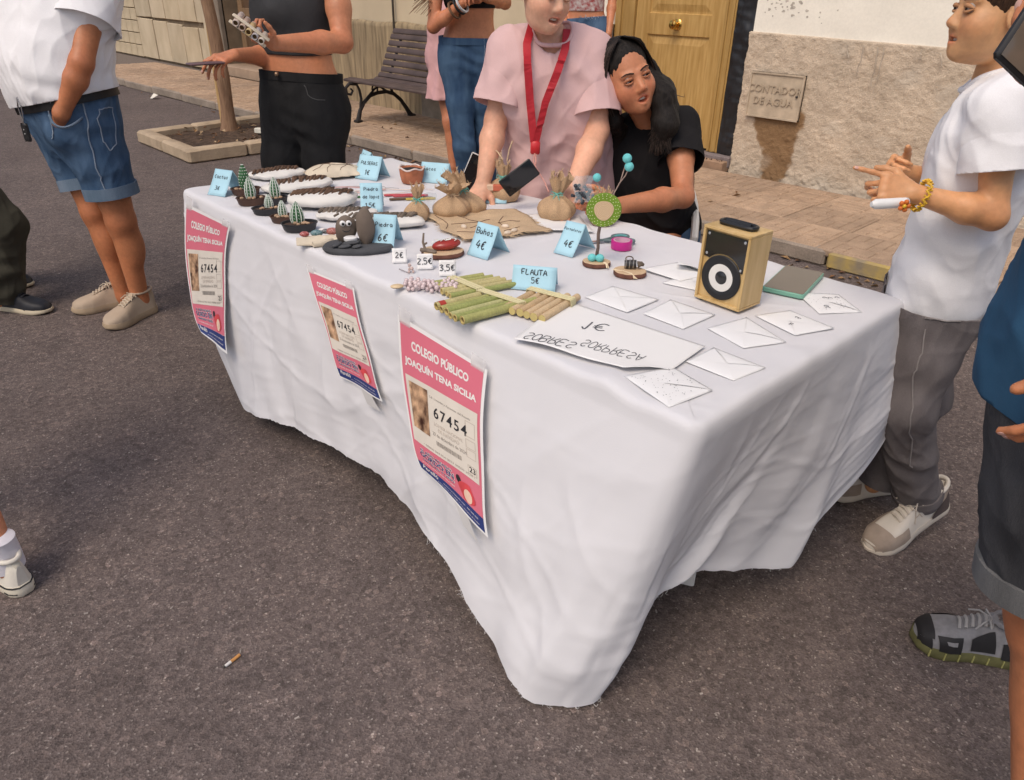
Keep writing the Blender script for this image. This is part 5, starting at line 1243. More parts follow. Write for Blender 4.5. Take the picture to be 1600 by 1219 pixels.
# --- envelopes
def envelope(c4, label, seed, dots=0, faceink=0, open_=0., hz=0.):
    c4 = [Vector((*p, 0)) for p in c4]; O = sum(c4, Vector()) / 4; R = random.Random(seed)
    r = empty("envelope", (O.x, O.y, TT + hz), label, "envelope", "folded paper envelopes", 0)
    Q = [p - O for p in c4]
    def P(u, v, z): q = Q[0].lerp(Q[1], u).lerp(Q[3].lerp(Q[2], u), v); return Vector((q.x, q.y, z))
    b = MB(); b.grid(lambda u, v: P(u, v, .0012 + .0010 * math.sin(u * PI) * math.sin(v * PI)), 6, 6); o = b.build("back", paper_cool, r, angle=180); solidify(o, .0008, 0)
    cu, cv = .5 + R.uniform(-.05, .05), .48 + R.uniform(-.06, .06)
    for i, (a, c, z) in enumerate([((0, 0), (0, 1), .0019), ((1, 0), (1, 1), .0021), ((0, 0), (1, 0), .0026), ((0, 1), (1, 1), .0031)]):
        tip = (cu + R.uniform(-.03, .03), cv + R.uniform(-.03, .03)); lift = .0005 + .0007 * R.random() + (open_ if i == 3 else 0)
        b = MB(); n = 6; vs = []; fs = []
        def f(u, v):
            ax = a[0] + (c[0] - a[0]) * u; ay = a[1] + (c[1] - a[1]) * u; k = v * .985; x = ax + (tip[0] - ax) * k; y = ay + (tip[1] - ay) * k
            return P(x, y, .0017 + (z - .0017) * v ** .5 + lift * math.sin(min(1, v * 1.1) * PI * .5) + .0015 * math.sin(v * PI) - (.0008 if v < .01 else 0))
        b.grid(f, 8, 6); o = b.build("flap", paper_cool, r, angle=180); pass
    if dots:
        b = MB()
        for k in range(dots):
            u, v = R.uniform(.08, .92), R.uniform(.05, .95); z = .0058
            p = P(u, v, z); s = R.uniform(.0010, .0019); a = R.uniform(0, 3); d = Vector((math.cos(a), math.sin(a), 0)) * s; e = Vector((-d.y, d.x, 0)) * R.uniform(.3, .8)
            b.add([p - d, p + e, p + d, p - e], [(0, 1, 2, 3)])
        o = b.build("ink_dots", mk, r, smooth=False); o["kind"] = "stuff"
    if faceink:
        b = MB()
        for u, v in ((.40, .70), (.46, .70), (.62, .32), (.64, .26)) if faceink == 1 else ((.3, .80), (.34, .62), (.33, .5), (.82, .30), (.75, .3)):
            c = P(u, v, .0060); s = .004 if faceink == 1 else .006
            b.tube([c + Vector((s * math.cos(t), s * .7 * math.sin(t), 0)) for t in np.linspace(.3, 4.4, 8)], .0006, 4)
        o = b.build("doodles", mk, r); o["kind"] = "stuff"
    return r
envelope([(-1.152, 1.363), (-1.017, 1.366), (-1.017, 1.494), (-1.156, 1.479)], "plain white envelope just behind the sheet, left of the speaker", 1)
envelope([(-.986, 1.389), (-.867, 1.386), (-.865, 1.517), (-.997, 1.516)], "plain white envelope in front of the speaker", 2)
envelope([(-.832, 1.432), (-.717, 1.400), (-.669, 1.501), (-.806, 1.561)], "plain white envelope right of the one before the speaker", 3)
envelope([(-.799, 1.587), (-.675, 1.552), (-.633, 1.661), (-.758, 1.683)], "white envelope with a few pen marks beside the speaker's right foot", 4, faceink=1)
envelope([(-.813, 1.813), (-.700, 1.719), (-.633, 1.809), (-.729, 1.883)], "white envelope with doodles and dots in front of the green phone", 5, dots=45, faceink=2)
envelope([(-.763, 1.247), (-.647, 1.247), (-.633, 1.349), (-.763, 1.352)], "plain white envelope tucked beside the sheet's right edge", 6)
envelope([(-.807, 1.095), (-.669, 1.059), (-.652, 1.180), (-.768, 1.205)], "dotted white envelope at the front corner under the sheet", 7, dots=80)
envelope([(-1.185, 1.640), (-1.055, 1.640), (-1.03, 1.745), (-1.15, 1.765)], "white envelope with a lifted flap between wood slice and speaker", 8, open_=.016, hz=.004)
envelope([(-1.085, 1.600), (-.985, 1.625), (-.97, 1.73), (-1.08, 1.72)], "white envelope half under another, touching the speaker's left side", 9)

# --- the speaker
sp = empty("speaker", (-.8955, 1.6135, TT), "small wooden box speaker with black driver, white cone and carry handle", "speaker", None, -.055)
bam = wood_mat("bamboo", (.50, .33, .13), (.62, .44, .21), .4, (16, 16, 1.6), .0003)
SW, SD, SH, z0 = .134, .092, .188, .005
b = MB(); t = .007
for c, s in [((0, 0, z0 + t / 2), (SW, SD, t)), ((0, 0, z0 + SH - t / 2), (SW, SD, t)), ((-SW / 2 + t / 2, 0, z0 + SH / 2), (t, SD, SH - 2 * t - .0002)), ((SW / 2 - t / 2, 0, z0 + SH / 2), (t, SD, SH - 2 * t - .0002))]: b.box(c, s, bev=.0012)
b.box((0, .042, z0 + SH / 2), (SW - 2 * t, .006, SH - 2 * t))
case = b.build("case", bam, sp)
b = MB(); b.box((0, -.034, z0 + SH / 2), (SW - 2 * t - .0004, .008, SH - 2 * t - .0004)); b.build("baffle", bam, sp, smooth=False)
WC = Vector((-.001, -.0385, z0 + .068)); RXm = Matrix.Rotation(PI / 2, 3, 'X')
b = MB(); zt, zb = z0 + .176, z0 + .112; ol = [(-.058, zt), (.058, zt), (.058, zb - .012)] 
arc = [(WC.x + .058 * math.cos(a), WC.z + .0595 * math.sin(a)) for a in np.linspace(.42, PI - .78, 14)]
ol = [(-.058, zt), (-.058, zb)] + arc[::-1] + [(.058, zb - .018), (.058, zt)]
b.prism(ol, .0385, .0410, M=Matrix(((1, 0, 0, 0), (0, 0, -1, 0), (0, 1, 0, 0), (0, 0, 0, 1)))); b.build("control_plate", mat("gloss_black", (.012, .012, .013), .12, .1, 10, spec=.6), sp, smooth=False)
for x_, z_ in ((-.051, zt - .007), (.051, zt - .007), (-.051, zb + .008), (.050, zb - .012)):
    b = MB(); b.lathe([(.0034, 0), (.0034, .0012), (.002, .002), (.0003, .0021)], (x_, -.041, z_), 10, rot=RXm); b.build("screw", mat("screw_steel", (.6, .6, .6), .3, .05, 10, metal=1.), sp)
b = MB(); b.lathe([(.0555, 0), (.0560, .003), (.0535, .005), (.050, .0045), (.046, .0065), (.0405, .0065), (.036, .003), (.0330, .001)], WC, 44, rot=RXm, cap=False); b.build("driver_ring", mat("rubber_black", (.016, .016, .018), .5, .15, 20), sp)
b = MB(); b.lathe([(.0345, .0030), (.0325, .0034), (.016, .0012), (.0155, .0012)], WC, 40, rot=RXm, cap=False); b.build("white_cone", mat("cone_white", (.72, .70, .66), .6, .03, 20), sp)
b = MB(); b.lathe([(.0165, .0008), (.0165, .0018), (.012, .0042), (.006, .0062), (.0004, .0066)], WC, 30, rot=RXm); b.build("dust_cap", mat("cap_black", (.015, .015, .016), .25, .1, 20, spec=.6), sp)
b = MB(); zt = z0 + SH; hm = mat("handle_black", (.016, .016, .017), .35, .15, 20, spec=.5)
ho = [(.047 * math.copysign(abs(math.cos(a)) ** .5, math.cos(a)), .0155 * math.copysign(abs(math.sin(a)) ** .6, math.sin(a))) for a in np.linspace(0, 2 * PI, 33)[:-1]]
b.tube([(x, y, zt + .0075) for x, y in ho + ho[:1]], .0052, 8); b.box((-.038, 0, zt + .003), (.018, .028, .006), bev=.002); b.box((.038, 0, zt + .003), (.018, .028, .006), bev=.002); b.tube([(-.035, -.002, zt + .010), (.035, -.002, zt + .010)], .0045, 8); b.build("handle", hm, sp)
for x_ in (-.05, .05):
    for y_ in (-.034, .034):
        b = MB(); b.lathe([(.006, 0), (.0065, .005)], (x_, y_, 0), 10); b.build("foot", hm, sp)
# --- phones
def phone(loc, rot, w, l, th, label, case_m, glass_m, par=None):
    r = empty("phone", loc, label, "phone"); r.rotation_euler = rot
    def rr(w_, l_, rad): 
        o_ = []
        for cx, cy, a0 in ((w_ / 2 - rad, l_ / 2 - rad, 0), (-w_ / 2 + rad, l_ / 2 - rad, PI / 2), (-w_ / 2 + rad, -l_ / 2 + rad, PI), (w_ / 2 - rad, -l_ / 2 + rad, 1.5 * PI)): o_ += [(cx + rad * math.cos(a0 + t), cy + rad * math.sin(a0 + t)) for t in np.linspace(0, PI / 2, 6)]
        return o_
    b = MB(); b.prism(rr(w, l, .010), 0, th, bev=.002); b.build("case", case_m, r)
    b = MB(); b.prism(rr(w - .006, l - .006, .008), th + .0001, th + .0008); b.build("screen", glass_m, r)
    return r
glass = mat("phone_glass", (.010, .010, .012), .06, .02, 5, spec=.5); glass_g = mat("phone_glass_pale", (.13, .105, .08), .12, .03, 5, spec=.5)
phone((-.848, 1.868, TT + .0006), (0, 0, .22 + .0), .108, .215, .0125, "phone in a mint green case lying face up right of the speaker", mat("mint_case", (.18, .40, .31), .4, .06, 10), glass_g)
# ================================================================== PEOPLE: implicit surfaces from posed skeletons
class Sdf:
    def __init__(s, h): s.h = h; s.p = []; s.tips = []
    def cone(s, a, b, ra, rb=None, k=.02, sub=False):
        a = np.array(a, float); b = np.array(b, float); rb = ra if rb is None else rb
        r = max(ra, rb); s.p.append(('c', np.minimum(a, b) - r, np.maximum(a, b) + r, (a, b, ra, rb), k, sub)); return s
    def chain(s, pts, rs, k=.02):
        for i in range(len(pts) - 1): s.cone(pts[i], pts[i + 1], rs[i], rs[i + 1], k)
        return s
    def ell(s, c, r, R=None, k=.02, sub=False):
        c = np.array(c, float); r = np.array(r if hasattr(r, '__len__') else (r, r, r), float); R = np.eye(3) if R is None else np.array(R, float)
        e = np.sqrt(((R.T ** 2) * (r ** 2)).sum(1)) if R.shape == (3, 3) else r
        e = np.sqrt(((R ** 2) * (r[:, None] ** 2)).sum(0)); s.p.append(('e', c - e, c + e, (c, r, R), k, sub)); return s
    def mesh(s, name, clip=None):
        h = s.h
        lo = np.min([p[1] for p in s.p if not p[5]], 0) - 4 * h; hi = np.max([p[2] for p in s.p if not p[5]], 0) + 4 * h
        n = np.ceil((hi - lo) / h).astype(int) + 1
        g = np.full(n, .1, np.float32)
        ax = [(lo[i] + h * np.arange(n[i])).astype(np.float32) for i in range(3)]
        for kind, a0, a1, q, k, sub in s.p:
            pad = k * 1.2 + 3 * h
            i0 = np.clip(np.floor((a0 - pad - lo) / h).astype(int), 0, n); i1 = np.clip(np.ceil((a1 + pad - lo) / h).astype(int) + 1, 0, n)
            if np.any(i1 <= i0): continue
            X = ax[0][i0[0]:i1[0], None, None]; Y = ax[1][None, i0[1]:i1[1], None]; Z = ax[2][None, None, i0[2]:i1[2]]
            if kind == 'c':
                a, b, ra, rb = q; d = b - a; L = float(d @ d) + 1e-12
                px, py, pz = X - a[0], Y - a[1], Z - a[2]
                t = np.clip((px * d[0] + py * d[1] + pz * d[2]) / L, 0, 1)
                D = np.sqrt((px - t * d[0]) ** 2 + (py - t * d[1]) ** 2 + (pz - t * d[2]) ** 2) - (ra + (rb - ra) * t)
            else:
                c, r, R = q; px, py, pz = X - c[0], Y - c[1], Z - c[2]
                u = [(R[i, 0] * px + R[i, 1] * py + R[i, 2] * pz) / r[i] for i in range(3)]
                k0 = np.sqrt(u[0] ** 2 + u[1] ** 2 + u[2] ** 2); k1 = np.sqrt((u[0] / r[0]) ** 2 + (u[1] / r[1]) ** 2 + (u[2] / r[2]) ** 2) + 1e-9
                D = k0 * (k0 - 1) / k1
            w = g[i0[0]:i1[0], i0[1]:i1[1], i0[2]:i1[2]]
            if sub:
                D = -D; hh = np.clip(.5 - .5 * (w - D) / -k if False else .5 + .5 * (D - w) / k, 0, 1); w[...] = w + (D - w) * hh + k * hh * (1 - hh)
            else:
                hh = np.clip(.5 + .5 * (w - D) / k, 0, 1); w[...] = w + (D - w) * hh - k * hh * (1 - hh)
        bgv = 3 * h
        np.clip(g, -bgv, bgv, out=g)
        grid = openvdb.FloatGrid(bgv); grid.copyFromArray(g)
        pts, quads = grid.convertToQuads(0.0)
        pts = pts.astype(np.float32) * h + lo.astype(np.float32)
        return pts, quads

def np_mesh(name, pts, quads):
    me = bpy.data.meshes.new(name)
    me.vertices.add(len(pts)); me.vertices.foreach_set("co", np.ascontiguousarray(pts, np.float32).ravel())
    nq = len(quads); me.loops.add(nq * 4); me.loops.foreach_set("vertex_index", np.ascontiguousarray(quads, np.int32).ravel())
    me.polygons.add(nq); me.polygons.foreach_set("loop_start", np.arange(0, nq * 4, 4, dtype=np.int32)); me.polygons.foreach_set("loop_total", np.full(nq, 4, np.int32))
    me.polygons.foreach_set("use_smooth", np.ones(nq, bool)); me.update(calc_edges=True); me.validate()
    return me
def smooth_mesh(me, it=2, f=.5):
    bm = bmesh.new(); bm.from_mesh(me)
    for _ in range(it): bmesh.ops.smooth_vert(bm, verts=bm.verts, factor=f, use_axis_x=True, use_axis_y=True, use_axis_z=True)
    bm.to_mesh(me); bm.free(); me.update()
def cos_of(me): a = np.empty(len(me.vertices) * 3, np.float32); me.vertices.foreach_get("co", a); return a.reshape(-1, 3)
def nor_of(me): a = np.empty(len(me.vertices) * 3, np.float32); me.vertex_normals.foreach_get("vector", a); return a.reshape(-1, 3)
def displace(me, fn):
    c = cos_of(me); n = nor_of(me); d = np.array([fn(p) for p in c], np.float32)
    me.vertices.foreach_set("co", (c + n * d[:, None]).ravel()); me.update()
def bisect(me, co, no, region=None):
    """cut away what lies beyond the plane, within a region of the mesh"""
    bm = bmesh.new(); bm.from_mesh(me)
    vs = [v for v in bm.verts if region is None or region(v.co)]; st = set(vs)
    es = [e for e in bm.edges if e.verts[0] in st and e.verts[1] in st]; fs = [f for f in bm.faces if all(v in st for v in f.verts)]
    bmesh.ops.bisect_plane(bm, geom=vs + es + fs, plane_co=co, plane_no=no, clear_outer=True)
    bm.to_mesh(me); bm.free(); me.update()
V3 = Vector
def nrm(v): return Vector(v).normalized()
ER = Vector((.687, .726, 0))       # along the picture plane, to the right
def tocam(p): v = Vector((0, 0, 1.45)) - Vector(p); v.z = 0; return v.normalized()
def frame(fwd, upv):
    f = nrm(fwd); l = nrm(Vector(upv).cross(f)); u = f.cross(l)      # l: the figure's own left
    return l, f, u
PROF = {'m': [(-.10, .078, .090, -.005), (.06, .074, .106, -.008), (.28, .058, .102, .004), (.5, .062, .106, .010), (.74, .074, .110, .008), (.92, .085, .082, -.004), (1.0, .065, .060, -.012)],
        'f': [(-.10, .084, .084, -.006), (.06, .078, .100, -.010), (.30, .050, .082, .004), (.5, .052, .086, .008), (.72, .060, .092, .010), (.9, .072, .068, -.004), (1.0, .055, .050, -.012)]}
def torso(S, J, kind, w=1., ease=lambda t: 0., t0=-.12, t1=1.01, n=12, k=.05, belly=0.):
    hl, hr, sl, sr = (Vector(J[q]) for q in ('hipL', 'hipR', 'shL', 'shR'))
    pel, top = (hl + hr) / 2, (sl + sr) / 2; mid = Vector(J['chest']) if 'chest' in J else None
    latp, lats = nrm(hl - hr), nrm(sl - sr); pr = PROF[kind]; ts = [q[0] for q in pr]; fr = []
    for t in np.linspace(t0, t1, n):
        q = [np.interp(t, ts, [z[i] for z in pr]) for i in (1, 2, 3)]
        tt = max(0, min(1, t)); c = pel.lerp(top, t)
        if mid is not None: c = c + (mid - pel.lerp(top, .62)) * max(0, math.sin(PI * min(1, tt * .8)))
        lat = nrm(latp.lerp(lats, tt)); f = nrm(lat.cross(nrm(top - pel)))
        e = ease(t); bl = belly * math.exp(-((t - .30) / .26) ** 2)
        c = c + f * (q[2] * w + bl * .8); r = q[1] * w + e + bl * .35; hw = q[0] * w + bl * .3
        S.cone(c - lat * hw, c + lat * hw, r, r, k); fr.append((c, lat, f, r, hw))
    return fr
def head_sdf(S, c, fwd, upv, s=1., female=False, mouth=.0, smile=0.):
    l, f, u = frame(fwd, upv); R = np.array([l, f, u]); c = Vector(c)
    P = lambda x, y, z: c + (l * x + f * y + u * z) * s
    E = lambda p, r, k=.02, sub=False: S.ell(P(*p), [q * s for q in r], R, k * s, sub)
    E((0, -.018, .036), (.0745, .094, .084), .02); E((0, .020, -.030), (.063, .070, .085), .03)
    jw = .040 if female else .046
    E((0, .034, -.078), (jw, .050, .034), .03); E((0, .064, -.097), (.020, .020, .016), .02)
    for q in (-1, 1):
        E((q * .038, .052, -.036), (.026, .030, .030), .025)
        E((q * .031, .096, .002), (.0165, .014, .0115), .012, True)
        S.cone(P(q * .012, .080, .016), P(q * .044, .070, .018), .009 * s, .007 * s, .012 * s)
        E((q * .0755, -.008, -.008), (.0075, .021, .032), .008); E((q * .086, .000, -.006), (.0075, .012, .020), .004, True)
        S.ell(P(q * .0105, .0895, -.0385), [.0085 * s, .0095 * s, .007 * s], R, .008 * s)
    S.cone(P(0, .076, .008), P(0, .1005, -.031), .0080 * s, .0105 * s, .014 * s)
    mz = -.0665; sm = smile * .006
    for q in (-1, 1):
        mw = .0205 + .006 * smile
        S.cone(P(0, .0865, mz + .006), P(q * mw, .0755 - .003 * smile, mz + .001 + sm), .0062 * s, .0035 * s, .006 * s)
        S.cone(P(0, .0850, mz - .0065 - mouth * .010), P(q * mw, .0750 - .003 * smile, mz - .001 + sm), .0075 * s, .0035 * s, .006 * s)
    if mouth > 0: S.ell(P(0, .088, mz - mouth * .0035), [(.016 + .007 * smile) * s, .020 * s, (.0025 + .0068 * mouth) * s], R, .004 * s, True)
    else: S.ell(P(0, .094, mz), [.018 * s, .010 * s, .0014 * s], R, .003 * s, True)
    return dict(P=P, R=R, l=l, f=f, u=u, s=s, mz=mz, mouth=mouth, smile=smile, c=c)
def hand_sdf(S, wr, d, pn, thumb, curl=(.3, .3, .35, .4), s=1., spread=.06, thumbcurl=.3, tdir=None, k=.008):
    """d: towards the knuckles, pn: the way the palm faces, thumb: side of the thumb (+1 along d x pn)"""
    d = nrm(d); pn = nrm(Vector(pn) - d * d.dot(Vector(pn))); l = nrm(d.cross(pn)) * thumb; wr = Vector(wr)
    P = lambda a, b, c: wr + (d * a + l * b + pn * c) * s
    for b0, b1, r in ((.012, .030, .0125), (.004, .010, .0135), (-.006, -.010, .0135), (-.013, -.030, .012)):
        S.cone(P(.008, b0, 0), P(.082, b1, -.001), r * s, (r - .002) * s, .012 * s)
    S.cone(P(.02, .018, .006), P(.055, .026, .008), .014 * s, .010 * s, .014 * s)
    tips = []
    for i, (b, L, r) in enumerate(((.029, (.041, .026, .020), .0078), (.0105, (.045, .029, .021), .0081), (-.009, (.042, .027, .020), .0077), (-.0275, (.033, .020, .018), .0068))):
        S.ell(P(.079 - .004 * abs(i - 1.2), b, -.004), .0098 * s, None, .006); p = P(.080 - .004 * abs(i - 1.2), b, 0); ang = 0; dd = nrm(d + l * spread * (1.2 - i)); rr_ = r
        for j, q in enumerate(L):
            ang += curl[i] * (.9, 1.15, .8)[j]
            v = dd * math.cos(ang) + pn * math.sin(ang); p2 = p + v * q * s
            S.cone(p, p2, rr_ * s, rr_ * .92 * s, k * .5); p = p2; rr_ *= .92
        tips.append((p, v, l)); nv = v.cross(l) if v.cross(l).dot(pn) < 0 else l.cross(v); S.tips.append((p - v * .004 * s + nv * rr_ * .72 * s, v, l, nv, s))
    td = nrm(d * .72 + l * .80 + pn * .25) if tdir is None else nrm(tdir)
    a = P(.022, .020, .004); b = a + td * .042 * s; td2 = nrm(td + (-l * .45 + pn * .3 + d * .3) * thumbcurl * 2); c = b + td2 * .030 * s; e = c + nrm(td2 - l * .3 * thumbcurl) * .022 * s
    S.cone(a, b, .0135 * s, .0112 * s, .012 * s); S.cone(b, c, .0108 * s, .0098 * s, .006); S.cone(c, e, .0098 * s, .0082 * s, .006)
    return tips
# ---- materials for people
def skin_mat(name, col, rough=.5):
    m = mat(name, col, .46, .13, 9, bump=.0006, bscale=160, spec=.4, fine=.07, fscale=70, sss=.12)
    nt = m.node_tree; N = nt.nodes; L = nt.links; p = N["Principled BSDF"]; src = p.inputs["Base Color"].links[0].from_socket
    a = N.new("ShaderNodeAttribute"); a.attribute_name = "tint"; x = N.new("ShaderNodeMix"); x.data_type = 'RGBA'; x.blend_type = 'MULTIPLY'; x.inputs[0].default_value = 1
    L.new(src, x.inputs[6]); L.new(a.outputs["Color"], x.inputs[7]); L.new(x.outputs[2], p.inputs["Base Color"]); return m
def denim(name, c1, c2): return mat(name, c1, .85, col2=c2, scale=5, stretch=(3, 3, .8), detail=9, bump=.0012, bscale=150, fine=.16, fscale=500, spec=.2)
def cotton(name, c, var=.05, rough=.9): return mat(name, c, rough, var, 9, bump=.0025, bscale=22, fine=.035, fscale=500, spec=.15)
class Person:
    def __init__(s, label, base, skin, h=.004, group=None):
        s.base = Vector(base); s.root = empty("person", base, label, "person", group); s.S = Sdf(h); s.skin = skin; s.heads = []; s.h = h; s.tints = []
    def limb(s, pts, rs, k=.02): s.S.chain(pts, rs, k)
    def arm(s, sh, el, wr, w=1., k=.02):
        sh, el, wr = Vector(sh), Vector(el), Vector(wr); s.tints += [(el, .055, (.90, .76, .72)), (wr + (wr - el).normalized() * .12, .09, (1.0, .88, .84)), (el.lerp(wr, .5), .08, (1.06, .98, .95))]
        s.S.cone(sh, sh.lerp(el, .45), .052 * w, .046 * w, .03); s.S.cone(sh.lerp(el, .45), el, .046 * w, .037 * w, .02); m = el.lerp(wr, .32)
        s.S.cone(el, m, .037 * w, .040 * w, .02); s.S.cone(m, wr, .040 * w, .0255 * w, .02)
    def leg(s, hip, kn, an, w=1., foot=None, fl=.2):
        hip, kn, an = Vector(hip), Vector(kn), Vector(an); m = hip.lerp(kn, .5); s.tints += [(kn, .07, (.88, .74, .70)), (kn.lerp(an, .55), .10, (1.06, 1.0, .97)), (an, .06, (.92, .80, .76))]
        s.S.cone(hip, m, .088 * w, .076 * w, .04); s.S.cone(m, kn, .076 * w, .054 * w, .03); s.S.cone(kn, an, .052 * w, .034 * w, .03)
        if foot is not None:
            f = nrm(Vector(foot)); back = -f; s.S.ell(kn.lerp(an, .30) + back * .022, (.046 * w, .046 * w, .10), None, .03)
            s.S.cone(kn + f * .012, kn.lerp(an, .1) + f * .014, .044 * w, .040 * w, .02)
            s.S.cone(an, an - nrm(kn - an) * .035, .034 * w, .030 * w, .02)
    def head(s, c, fwd, upv, sc=1., **k):
        H = head_sdf(s.S, c, fwd, upv, sc, **k); s.heads.append(H); return H
    def neck(s, a, b, r=.054): s.S.cone(a, b, r * 1.08, r * .95, .035)
    def build_body(s, name="body", tints=()):
        pts, q = s.S.mesh(name); me = np_mesh(name, pts - np.array(s.base, np.float32), q); smooth_mesh(me, 1, .4)
        o = link_mesh(name, me, s.skin, s.root); c = cos_of(me) + np.array(s.base, np.float32)
        t = np.ones((len(c), 4), np.float32)
        for H in s.heads:
            for (x, y, z, rx, rz, col) in ((0, .087, H['mz'], .021, .0135, (.86, .50, .50)), (-.04, .06, -.036, .03, .026, (1.0, .88, .86)), (.04, .06, -.036, .03, .026, (1.0, .88, .86)), (0, .1, -.032, .014, .012, (1.0, .9, .88))):
                p = np.array(H['P'](x, y, z)); d = c - p; a = (d @ np.array(H['l'])) / (rx * H['s']); b = (d @ np.array(H['u'])) / (rz * H['s']); f = d @ np.array(H['f'])
                w = np.exp(-(a * a + b * b) ** 1.5) * (np.abs(f) < .03 * H['s'])
                t[:, :3] *= 1 - w[:, None] * (1 - np.array(col, np.float32))
        for (p, r, col) in list(tints) + s.tints:
            w = np.exp(-((np.linalg.norm(c - np.array(p), axis=1) / r) ** 2)); t[:, :3] *= 1 - w[:, None] * (1 - np.array(col, np.float32))
        at = me.color_attributes.new("tint", 'FLOAT_COLOR', 'POINT'); at.data.foreach_set("color", t.ravel())
        for H in s.heads: s.face(H)
        if s.S.tips:
            b = MB()
            for (p, v, l, n, sc) in s.S.tips: b.ball(p, (.0046 * sc, .0066 * sc, .0016 * sc), 8, 5, rot=Matrix((l, v, n)).transposed())
            nl = s.add(b, 'fingernails', mat('fingernail', (.58, .34, .28), .3, .08, 60)); nl['kind'] = 'stuff'
        return o
    def add(s, mb, name, m, parent=None, angle=60, smooth=True):
        return mb.build(name, m, parent or s.root, smooth, origin=s.base, angle=angle)
    def face(s, H, brow=(.02, .012, .008)):
        P = H['P']; sc = H['s']; Rm = Matrix([[H['l'][i], H['f'][i], H['u'][i]] for i in range(3)])
        for q in (-1, 1):
            b = MB(); b.ball(P(q * .0312, .0775, .001), .0118 * sc, 14, 10); e = s.add(b, "eye", mat("eyeball", (.36, .32, .29), .2, .03, 10))
            g = H.get('gaze', (0, 0)); cx = P(q * .0312 + g[0] * .005, .0893 - .0008, .001 + g[1] * .004)
            b = MB(); b.ball(cx, (.0064 * sc, .0017 * sc, .0064 * sc), 12, 6, rot=Rm); s.add(b, "iris", mat("iris_brown", (.018, .010, .007), .15, .2, 40), e)
            # lids
            for (dz, r) in ((.0058, .0050), (-.0068, .0034)):
                b = MB(); b.tube([P(q * (.0312 - .0165), .0815, dz * .25), P(q * (.0312 - .008), .0875, dz), P(q * .0312, .0890, dz * 1.12), P(q * (.0312 + .009), .0865, dz * .95), P(q * (.0312 + .0175), .0770, dz * .1)], [r * .5 * sc, r * sc, r * sc, r * sc, r * .5 * sc], 8)
                s.add(b, "eyelid", s.skin_flat())
            b = MB(); b.tube([P(q * .012, .0885, .0175), P(q * .024, .0895, .0225), P(q * .038, .0835, .0240), P(q * .050, .0735, .0190)], [.0032 * sc, .0038 * sc, .0032 * sc, .0012 * sc], 8, flat=.6); s.add(b, "eyebrow", mat("brow_%.3f" % brow[0], brow, .9, .3, 200))
        if H['mouth'] > 0:
            b = MB(); w = .0145 + .006 * H['smile']
            b.grid(lambda u, v: P((u - .5) * 2 * w, .0815 - .010 * (2 * u - 1) ** 2, H['mz'] + .0030 + H['smile'] * .004 * (2 * u - 1) ** 2 - .0062 * v), 12, 2); s.add(b, "teeth", mat("teeth", (.60, .54, .45), .55, .06, 90))
    def skin_flat(s):
        n = s.skin.name + "_lid"
        if n in MATS: return MATS[n]
        ramp = [x for x in s.skin.node_tree.nodes if x.type == 'VALTORGB'][0]; c = ramp.color_ramp.elements[0].color
        return mat(n, tuple(c[i] * (.82, .75, .72)[i] for i in range(3)), .5, .06, 20)
    def cloth(s, S, name, m, cuts=(), wr=None, thick=.003, sm=2, parent=None):
        pts, q = S.mesh(name); me = np_mesh(name, pts - np.array(s.base, np.float32), q); smooth_mesh(me, sm, .5)
        if wr: 
            bx = s.base; displace(me, lambda p: wr(Vector(p) + bx))
        for co, no, reg in cuts:
            bisect(me, Vector(co) - s.base, Vector(no), (lambda c, reg=reg: reg(c + s.base)) if reg else None)
        o = link_mesh(name, me, m, parent or s.root)
        if thick: solidify(o, thick, -1)
        return o
    def bvh(s, o):
        me = o.data; return BVHTree.FromPolygons([v.co + s.base for v in me.vertices], [tuple(p.vertices) for p in me.polygons])
    def band(s, bv, c, no, hgt, off, name, m, n=40, R=.5, parent=None, th=.0, tilt=0.):
        """a strip that hugs a surface round an axis: belts, waistbands, cuffs, bracelets"""
        c = Vector(c); no = nrm(no); a = no.orthogonal().normalized(); b_ = no.cross(a); mb = MB(); pts = []
        rows = (-.5, -.5, -.17, .17, .5, .5)
        rad = []
        for k in range(n):
            d = a * math.cos(2 * PI * k / n) + b_ * math.sin(2 * PI * k / n); rs = []
            for v in (-.5, 0, .5):
                h_ = bv.ray_cast(c + no * hgt * v + d * R, -d, R)
                rs.append((h_[0] - (c + no * hgt * v)).dot(d) if h_[0] is not None else None)
            g = [r for r in rs if r]; rad.append(max(g) if g else None)
        good = [r for r in rad if r]; md = sorted(good)[len(good) // 2] if good else .05
        rad = [r if r and r < md * 2.2 else md for r in rad]
        rad = [(rad[k - 1] + 2 * rad[k] + rad[(k + 1) % n]) / 4 for k in range(n)]
        def f(u, v):
            k = int(round(u * n)) % n; d = a * math.cos(2 * PI * k / n) + b_ * math.sin(2 * PI * k / n); e = (0, 1, 1, 1, 1, 0)[int(round(v * 5))]
            return c + no * hgt * rows[int(round(v * 5))] + d * (rad[k] + (off if e else -.006))
        mb.grid(f, n, 5, True); return s.add(mb, name, m, parent, angle=50)
    def seam(s, bv, pts, name, m, r=.0012, off=.0012, parent=None, n=8):
        q = []
        for i in range(len(pts) - 1):
            for k in range(n): q.append(Vector(pts[i]).lerp(Vector(pts[i + 1]), k / n))
        q.append(Vector(pts[-1])); out = []
        for p in q:
            h_ = bv.find_nearest(p); out.append(h_[0] + h_[1] * off if h_[0] is not None else p)
        b = MB(); b.tube(out, r, 5); return s.add(b, name, m, parent)
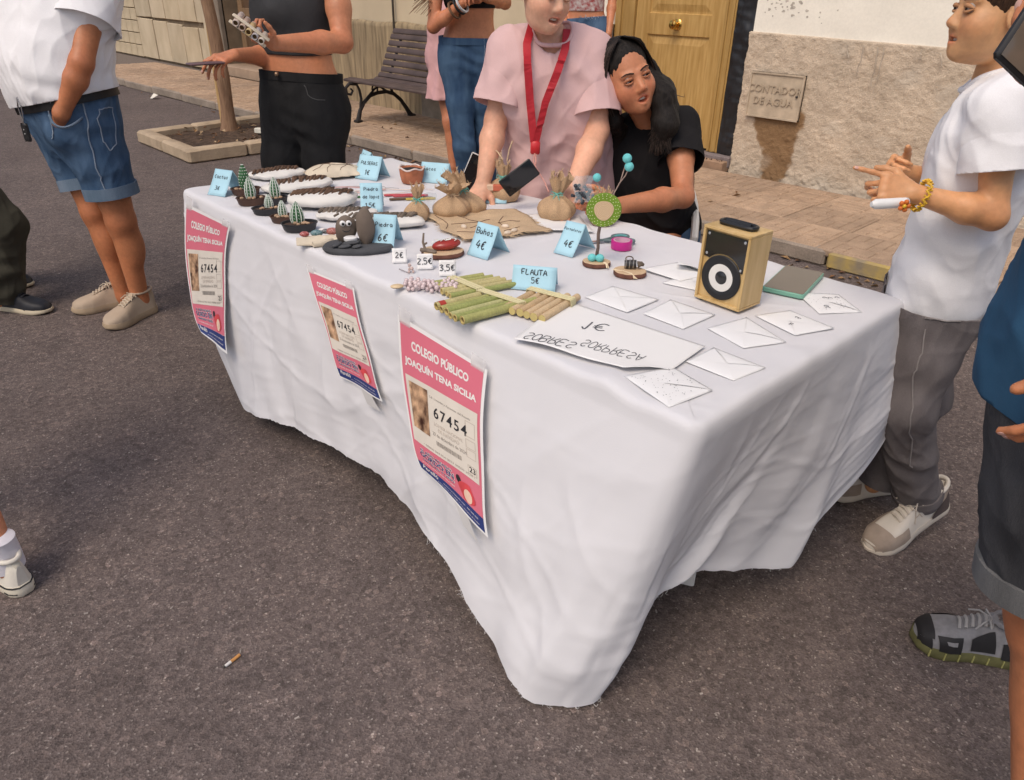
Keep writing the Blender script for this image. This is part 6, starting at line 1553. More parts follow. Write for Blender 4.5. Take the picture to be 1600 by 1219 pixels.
def foldfn(a=.004, sc=6., k=1., extra=None):
    """soft ridges and hollows of worn cloth: long slanting folds over finer creases"""
    def f(p):
        q = Vector((p.x + .35 * p.z, p.y - .25 * p.z, p.z * .6)) * sc + Vector((k, k, k))
        w = Vector((noise.noise(q * .7 + Vector((9, 0, 0))), noise.noise(q * .7 + Vector((0, 9, 0))), 0)) * .9
        r1 = 1 - abs(noise.noise(q + w)) * 2.2; r2 = 1 - abs(noise.noise(q * 2.3 + w * 2 + Vector((4, 4, 4)))) * 2.2
        c1 = max(0, 1 - abs(noise.noise(q * .8 + w + Vector((7, 1, 3)))) * 4.5); c2 = max(0, 1 - abs(noise.noise(q * 1.7 - w + Vector((2, 8, 5)))) * 4.5)
        return a * (.9 * r1 * abs(r1) + .38 * r2 * abs(r2) + .5 * noise.noise(q * .5) + .42 * c1 * c1 + .22 * c2 * c2) + (extra(p) if extra else 0)
    return f
def folds_at(c, R, amp, direction, freq):
    """drag folds radiating round a joint"""
    c = Vector(c); d = nrm(direction)
    return lambda p: amp * math.exp(-((p - c).length / R) ** 2) * math.sin((p - c).dot(d) * freq + 2 * noise.noise(p * 7))
def sumf(*fs): return lambda p: sum(f(p) for f in fs)
# ---- shoes
def shoe(P, heel, toe, W=.105, ht=.085, sole_t=.028, m_up=None, m_sole=None, m_lace=None, name="shoe", lift=0., laces=True, toe_cap=None, pitch=0.):
    heel = Vector(heel); toe = Vector(toe); d = toe - heel; L = math.hypot(d.x, d.y); fx = Vector((d.x, d.y, 0)).normalized(); fy = Vector((-fx.y, fx.x, 0)); k = W / 2
    cp, sp_ = math.cos(pitch), math.sin(pitch); base = Vector((heel.x, heel.y, 0)); piv = .72 * L
    def T(x, y, z):
        x, z = piv + (x - piv) * cp + z * sp_, -(x - piv) * sp_ + z * cp
        return base + fx * x + fy * y + Vector((0, 0, z + lift))
    hw = lambda t: k * np.interp(t, [0, .03, .1, .3, .5, .7, .85, .95, .985, 1], [.30, .52, .70, .70, .76, 1.0, .94, .66, .42, .10])
    ol = [(L * t, hw(t)) for t in np.linspace(0, 1, 22)]; ol = ol + [(x, -y) for x, y in ol[::-1]]
    b = MB(); n = len(ol); rings = [(.96, 0.001), (1.03, .005), (1.05, sole_t * .6), (1.0, sole_t)]; vs = []
    for g, z in rings:
        for x, y in ol: vs.append(T(L * .5 + (x - L * .5) * (1 + (g - 1) * .35), y * g, z + (.010 * max(0, x / L - .82) / .18 if z < .01 else 0)))
    fs = [(i * n + j, i * n + (j + 1) % n, (i + 1) * n + (j + 1) % n, (i + 1) * n + j) for i in range(3) for j in range(n)] + [tuple(range(n - 1, -1, -1)), tuple(3 * n + j for j in range(n))]
    hs = lambda t: np.interp(t, [0, .05, .15, .30, .40, .50, .62, .78, .90, .97, 1], [ht * .78, ht, ht * .96, ht * .92, ht * .95, ht * .84, ht * .66, ht * .50, ht * .40, ht * .27, .002])
    up = MB()
    def U(u, v):
        t = v; a = PI * u; w = hw(t) * (1.0 + .03 * math.sin(a)); h_ = hs(t); y = w * math.copysign(abs(math.cos(a)) ** .62, math.cos(a)); z = h_ * math.sin(a) ** .72
        nw = 1 - .42 * (z / ht) * (1 if t < .42 else max(0, 1 - (t - .42) * 2.2)); x = L * (.012 + .976 * t) - .006 * (1 - t) * math.sin(a)
        return T(x, y * nw, sole_t * .9 + z)
    up.grid(U, 20, 34); up.f.append(tuple(range(21))); up.f.append(tuple(range(34 * 21 + 20, 34 * 21 - 1, -1))); o = P.add(up, name, m_up, angle=70)
    b.add(vs, fs); so = P.add(b, "sole", m_sole, o, angle=50)
    c = MB(); q = [T(L * (.19 + .175 * math.cos(t)), k * .60 * math.sin(t), sole_t + ht * (.985 - .02 * math.cos(t))) for t in np.linspace(0, 2 * PI, 25)]; c.tube(q, .0068, 8); P.add(c, "collar", m_up, o)
    tg = MB(); tg.grid(lambda u, v: T(L * (.34 + .30 * v), k * .36 * (u - .5) * 2, sole_t * .9 + hs(.34 + .30 * v) * (1.04 - .08 * abs(u - .5)) + .012 * (1 - v) ** 3), 6, 8); P.add(tg, "tongue", m_up, o)
    if laces:
        l = MB()
        for j in range(6):
            t = .37 + .050 * j; z = sole_t * .9 + hs(t) * 1.03 + .003; w = k * (.42 - .01 * j); s_ = 1 if j % 2 else -1
            l.tube([T(L * t, -w, z - .006), T(L * (t + .012), 0, z + .002), T(L * (t + .024 * 1), w, z - .008)], .0040, 6)
        z = sole_t * .9 + hs(.38) + .006; c0 = T(L * .385, 0, z)
        for s_ in (-1, 1):
            l.tube([c0, c0 + fy * s_ * .020 + fx * .010 + Vector((0, 0, .008)), c0 + fy * s_ * .030 + fx * .006 - Vector((0, 0, .006)), c0 + fy * s_ * .008 - fx * .004, c0], .0024, 5)
            l.tube([c0, c0 + fy * s_ * .022 + fx * .022, c0 + fy * s_ * .034 + fx * .040 - Vector((0, 0, .014))], .0022, 5)
        lo = P.add(l, "laces", m_lace or m_up, o)
    return o, T, L, U
# ================================================================== THE PEOPLE
UP = Vector((0, 0, 1))
sk_tan = skin_mat("skin_tanned", (.47, .185, .085)); sk_mid = skin_mat("skin_warm", (.53, .25, .135)); sk_lt = skin_mat("skin_light", (.67, .38, .255)); sk_boy = skin_mat("skin_golden", (.63, .34, .165)); sk_red = skin_mat("skin_ruddy", (.52, .215, .11))
w_tee = cotton("white_jersey", (.80, .79, .80), .02); dark_tee = cotton("charcoal_jersey", (.040, .040, .042), .1); black_tee = cotton("black_jersey", (.014, .013, .014), .15)
pink_tee = cotton("pink_jersey", (.62, .42, .41), .03); blue_tee = cotton("petrol_jersey", (.030, .085, .155), .12)
den_b = denim("blue_denim", (.035, .075, .145), (.085, .145, .235)); den_k = denim("black_denim", (.010, .010, .011), (.018, .018, .019)); den_g = denim("grey_denim", (.115, .100, .100), (.175, .155, .152)); den_d = denim("charcoal_denim", (.034, .034, .037), (.060, .060, .065)); den_i = denim("indigo_denim", (.030, .065, .13), (.065, .12, .20))
stitch_t = mat("stitch_tan", (.24, .29, .36), .8, .1, 60); stitch_l = mat("stitch_pale", (.26, .235, .225), .8, .1, 60)
hair_k = mat("hair_black", (.012, .009, .0075), .62, .5, 5, stretch=(60, 60, 4), bump=.0030, bscale=5, spec=.25); hair_b = mat("hair_brown", (.055, .028, .015), .5, .4, 5, stretch=(60, 60, 4), bump=.0030, bscale=5, spec=.25); hair_l = mat("hair_light_brown", (.17, .085, .038), .5, .4, 5, stretch=(60, 60, 4), bump=.0030, bscale=5, spec=.25)
def mid(a, b, t=.5): return Vector(a).lerp(Vector(b), t)
def tee(P, J, kind, m, hem_t, slv=.55, w=1., ease=None, belly=0., cuts=(), k=.05, flare=.02, name="t_shirt", hem_no=None, wr=None, sl_r=(.075, .082), sides='LR', t1=1.0, n=14, neck=None):
    S = Sdf(.006); fr = torso(S, J, kind, w, lambda t: (ease or .012) + flare * max(0, .45 - t), t0=hem_t - .08, t1=t1, n=n, belly=belly, k=k)
    top = mid(J['shL'], J['shR']); cl = []
    slv_ = []
    for sd in sides:
        sh, el = Vector(J['sh' + sd]), Vector(J['el' + sd]); e = sh.lerp(el, slv + .10); c = sh.lerp(el, slv); ax = nrm(el - sh)
        S.cone(mid(top, sh, .35), sh, .062 * w, sl_r[0] * w * .94, .04); m_ = sh.lerp(el, slv * .45); rm = (sl_r[0] + (sl_r[1] - sl_r[0]) * .45) * w
        S.cone(sh, m_, sl_r[0] * w, rm, .035)
        S2 = Sdf(.005); S2.cone(sh.lerp(el, slv * .16), e, (sl_r[0] + (sl_r[1] - sl_r[0]) * .16) * w + .0005, sl_r[1] * w + .003, .01); slv_.append((S2, c, ax))
    if neck is not None: S.cone(neck[0], neck[0] + Vector(neck[1]) * .16, neck[2], neck[2] * 1.25, .008, True)
    pel = mid(J['hipL'], J['hipR']); up_ = nrm(top - pel); hc = pel.lerp(top, hem_t)
    cl.append((hc, -(Vector(hem_no) if hem_no else up_), lambda p: (p - hc).dot(up_) < .12))
    o = P.cloth(S, name, m, cl + list(cuts), wr=wr or foldfn(.0100, 5, 1))
    for S2, c, ax in slv_: P.cloth(S2, 'sleeve', m, [(c, ax, None)], wr=wr or foldfn(.0100, 5, 1), parent=o)
    return o, fr
def pants(P, J, kind, m, waist_t, hemL=None, hemR=None, w=1., ease=.012, lr=(.10, .085, .07), name="trousers", wr=None, k=.045, belly=0., waist_no=None, extra=None):
    S = Sdf(.006)
    if extra: S.ell(*extra)
    pass; torso(S, J, kind, w, lambda t: ease * .7, t0=-.12, t1=waist_t + .08, n=7, belly=belly)
    cl = []; pel = mid(J['hipL'], J['hipR']); top = mid(J['shL'], J['shR']); up_ = nrm(top - pel)
    for sd, hem in (('L', hemL), ('R', hemR)):
        hip, kn, an = Vector(J['hip' + sd]), Vector(J['knee' + sd]), Vector(J['ank' + sd])
        if hem == 'knee_up':
            pass
        if hem is None:       # full length
            S.cone(hip, mid(hip, kn, .5), lr[0], (lr[0] + lr[1]) / 2, k); S.cone(mid(hip, kn, .5), kn, (lr[0] + lr[1]) / 2, lr[1], .03); S.cone(kn, an.lerp(kn, -.14), lr[1], lr[2], .03)
            c = an.lerp(kn, -.055); ax = nrm(an - kn); cl.append((c, ax, lambda p, c=c, ax=ax: (p - c).length < .22))
        else:                 # cut off along the thigh
            ax = nrm(kn - hip); c = hip.lerp(kn, hem); S.cone(hip, mid(hip, c), lr[0], (lr[0] + lr[1]) / 2, k); S.cone(mid(hip, c), c + ax * .05, (lr[0] + lr[1]) / 2, lr[1], .03)
            cl.append((c, ax, lambda p, c=c, ax=ax: (p - c).dot(ax) > -.05 and ((p - c) - ax * (p - c).dot(ax)).length < .14))
    wc = pel.lerp(top, waist_t); cl.append((wc, Vector(waist_no) if waist_no else up_, lambda p: (p - wc).dot(up_) > -.06 and (p - wc).length < .30))
    return P.cloth(S, name, m, cl, wr=wr or foldfn(.004, 6, 3)), wc, up_
def hair_cap(P, H, m, length=None, name="hair", vol=1., fringe=0., strands=0, sd=1, flow=None, h=.005, rcol=None):
    S = Sdf(h); P_ = H['P']; R = H['R']; s = H['s']
    S.ell(P_(0, -.022, .042), [.0835 * s * vol, .102 * s * vol, .089 * s * vol], R, .02)
    if flow:
        for pts, rs in flow: S.chain(pts, rs, .03)
    S.ell(P_(0, .105, -.040 + fringe), [.066 * s, .085 * s, .098 * s], R, .010, True)
    if not flow: S.ell(P_(0, .03, -.135), [.12 * s, .125 * s, .10 * s], R, .015, True)
    pts, q = S.mesh(name); me = np_mesh(name, pts - np.array(P.base, np.float32), q); smooth_mesh(me, 1, .5)
    c0 = Vector(P_(0, -.02, .03)) - P.base
    displace(me, lambda p: .0035 * noise.noise(Vector((math.atan2((Vector(p) - c0).dot(H['f']), (Vector(p) - c0).dot(H['l'])) * 9 + sd, (Vector(p) - c0).dot(H['u']) * 6, sd))) + .002 * noise.noise(Vector(p) * 60))
    return link_mesh(name, me, m, P.root)
def strand_mb(paths, r=.0011):
    b = MB()
    for q in paths: b.tube(q, [r * .8] + [r] * (len(q) - 2) + [r * .3], 4, cap=False)
    return b

# ---------------------------------------------------------------- man in white T-shirt and denim shorts
J_ = dict(hipL=V3((-3.6695, 0.9873, 0.8914)), hipR=V3((-3.9060, 0.9504, 0.8812)), shL=V3((-3.5759, 1.0957, 1.4115)), shR=V3((-3.9330, 0.9664, 1.4282)), chest=V3((-3.7499, 0.9962, 1.2731)), elL=V3((-3.4888, 0.9656, 1.1529)), wrL=V3((-3.5511, 0.8654, 0.9673)), elR=V3((-3.9987, 0.9058, 1.1131)), wrR=V3((-3.9192, 0.8947, 0.9330)), kneeL=V3((-3.6407, 1.0168, 0.4774)), kneeR=V3((-3.8292, 0.9692, 0.4905)), ankL=V3((-3.6877, 1.0343, 0.0687)), ankR=V3((-3.8300, 1.0064, 0.0603)))
P = Person("man in a white T-shirt and denim shorts with one hand in his pocket", (-3.75, .98, 0), sk_tan)
FW = nrm(Vector((-.90, -.42, 0)))
torso(P.S, J_, 'm', 1.12, belly=.05)
for sd in 'LR': P.arm(J_['sh' + sd], J_['el' + sd], J_['wr' + sd], 1.18)
P.leg(J_['hipL'], J_['kneeL'], J_['ankL'], 1.12, (-.45, -.9, 0)); P.leg(J_['hipR'], J_['kneeR'], J_['ankR'], 1.12, (-.9, -.4, 0))
P.limb([J_['wrL'], V3((-3.6191, 0.8604, 0.9097)), V3((-3.6611, 0.8567, 0.8586))], [.028, .032, .026])
P.neck(V3((-3.7397, 1.0340, 1.4470)), V3((-3.7381, 1.0398, 1.5472))); P.head(V3((-3.7172, 1.0400, 1.6435)), FW, (0, 0, 1), 1.05)
P.build_body()
TILT = nrm(UP - ER * .20)
sh_, fr = tee(P, J_, 'm', w_tee, .215, .50, 1.14, .016, belly=.062, wr=sumf(foldfn(.0110, 4, 1), folds_at(V3((-3.6295, 0.9428, 1.0663)), .16, .006, (0, .3, 1), 60)), sl_r=(.088, .098), hem_no=TILT)
pt, wc, up_ = pants(P, J_, 'm', den_b, .235, .70, .70, 1.10, .018, (.118, .098, .09), "denim_shorts", belly=.05, waist_no=TILT, extra=(V3((-3.6430, 0.8681, 0.8753)), (.060, .055, .066), None, .06), wr=sumf(foldfn(.0100, 5, 3), folds_at(V3((-3.5673, 0.9819, 0.8946)), .12, .004, (.3, .3, 1), 70)))
bv = P.bvh(pt); bs_ = P.bvh(sh_)
P.band(bv, wc - TILT * .022, TILT, .036, .006, "belt", mat("belt_black", (.015, .014, .015), .5, .1, 20))
for sd in 'LR':
    c = mid(J_['hip' + sd], J_['knee' + sd], .665); P.band(bv, c, J_['knee' + sd] - J_['hip' + sd], .050, .006, "rolled_cuff", denim("pale_denim", (.10, .15, .21), (.17, .22, .29)), n=36, R=.17)
b = MB(); pr_ = [V3((-3.5614, 0.8218, 0.9600)), V3((-3.5360, 0.8207, 0.9363)), V3((-3.5178, 0.8328, 0.9203)), V3((-3.5116, 0.8583, 0.9162)), V3((-3.5177, 0.8960, 0.9267)), V3((-3.5453, 0.9487, 0.9510))]; q = []
for i in range(len(pr_) - 1):
    for k in range(5):
        t = k / 5; p0, p1, p2, p3 = pr_[max(i - 1, 0)], pr_[i], pr_[i + 1], pr_[min(i + 2, len(pr_) - 1)]; q.append(.5 * (2 * p1 + (p2 - p0) * t + (2 * p0 - 5 * p1 + 4 * p2 - p3) * t * t + (3 * p1 - p0 - 3 * p2 + p3) * t ** 3))
b.tube(q + [pr_[-1]], .0055, 6); P.add(b, "pocket_edge", denim("pale_denim", (.10, .15, .21), (.17, .22, .29)))
P.seam(bv, [V3((-3.4736, 0.9456, 1.0084)), V3((-3.4984, 0.9302, 0.8707)), V3((-3.5288, 0.9329, 0.7362)), V3((-3.5266, 0.9410, 0.6411))], "side_seam", stitch_t, .0030, .0015)
P.seam(bv, [V3((-3.4811, 0.9933, 0.9745)), V3((-3.5401, 1.0759, 0.9662)), V3((-3.5473, 1.0519, 0.8249)), V3((-3.5174, 1.0115, 0.8048)), V3((-3.4811, 0.9933, 0.8665)), V3((-3.4811, 0.9933, 0.9745))], "back_pocket_seam", stitch_t, .0026, .0015)
P.seam(bv, [V3((-3.5145, 0.7798, 1.0048)), V3((-3.5174, 0.7669, 0.9339)), V3((-3.5360, 0.7751, 0.8570))], "fly_seam", stitch_t, .0026, .0015)
beige = mat("beige_leather", (.42, .33, .245), .7, .06, 20, bump=.0006); beige_s = mat("beige_sole", (.40, .305, .205), .75, .08, 20); lace_b = mat("beige_lace", (.50, .42, .32), .8, .05, 60)
shoe(P, (-3.705, 1.095), (-3.583, .830), .112, .090, .034, beige, beige_s, lace_b); shoe(P, (-3.86, 1.075), (-3.905, .775), .110, .088, .034, beige, beige_s, lace_b)
kf = empty("car_key", V3((-3.6649, 0.7456, 0.8873)), "black car key hanging on a metal clip from the man's belt", "key", None, .5)
b = MB(); b.box((0, 0, 0), (.036, .014, .072), bev=.006); b.build("key_fob", mat("fob_black", (.014, .014, .015), .35, .1, 20, spec=.5), kf)
b = MB(); b.tube([(0, 0, .036), (.006, 0, .06), (.012, 0, .10), (.004, 0, .135), (-.006, 0, .10), (-.002, 0, .06), (0, 0, .036)], .0032, 6); b.build("clip", mat("steel", (.5, .5, .5)), kf)
b = MB(); b.lathe([(.003, 0), (.003, .001), (.0005, .0012)], (0, -.0073, .012), 8, rot=Matrix.Rotation(PI / 2, 3, 'X')); b.lathe([(.003, 0), (.003, .001), (.0005, .0012)], (0, -.0073, -.004), 8, rot=Matrix.Rotation(PI / 2, 3, 'X')); o = b.build("buttons", mat("fob_grey", (.3, .3, .3)), kf); o["kind"] = "stuff"

# ---------------------------------------------------------------- girl in a dark crop top holding a pan flute
J_ = dict(hipL=V3((-3.0777, 1.7892, 0.9552)), hipR=V3((-3.2644, 1.6989, 0.9577)), shL=V3((-3.0129, 1.8584, 1.4516)), shR=V3((-3.3526, 1.7022, 1.4506)), chest=V3((-3.2091, 1.7600, 1.3092)), elL=V3((-2.9235, 1.8129, 1.2346)), wrL=V3((-2.8985, 1.4920, 1.2405)), elR=V3((-3.2964, 1.6803, 1.1614)), wrR=V3((-3.1802, 1.4615, 1.1826)), kneeL=V3((-3.0691, 1.7236, 0.5193)), kneeR=V3((-3.2268, 1.5963, 0.5084)), ankL=V3((-3.1681, 1.7096, 0.0499)), ankR=V3((-3.3021, 1.6244, 0.0489)))
P = Person("girl in a dark grey crop top and black jeans by the table's far end", (-3.17, 1.72, 0), sk_red)
torso(P.S, J_, 'f', 1.08)
P.arm(J_['shL'], J_['elL'], J_['wrL'], 1.08); P.arm(J_['shR'], J_['elR'], J_['wrR'], .95)
P.leg(J_['hipL'], J_['kneeL'], J_['ankL'], .95, (-.7, -.7, 0)); P.leg(J_['hipR'], J_['kneeR'], J_['ankR'], .95, (-.7, -.7, 0))
hand_sdf(P.S, J_['wrL'], V3((-2.8549, 1.3547, 1.2894)) - J_['wrL'], (-.25, -.1, .95), -1, (.95, 1.0, 1.0, 1.0), .92, thumbcurl=.6)
hand_sdf(P.S, J_['wrR'], V3((-3.1462, 1.3408, 1.1615)) - J_['wrR'], (-.1, -.4, -.8), -1, (.35, .5, .6, .7), 1.0, thumbcurl=.2)
P.neck(V3((-3.1913, 1.7919, 1.4886)), V3((-3.1923, 1.7901, 1.6026)), .047); Hd = P.head(V3((-3.1789, 1.7731, 1.7001)), (-.75, -.65, -.1), (0, 0, 1), 1.0, female=True)
P.S.ell(mid(J_['chest'], V3((-3.1429, 1.6720, 1.3598)), .6), (.07, .07, .06), None, .05)
P.build_body()
S = Sdf(.006); torso(S, J_, 'f', 1.08, lambda t: .008, t0=.38, t1=.98, n=9)
S.ell(mid(J_['chest'], V3((-3.1120, 1.6449, 1.3653)), .6), (.078, .078, .066), None, .05)
pel, top = mid(J_['hipL'], J_['hipR']), mid(J_['shL'], J_['shR']); u_ = nrm(top - pel); hc = V3((-3.2101, 1.7582, 1.1770))
P.cloth(S, "crop_top", dark_tee, [(hc, (0, 0, -1), lambda p: p.z < hc.z + .08), (V3((-3.1953, 1.7849, 1.4416)), (0, 0, 1), None)], wr=foldfn(.003, 7, 4), thick=.002)
pt, wc, up_ = pants(P, J_, 'f', den_k, .30, None, None, 1.05, .008, (.100, .074, .058), "black_jeans", wr=sumf(foldfn(.004, 7, 3), folds_at(V3((-3.0812, 1.6603, 0.8651)), .10, .004, (.2, .2, 1), 90)))
bv = P.bvh(pt)
P.band(bv, wc - up_ * .018, up_, .036, .003, "waistband", den_k)
P.seam(bv, [V3((-2.9907, 1.6173, 1.0835)), V3((-2.9842, 1.6293, 1.0464)), V3((-2.9601, 1.6726, 1.0284)), V3((-2.9316, 1.7222, 1.0278))], "pocket_seam", mat("stitch_dark", (.06, .06, .06), .7), .002, .001)
b = MB(); b.ball(V3((-3.1485, 1.6181, 1.1045)), .010, 12, 8); P.add(b, "jeans_button", mat("copper_button", (.30, .20, .13), .35, .1, 30, metal=.8))
hair_cap(P, Hd, hair_k)
for sd in 'LR': shoe(P, (J_['ank' + sd].x + .035, J_['ank' + sd].y + .04), (J_['ank' + sd].x - .14, J_['ank' + sd].y - .14), .092, .072, .03, w_tee, w_tee)
fl = empty("pan_flute", V3((-2.8251, 1.3706, 1.2947)), "small pan flute of paper tubes held in the girl's hand", "flute", None, 0)
ax = nrm(V3((-2.7299, 1.2914, 1.2723)) - V3((-2.9164, 1.4342, 1.3152))); acr = nrm(V3((-2.8099, 1.3790, 1.2700)) - V3((-2.8314, 1.3341, 1.3075))); nn = ax.cross(acr)
tubm = [mat("card_tube_%d" % i, c, .7, .1, 30) for i, c in enumerate([(.52, .42, .36), (.46, .34, .27), (.55, .40, .20), (.44, .40, .40), (.58, .50, .42)])]
for k in range(5):
    o_ = acr * (k - 2) * .0245; l0, l1 = .045, .075 - .006 * k
    b = MB(); b.tube([o_ + ax * l0, o_ - ax * l1], .0115, 14, cap=False); t_ = b.build("tube", tubm[k], fl); solidify(t_, .003, -1)
    b = MB(); b.ball(o_ - ax * l1, .0118, 10, 7); b.build("tube_end", mat("tube_plug", (.50, .46, .44), .7, .1, 30), t_)
    b = MB(); b.tube([o_ + ax * (l0 - .012), o_ + ax * (l0 - .010)], .0085, 10); b.build("bore", hol, t_)
for sgn in (-1, 1):
    b = MB(); R_ = Matrix((acr, ax, nn)).transposed(); b.box(ax * .018 + nn * sgn * .0135, (.142, .026, .006), rot=R_, bev=.002); b.build("wooden_strip", mat("cream_stick", (.62, .54, .42), .6, .06, 20), fl)
ph = V3((-3.1353, 1.3152, 1.1611)); b = MB(); a_ = nrm(V3((-3.1272, 1.3846, 1.1610)) - V3((-3.1314, 1.2722, 1.1587))); c_ = nrm(a_.cross(UP)); b.box((0, 0, 0), (.135, .066, .008), rot=Matrix((a_, c_, a_.cross(c_))).transposed(), bev=.003); o = b.build("phone", mat("phone_mauve", (.13, .075, .075), .35, .1, 20)); o.location = ph; tag(o, "flat mauve phone held out level in the girl's far hand", "phone")

# ---------------------------------------------------------------- girl in blue jeans by the bench
J_ = dict(hipL=V3((-3.8891, 3.4517, 1.0376)), hipR=V3((-4.0115, 3.3087, 1.0424)), shL=V3((-3.8565, 3.5475, 1.5742)), shR=V3((-4.0218, 3.2007, 1.5712)), chest=V3((-3.9338, 3.3701, 1.4228)), elL=V3((-3.8916, 3.6274, 1.3545)), wrL=V3((-3.7624, 3.3234, 1.3914)), elR=V3((-4.0161, 3.1434, 1.2216)), wrR=V3((-3.7994, 3.2194, 1.3665)), kneeL=V3((-3.8979, 3.4720, 0.5075)), kneeR=V3((-3.9180, 3.2961, 0.5035)), ankL=V3((-3.9508, 3.5328, -0.0422)), ankR=V3((-3.9800, 3.4237, -0.0522)))
P = Person("girl in high blue jeans and a black crop top standing before the bench", (-3.96, 3.38, 0), sk_red, .005)
torso(P.S, J_, 'f', 1.02)
P.arm(J_['shL'], J_['elL'], J_['wrL'], .95); P.arm(J_['shR'], J_['elR'], J_['wrR'], .98)
P.leg(J_['hipL'], J_['kneeL'], J_['ankL'], .95, (.3, -1, 0)); P.leg(J_['hipR'], J_['kneeR'], J_['ankR'], .95, (.3, -1, 0))
hand_sdf(P.S, J_['wrR'], V3((-3.6974, 3.2911, 1.3892)) - J_['wrR'], (-.3, .3, .8), -1, (.9, .9, .9, .9)); hand_sdf(P.S, J_['wrL'], V3((-3.7592, 3.2204, 1.4141)) - J_['wrL'], (0, 0, -1), -1, (.7, .7, .7, .7))
P.neck(V3((-3.9481, 3.3841, 1.5832)), V3((-3.9526, 3.3789, 1.6761)), .047); Hd = P.head(V3((-3.9317, 3.3572, 1.7654)), (.4, -.9, -.3), (0, 0, 1), 1.0, female=True); P.build_body()
S = Sdf(.006); torso(S, J_, 'f', 1.02, lambda t: .008, t0=.52, t1=.98, n=8); hc = V3((-3.9343, 3.3695, 1.3285))
P.cloth(S, "crop_top", black_tee, [(hc, (0, 0, -1), lambda p: p.z < hc.z + .1)], wr=foldfn(.003, 7, 4), thick=.002)
pt, wc, up_ = pants(P, J_, 'f', den_i, .235, None, None, 1.04, .006, (.098, .070, .055), "blue_jeans", wr=sumf(foldfn(.004, 7, 3), folds_at(V3((-3.8752, 3.3156, 1.0331)), .10, .004, (.2, .2, 1), 80), folds_at(V3((-3.8779, 3.3124, 0.5280)), .12, .0015, (.3, .3, 1), 90)))
bv = P.bvh(pt); P.band(bv, wc - up_ * .02, up_, .040, .003, "waistband", den_i)
P.seam(bv, [V3((-3.8734, 3.1618, 1.1575)), V3((-3.8566, 3.1822, 1.1154)), V3((-3.8266, 3.2183, 1.1161)), V3((-3.8010, 3.2485, 1.1733))], "pocket_seam", stitch_t, .0030, .0015); P.seam(bv, [V3((-3.7345, 3.3247, 1.1961)), V3((-3.7292, 3.3306, 1.1148)), V3((-3.7422, 3.3160, 1.0425))], "fly_seam", stitch_t, .002, .001)
fa = J_['wrR'].lerp(J_['elR'], .25); bb_ = P.bvh(bpy.data.objects[P.root.children[0].name])
for k, (t, m_) in enumerate([(.10, mat("band_white", (.6, .6, .6), .6)), (.18, mat("band_black", (.02, .02, .02), .6)), (.34, mat("band_brown", (.16, .09, .05), .6))]):
    P.band(bb_, J_['wrR'].lerp(J_['elR'], t), J_['elR'] - J_['wrR'], .010, .004, "bracelet", m_, n=20, R=.06)
flow = [([Hd['P'](s_ * .06, -.03, .02), Hd['P'](s_ * .085, -.03, -.10), Hd['P'](s_ * .10, -.02, -.24), Hd['P'](s_ * .11, .0, -.36)], [.04, .04, .035, .012]) for s_ in (-1, 1)]
hair_cap(P, Hd, hair_l, flow=flow)
R = random.Random(3); pths = []
for k in range(26):
    a = Vector(Hd['P'](-.10, -.01, -.28)); e = (V3((-4.0661, 2.9949, 1.3663)) + V3((0.0781, 0.1032, 0.0022)) * R.random() + V3((-0.0025, -0.0034, -0.0890)) * R.random()); m_ = a.lerp(e, .5) + Vector((R.uniform(-.02, .02), R.uniform(-.02, .02), .03)); pths.append([a, m_, e])
o = P.add(strand_mb(pths, .0035), "loose_hair", hair_l); o["kind"] = "stuff"
shoe(P, J_['ankL'] + Vector((.0, .06, 0)), J_['ankL'] + Vector((.10, -.18, 0)), .09, .07, .03, w_tee, w_tee); shoe(P, J_['ankR'] + Vector((.0, .06, 0)), J_['ankR'] + Vector((.10, -.18, 0)), .09, .07, .03, w_tee, w_tee)

# ---------------------------------------------------------------- child in pink behind her
J_ = dict(hipL=V3((-4.3973, 3.6269, 1.0032)), hipR=V3((-4.4984, 3.5814, 0.9897)), shL=V3((-4.3490, 3.6846, 1.3235)), shR=V3((-4.5172, 3.5738, 1.3111)), elL=V3((-4.4060, 3.7718, 1.1617)), wrL=V3((-4.3979, 3.7813, 1.0179)), elR=V3((-4.5402, 3.6092, 1.1586)), wrR=V3((-4.4148, 3.5738, 1.0651)), kneeL=V3((-4.2955, 3.5929, 0.6137)), kneeR=V3((-4.3664, 3.5382, 0.5881)), ankL=V3((-4.2801, 3.6112, 0.3012)), ankR=V3((-4.2987, 3.5105, 0.2790)))
P = Person("child in a pink dress almost hidden behind the girl in blue jeans", (-4.5, 3.6, 0), sk_red, .005)
torso(P.S, J_, 'f', .8)
for sd in 'LR': P.arm(J_['sh' + sd], J_['el' + sd], J_['wr' + sd], .8); P.leg(J_['hip' + sd], J_['knee' + sd], J_['ank' + sd], .85, (.3, -1, 0))
P.neck(V3((-4.4254, 3.6241, 1.3408)), V3((-4.4243, 3.6255, 1.4291)), .042); Hd = P.head(V3((-4.4023, 3.6208, 1.5196)), (.4, -.9, 0), (0, 0, 1), .92); P.build_body(); hair_cap(P, Hd, hair_b)
S = Sdf(.006); torso(S, J_, 'f', .82, lambda t: .015, t0=0, t1=1.0, n=10); pel = mid(J_['hipL'], J_['hipR']); S.cone(pel, pel + Vector((.01, -.02, -.30)), .12, .15, .05); hz = pel.z - .26
P.cloth(S, "pink_dress", cotton("dress_pink", (.62, .36, .36)), [(Vector((pel.x, pel.y, hz)), (0, 0, -1), None)], wr=sumf(foldfn(.008, 6, 2), lambda p: .010 * math.sin(math.atan2(p.y - pel.y, p.x - pel.x) * 9) * max(0, min(1, (pel.z + .1 - p.z) * 4))))
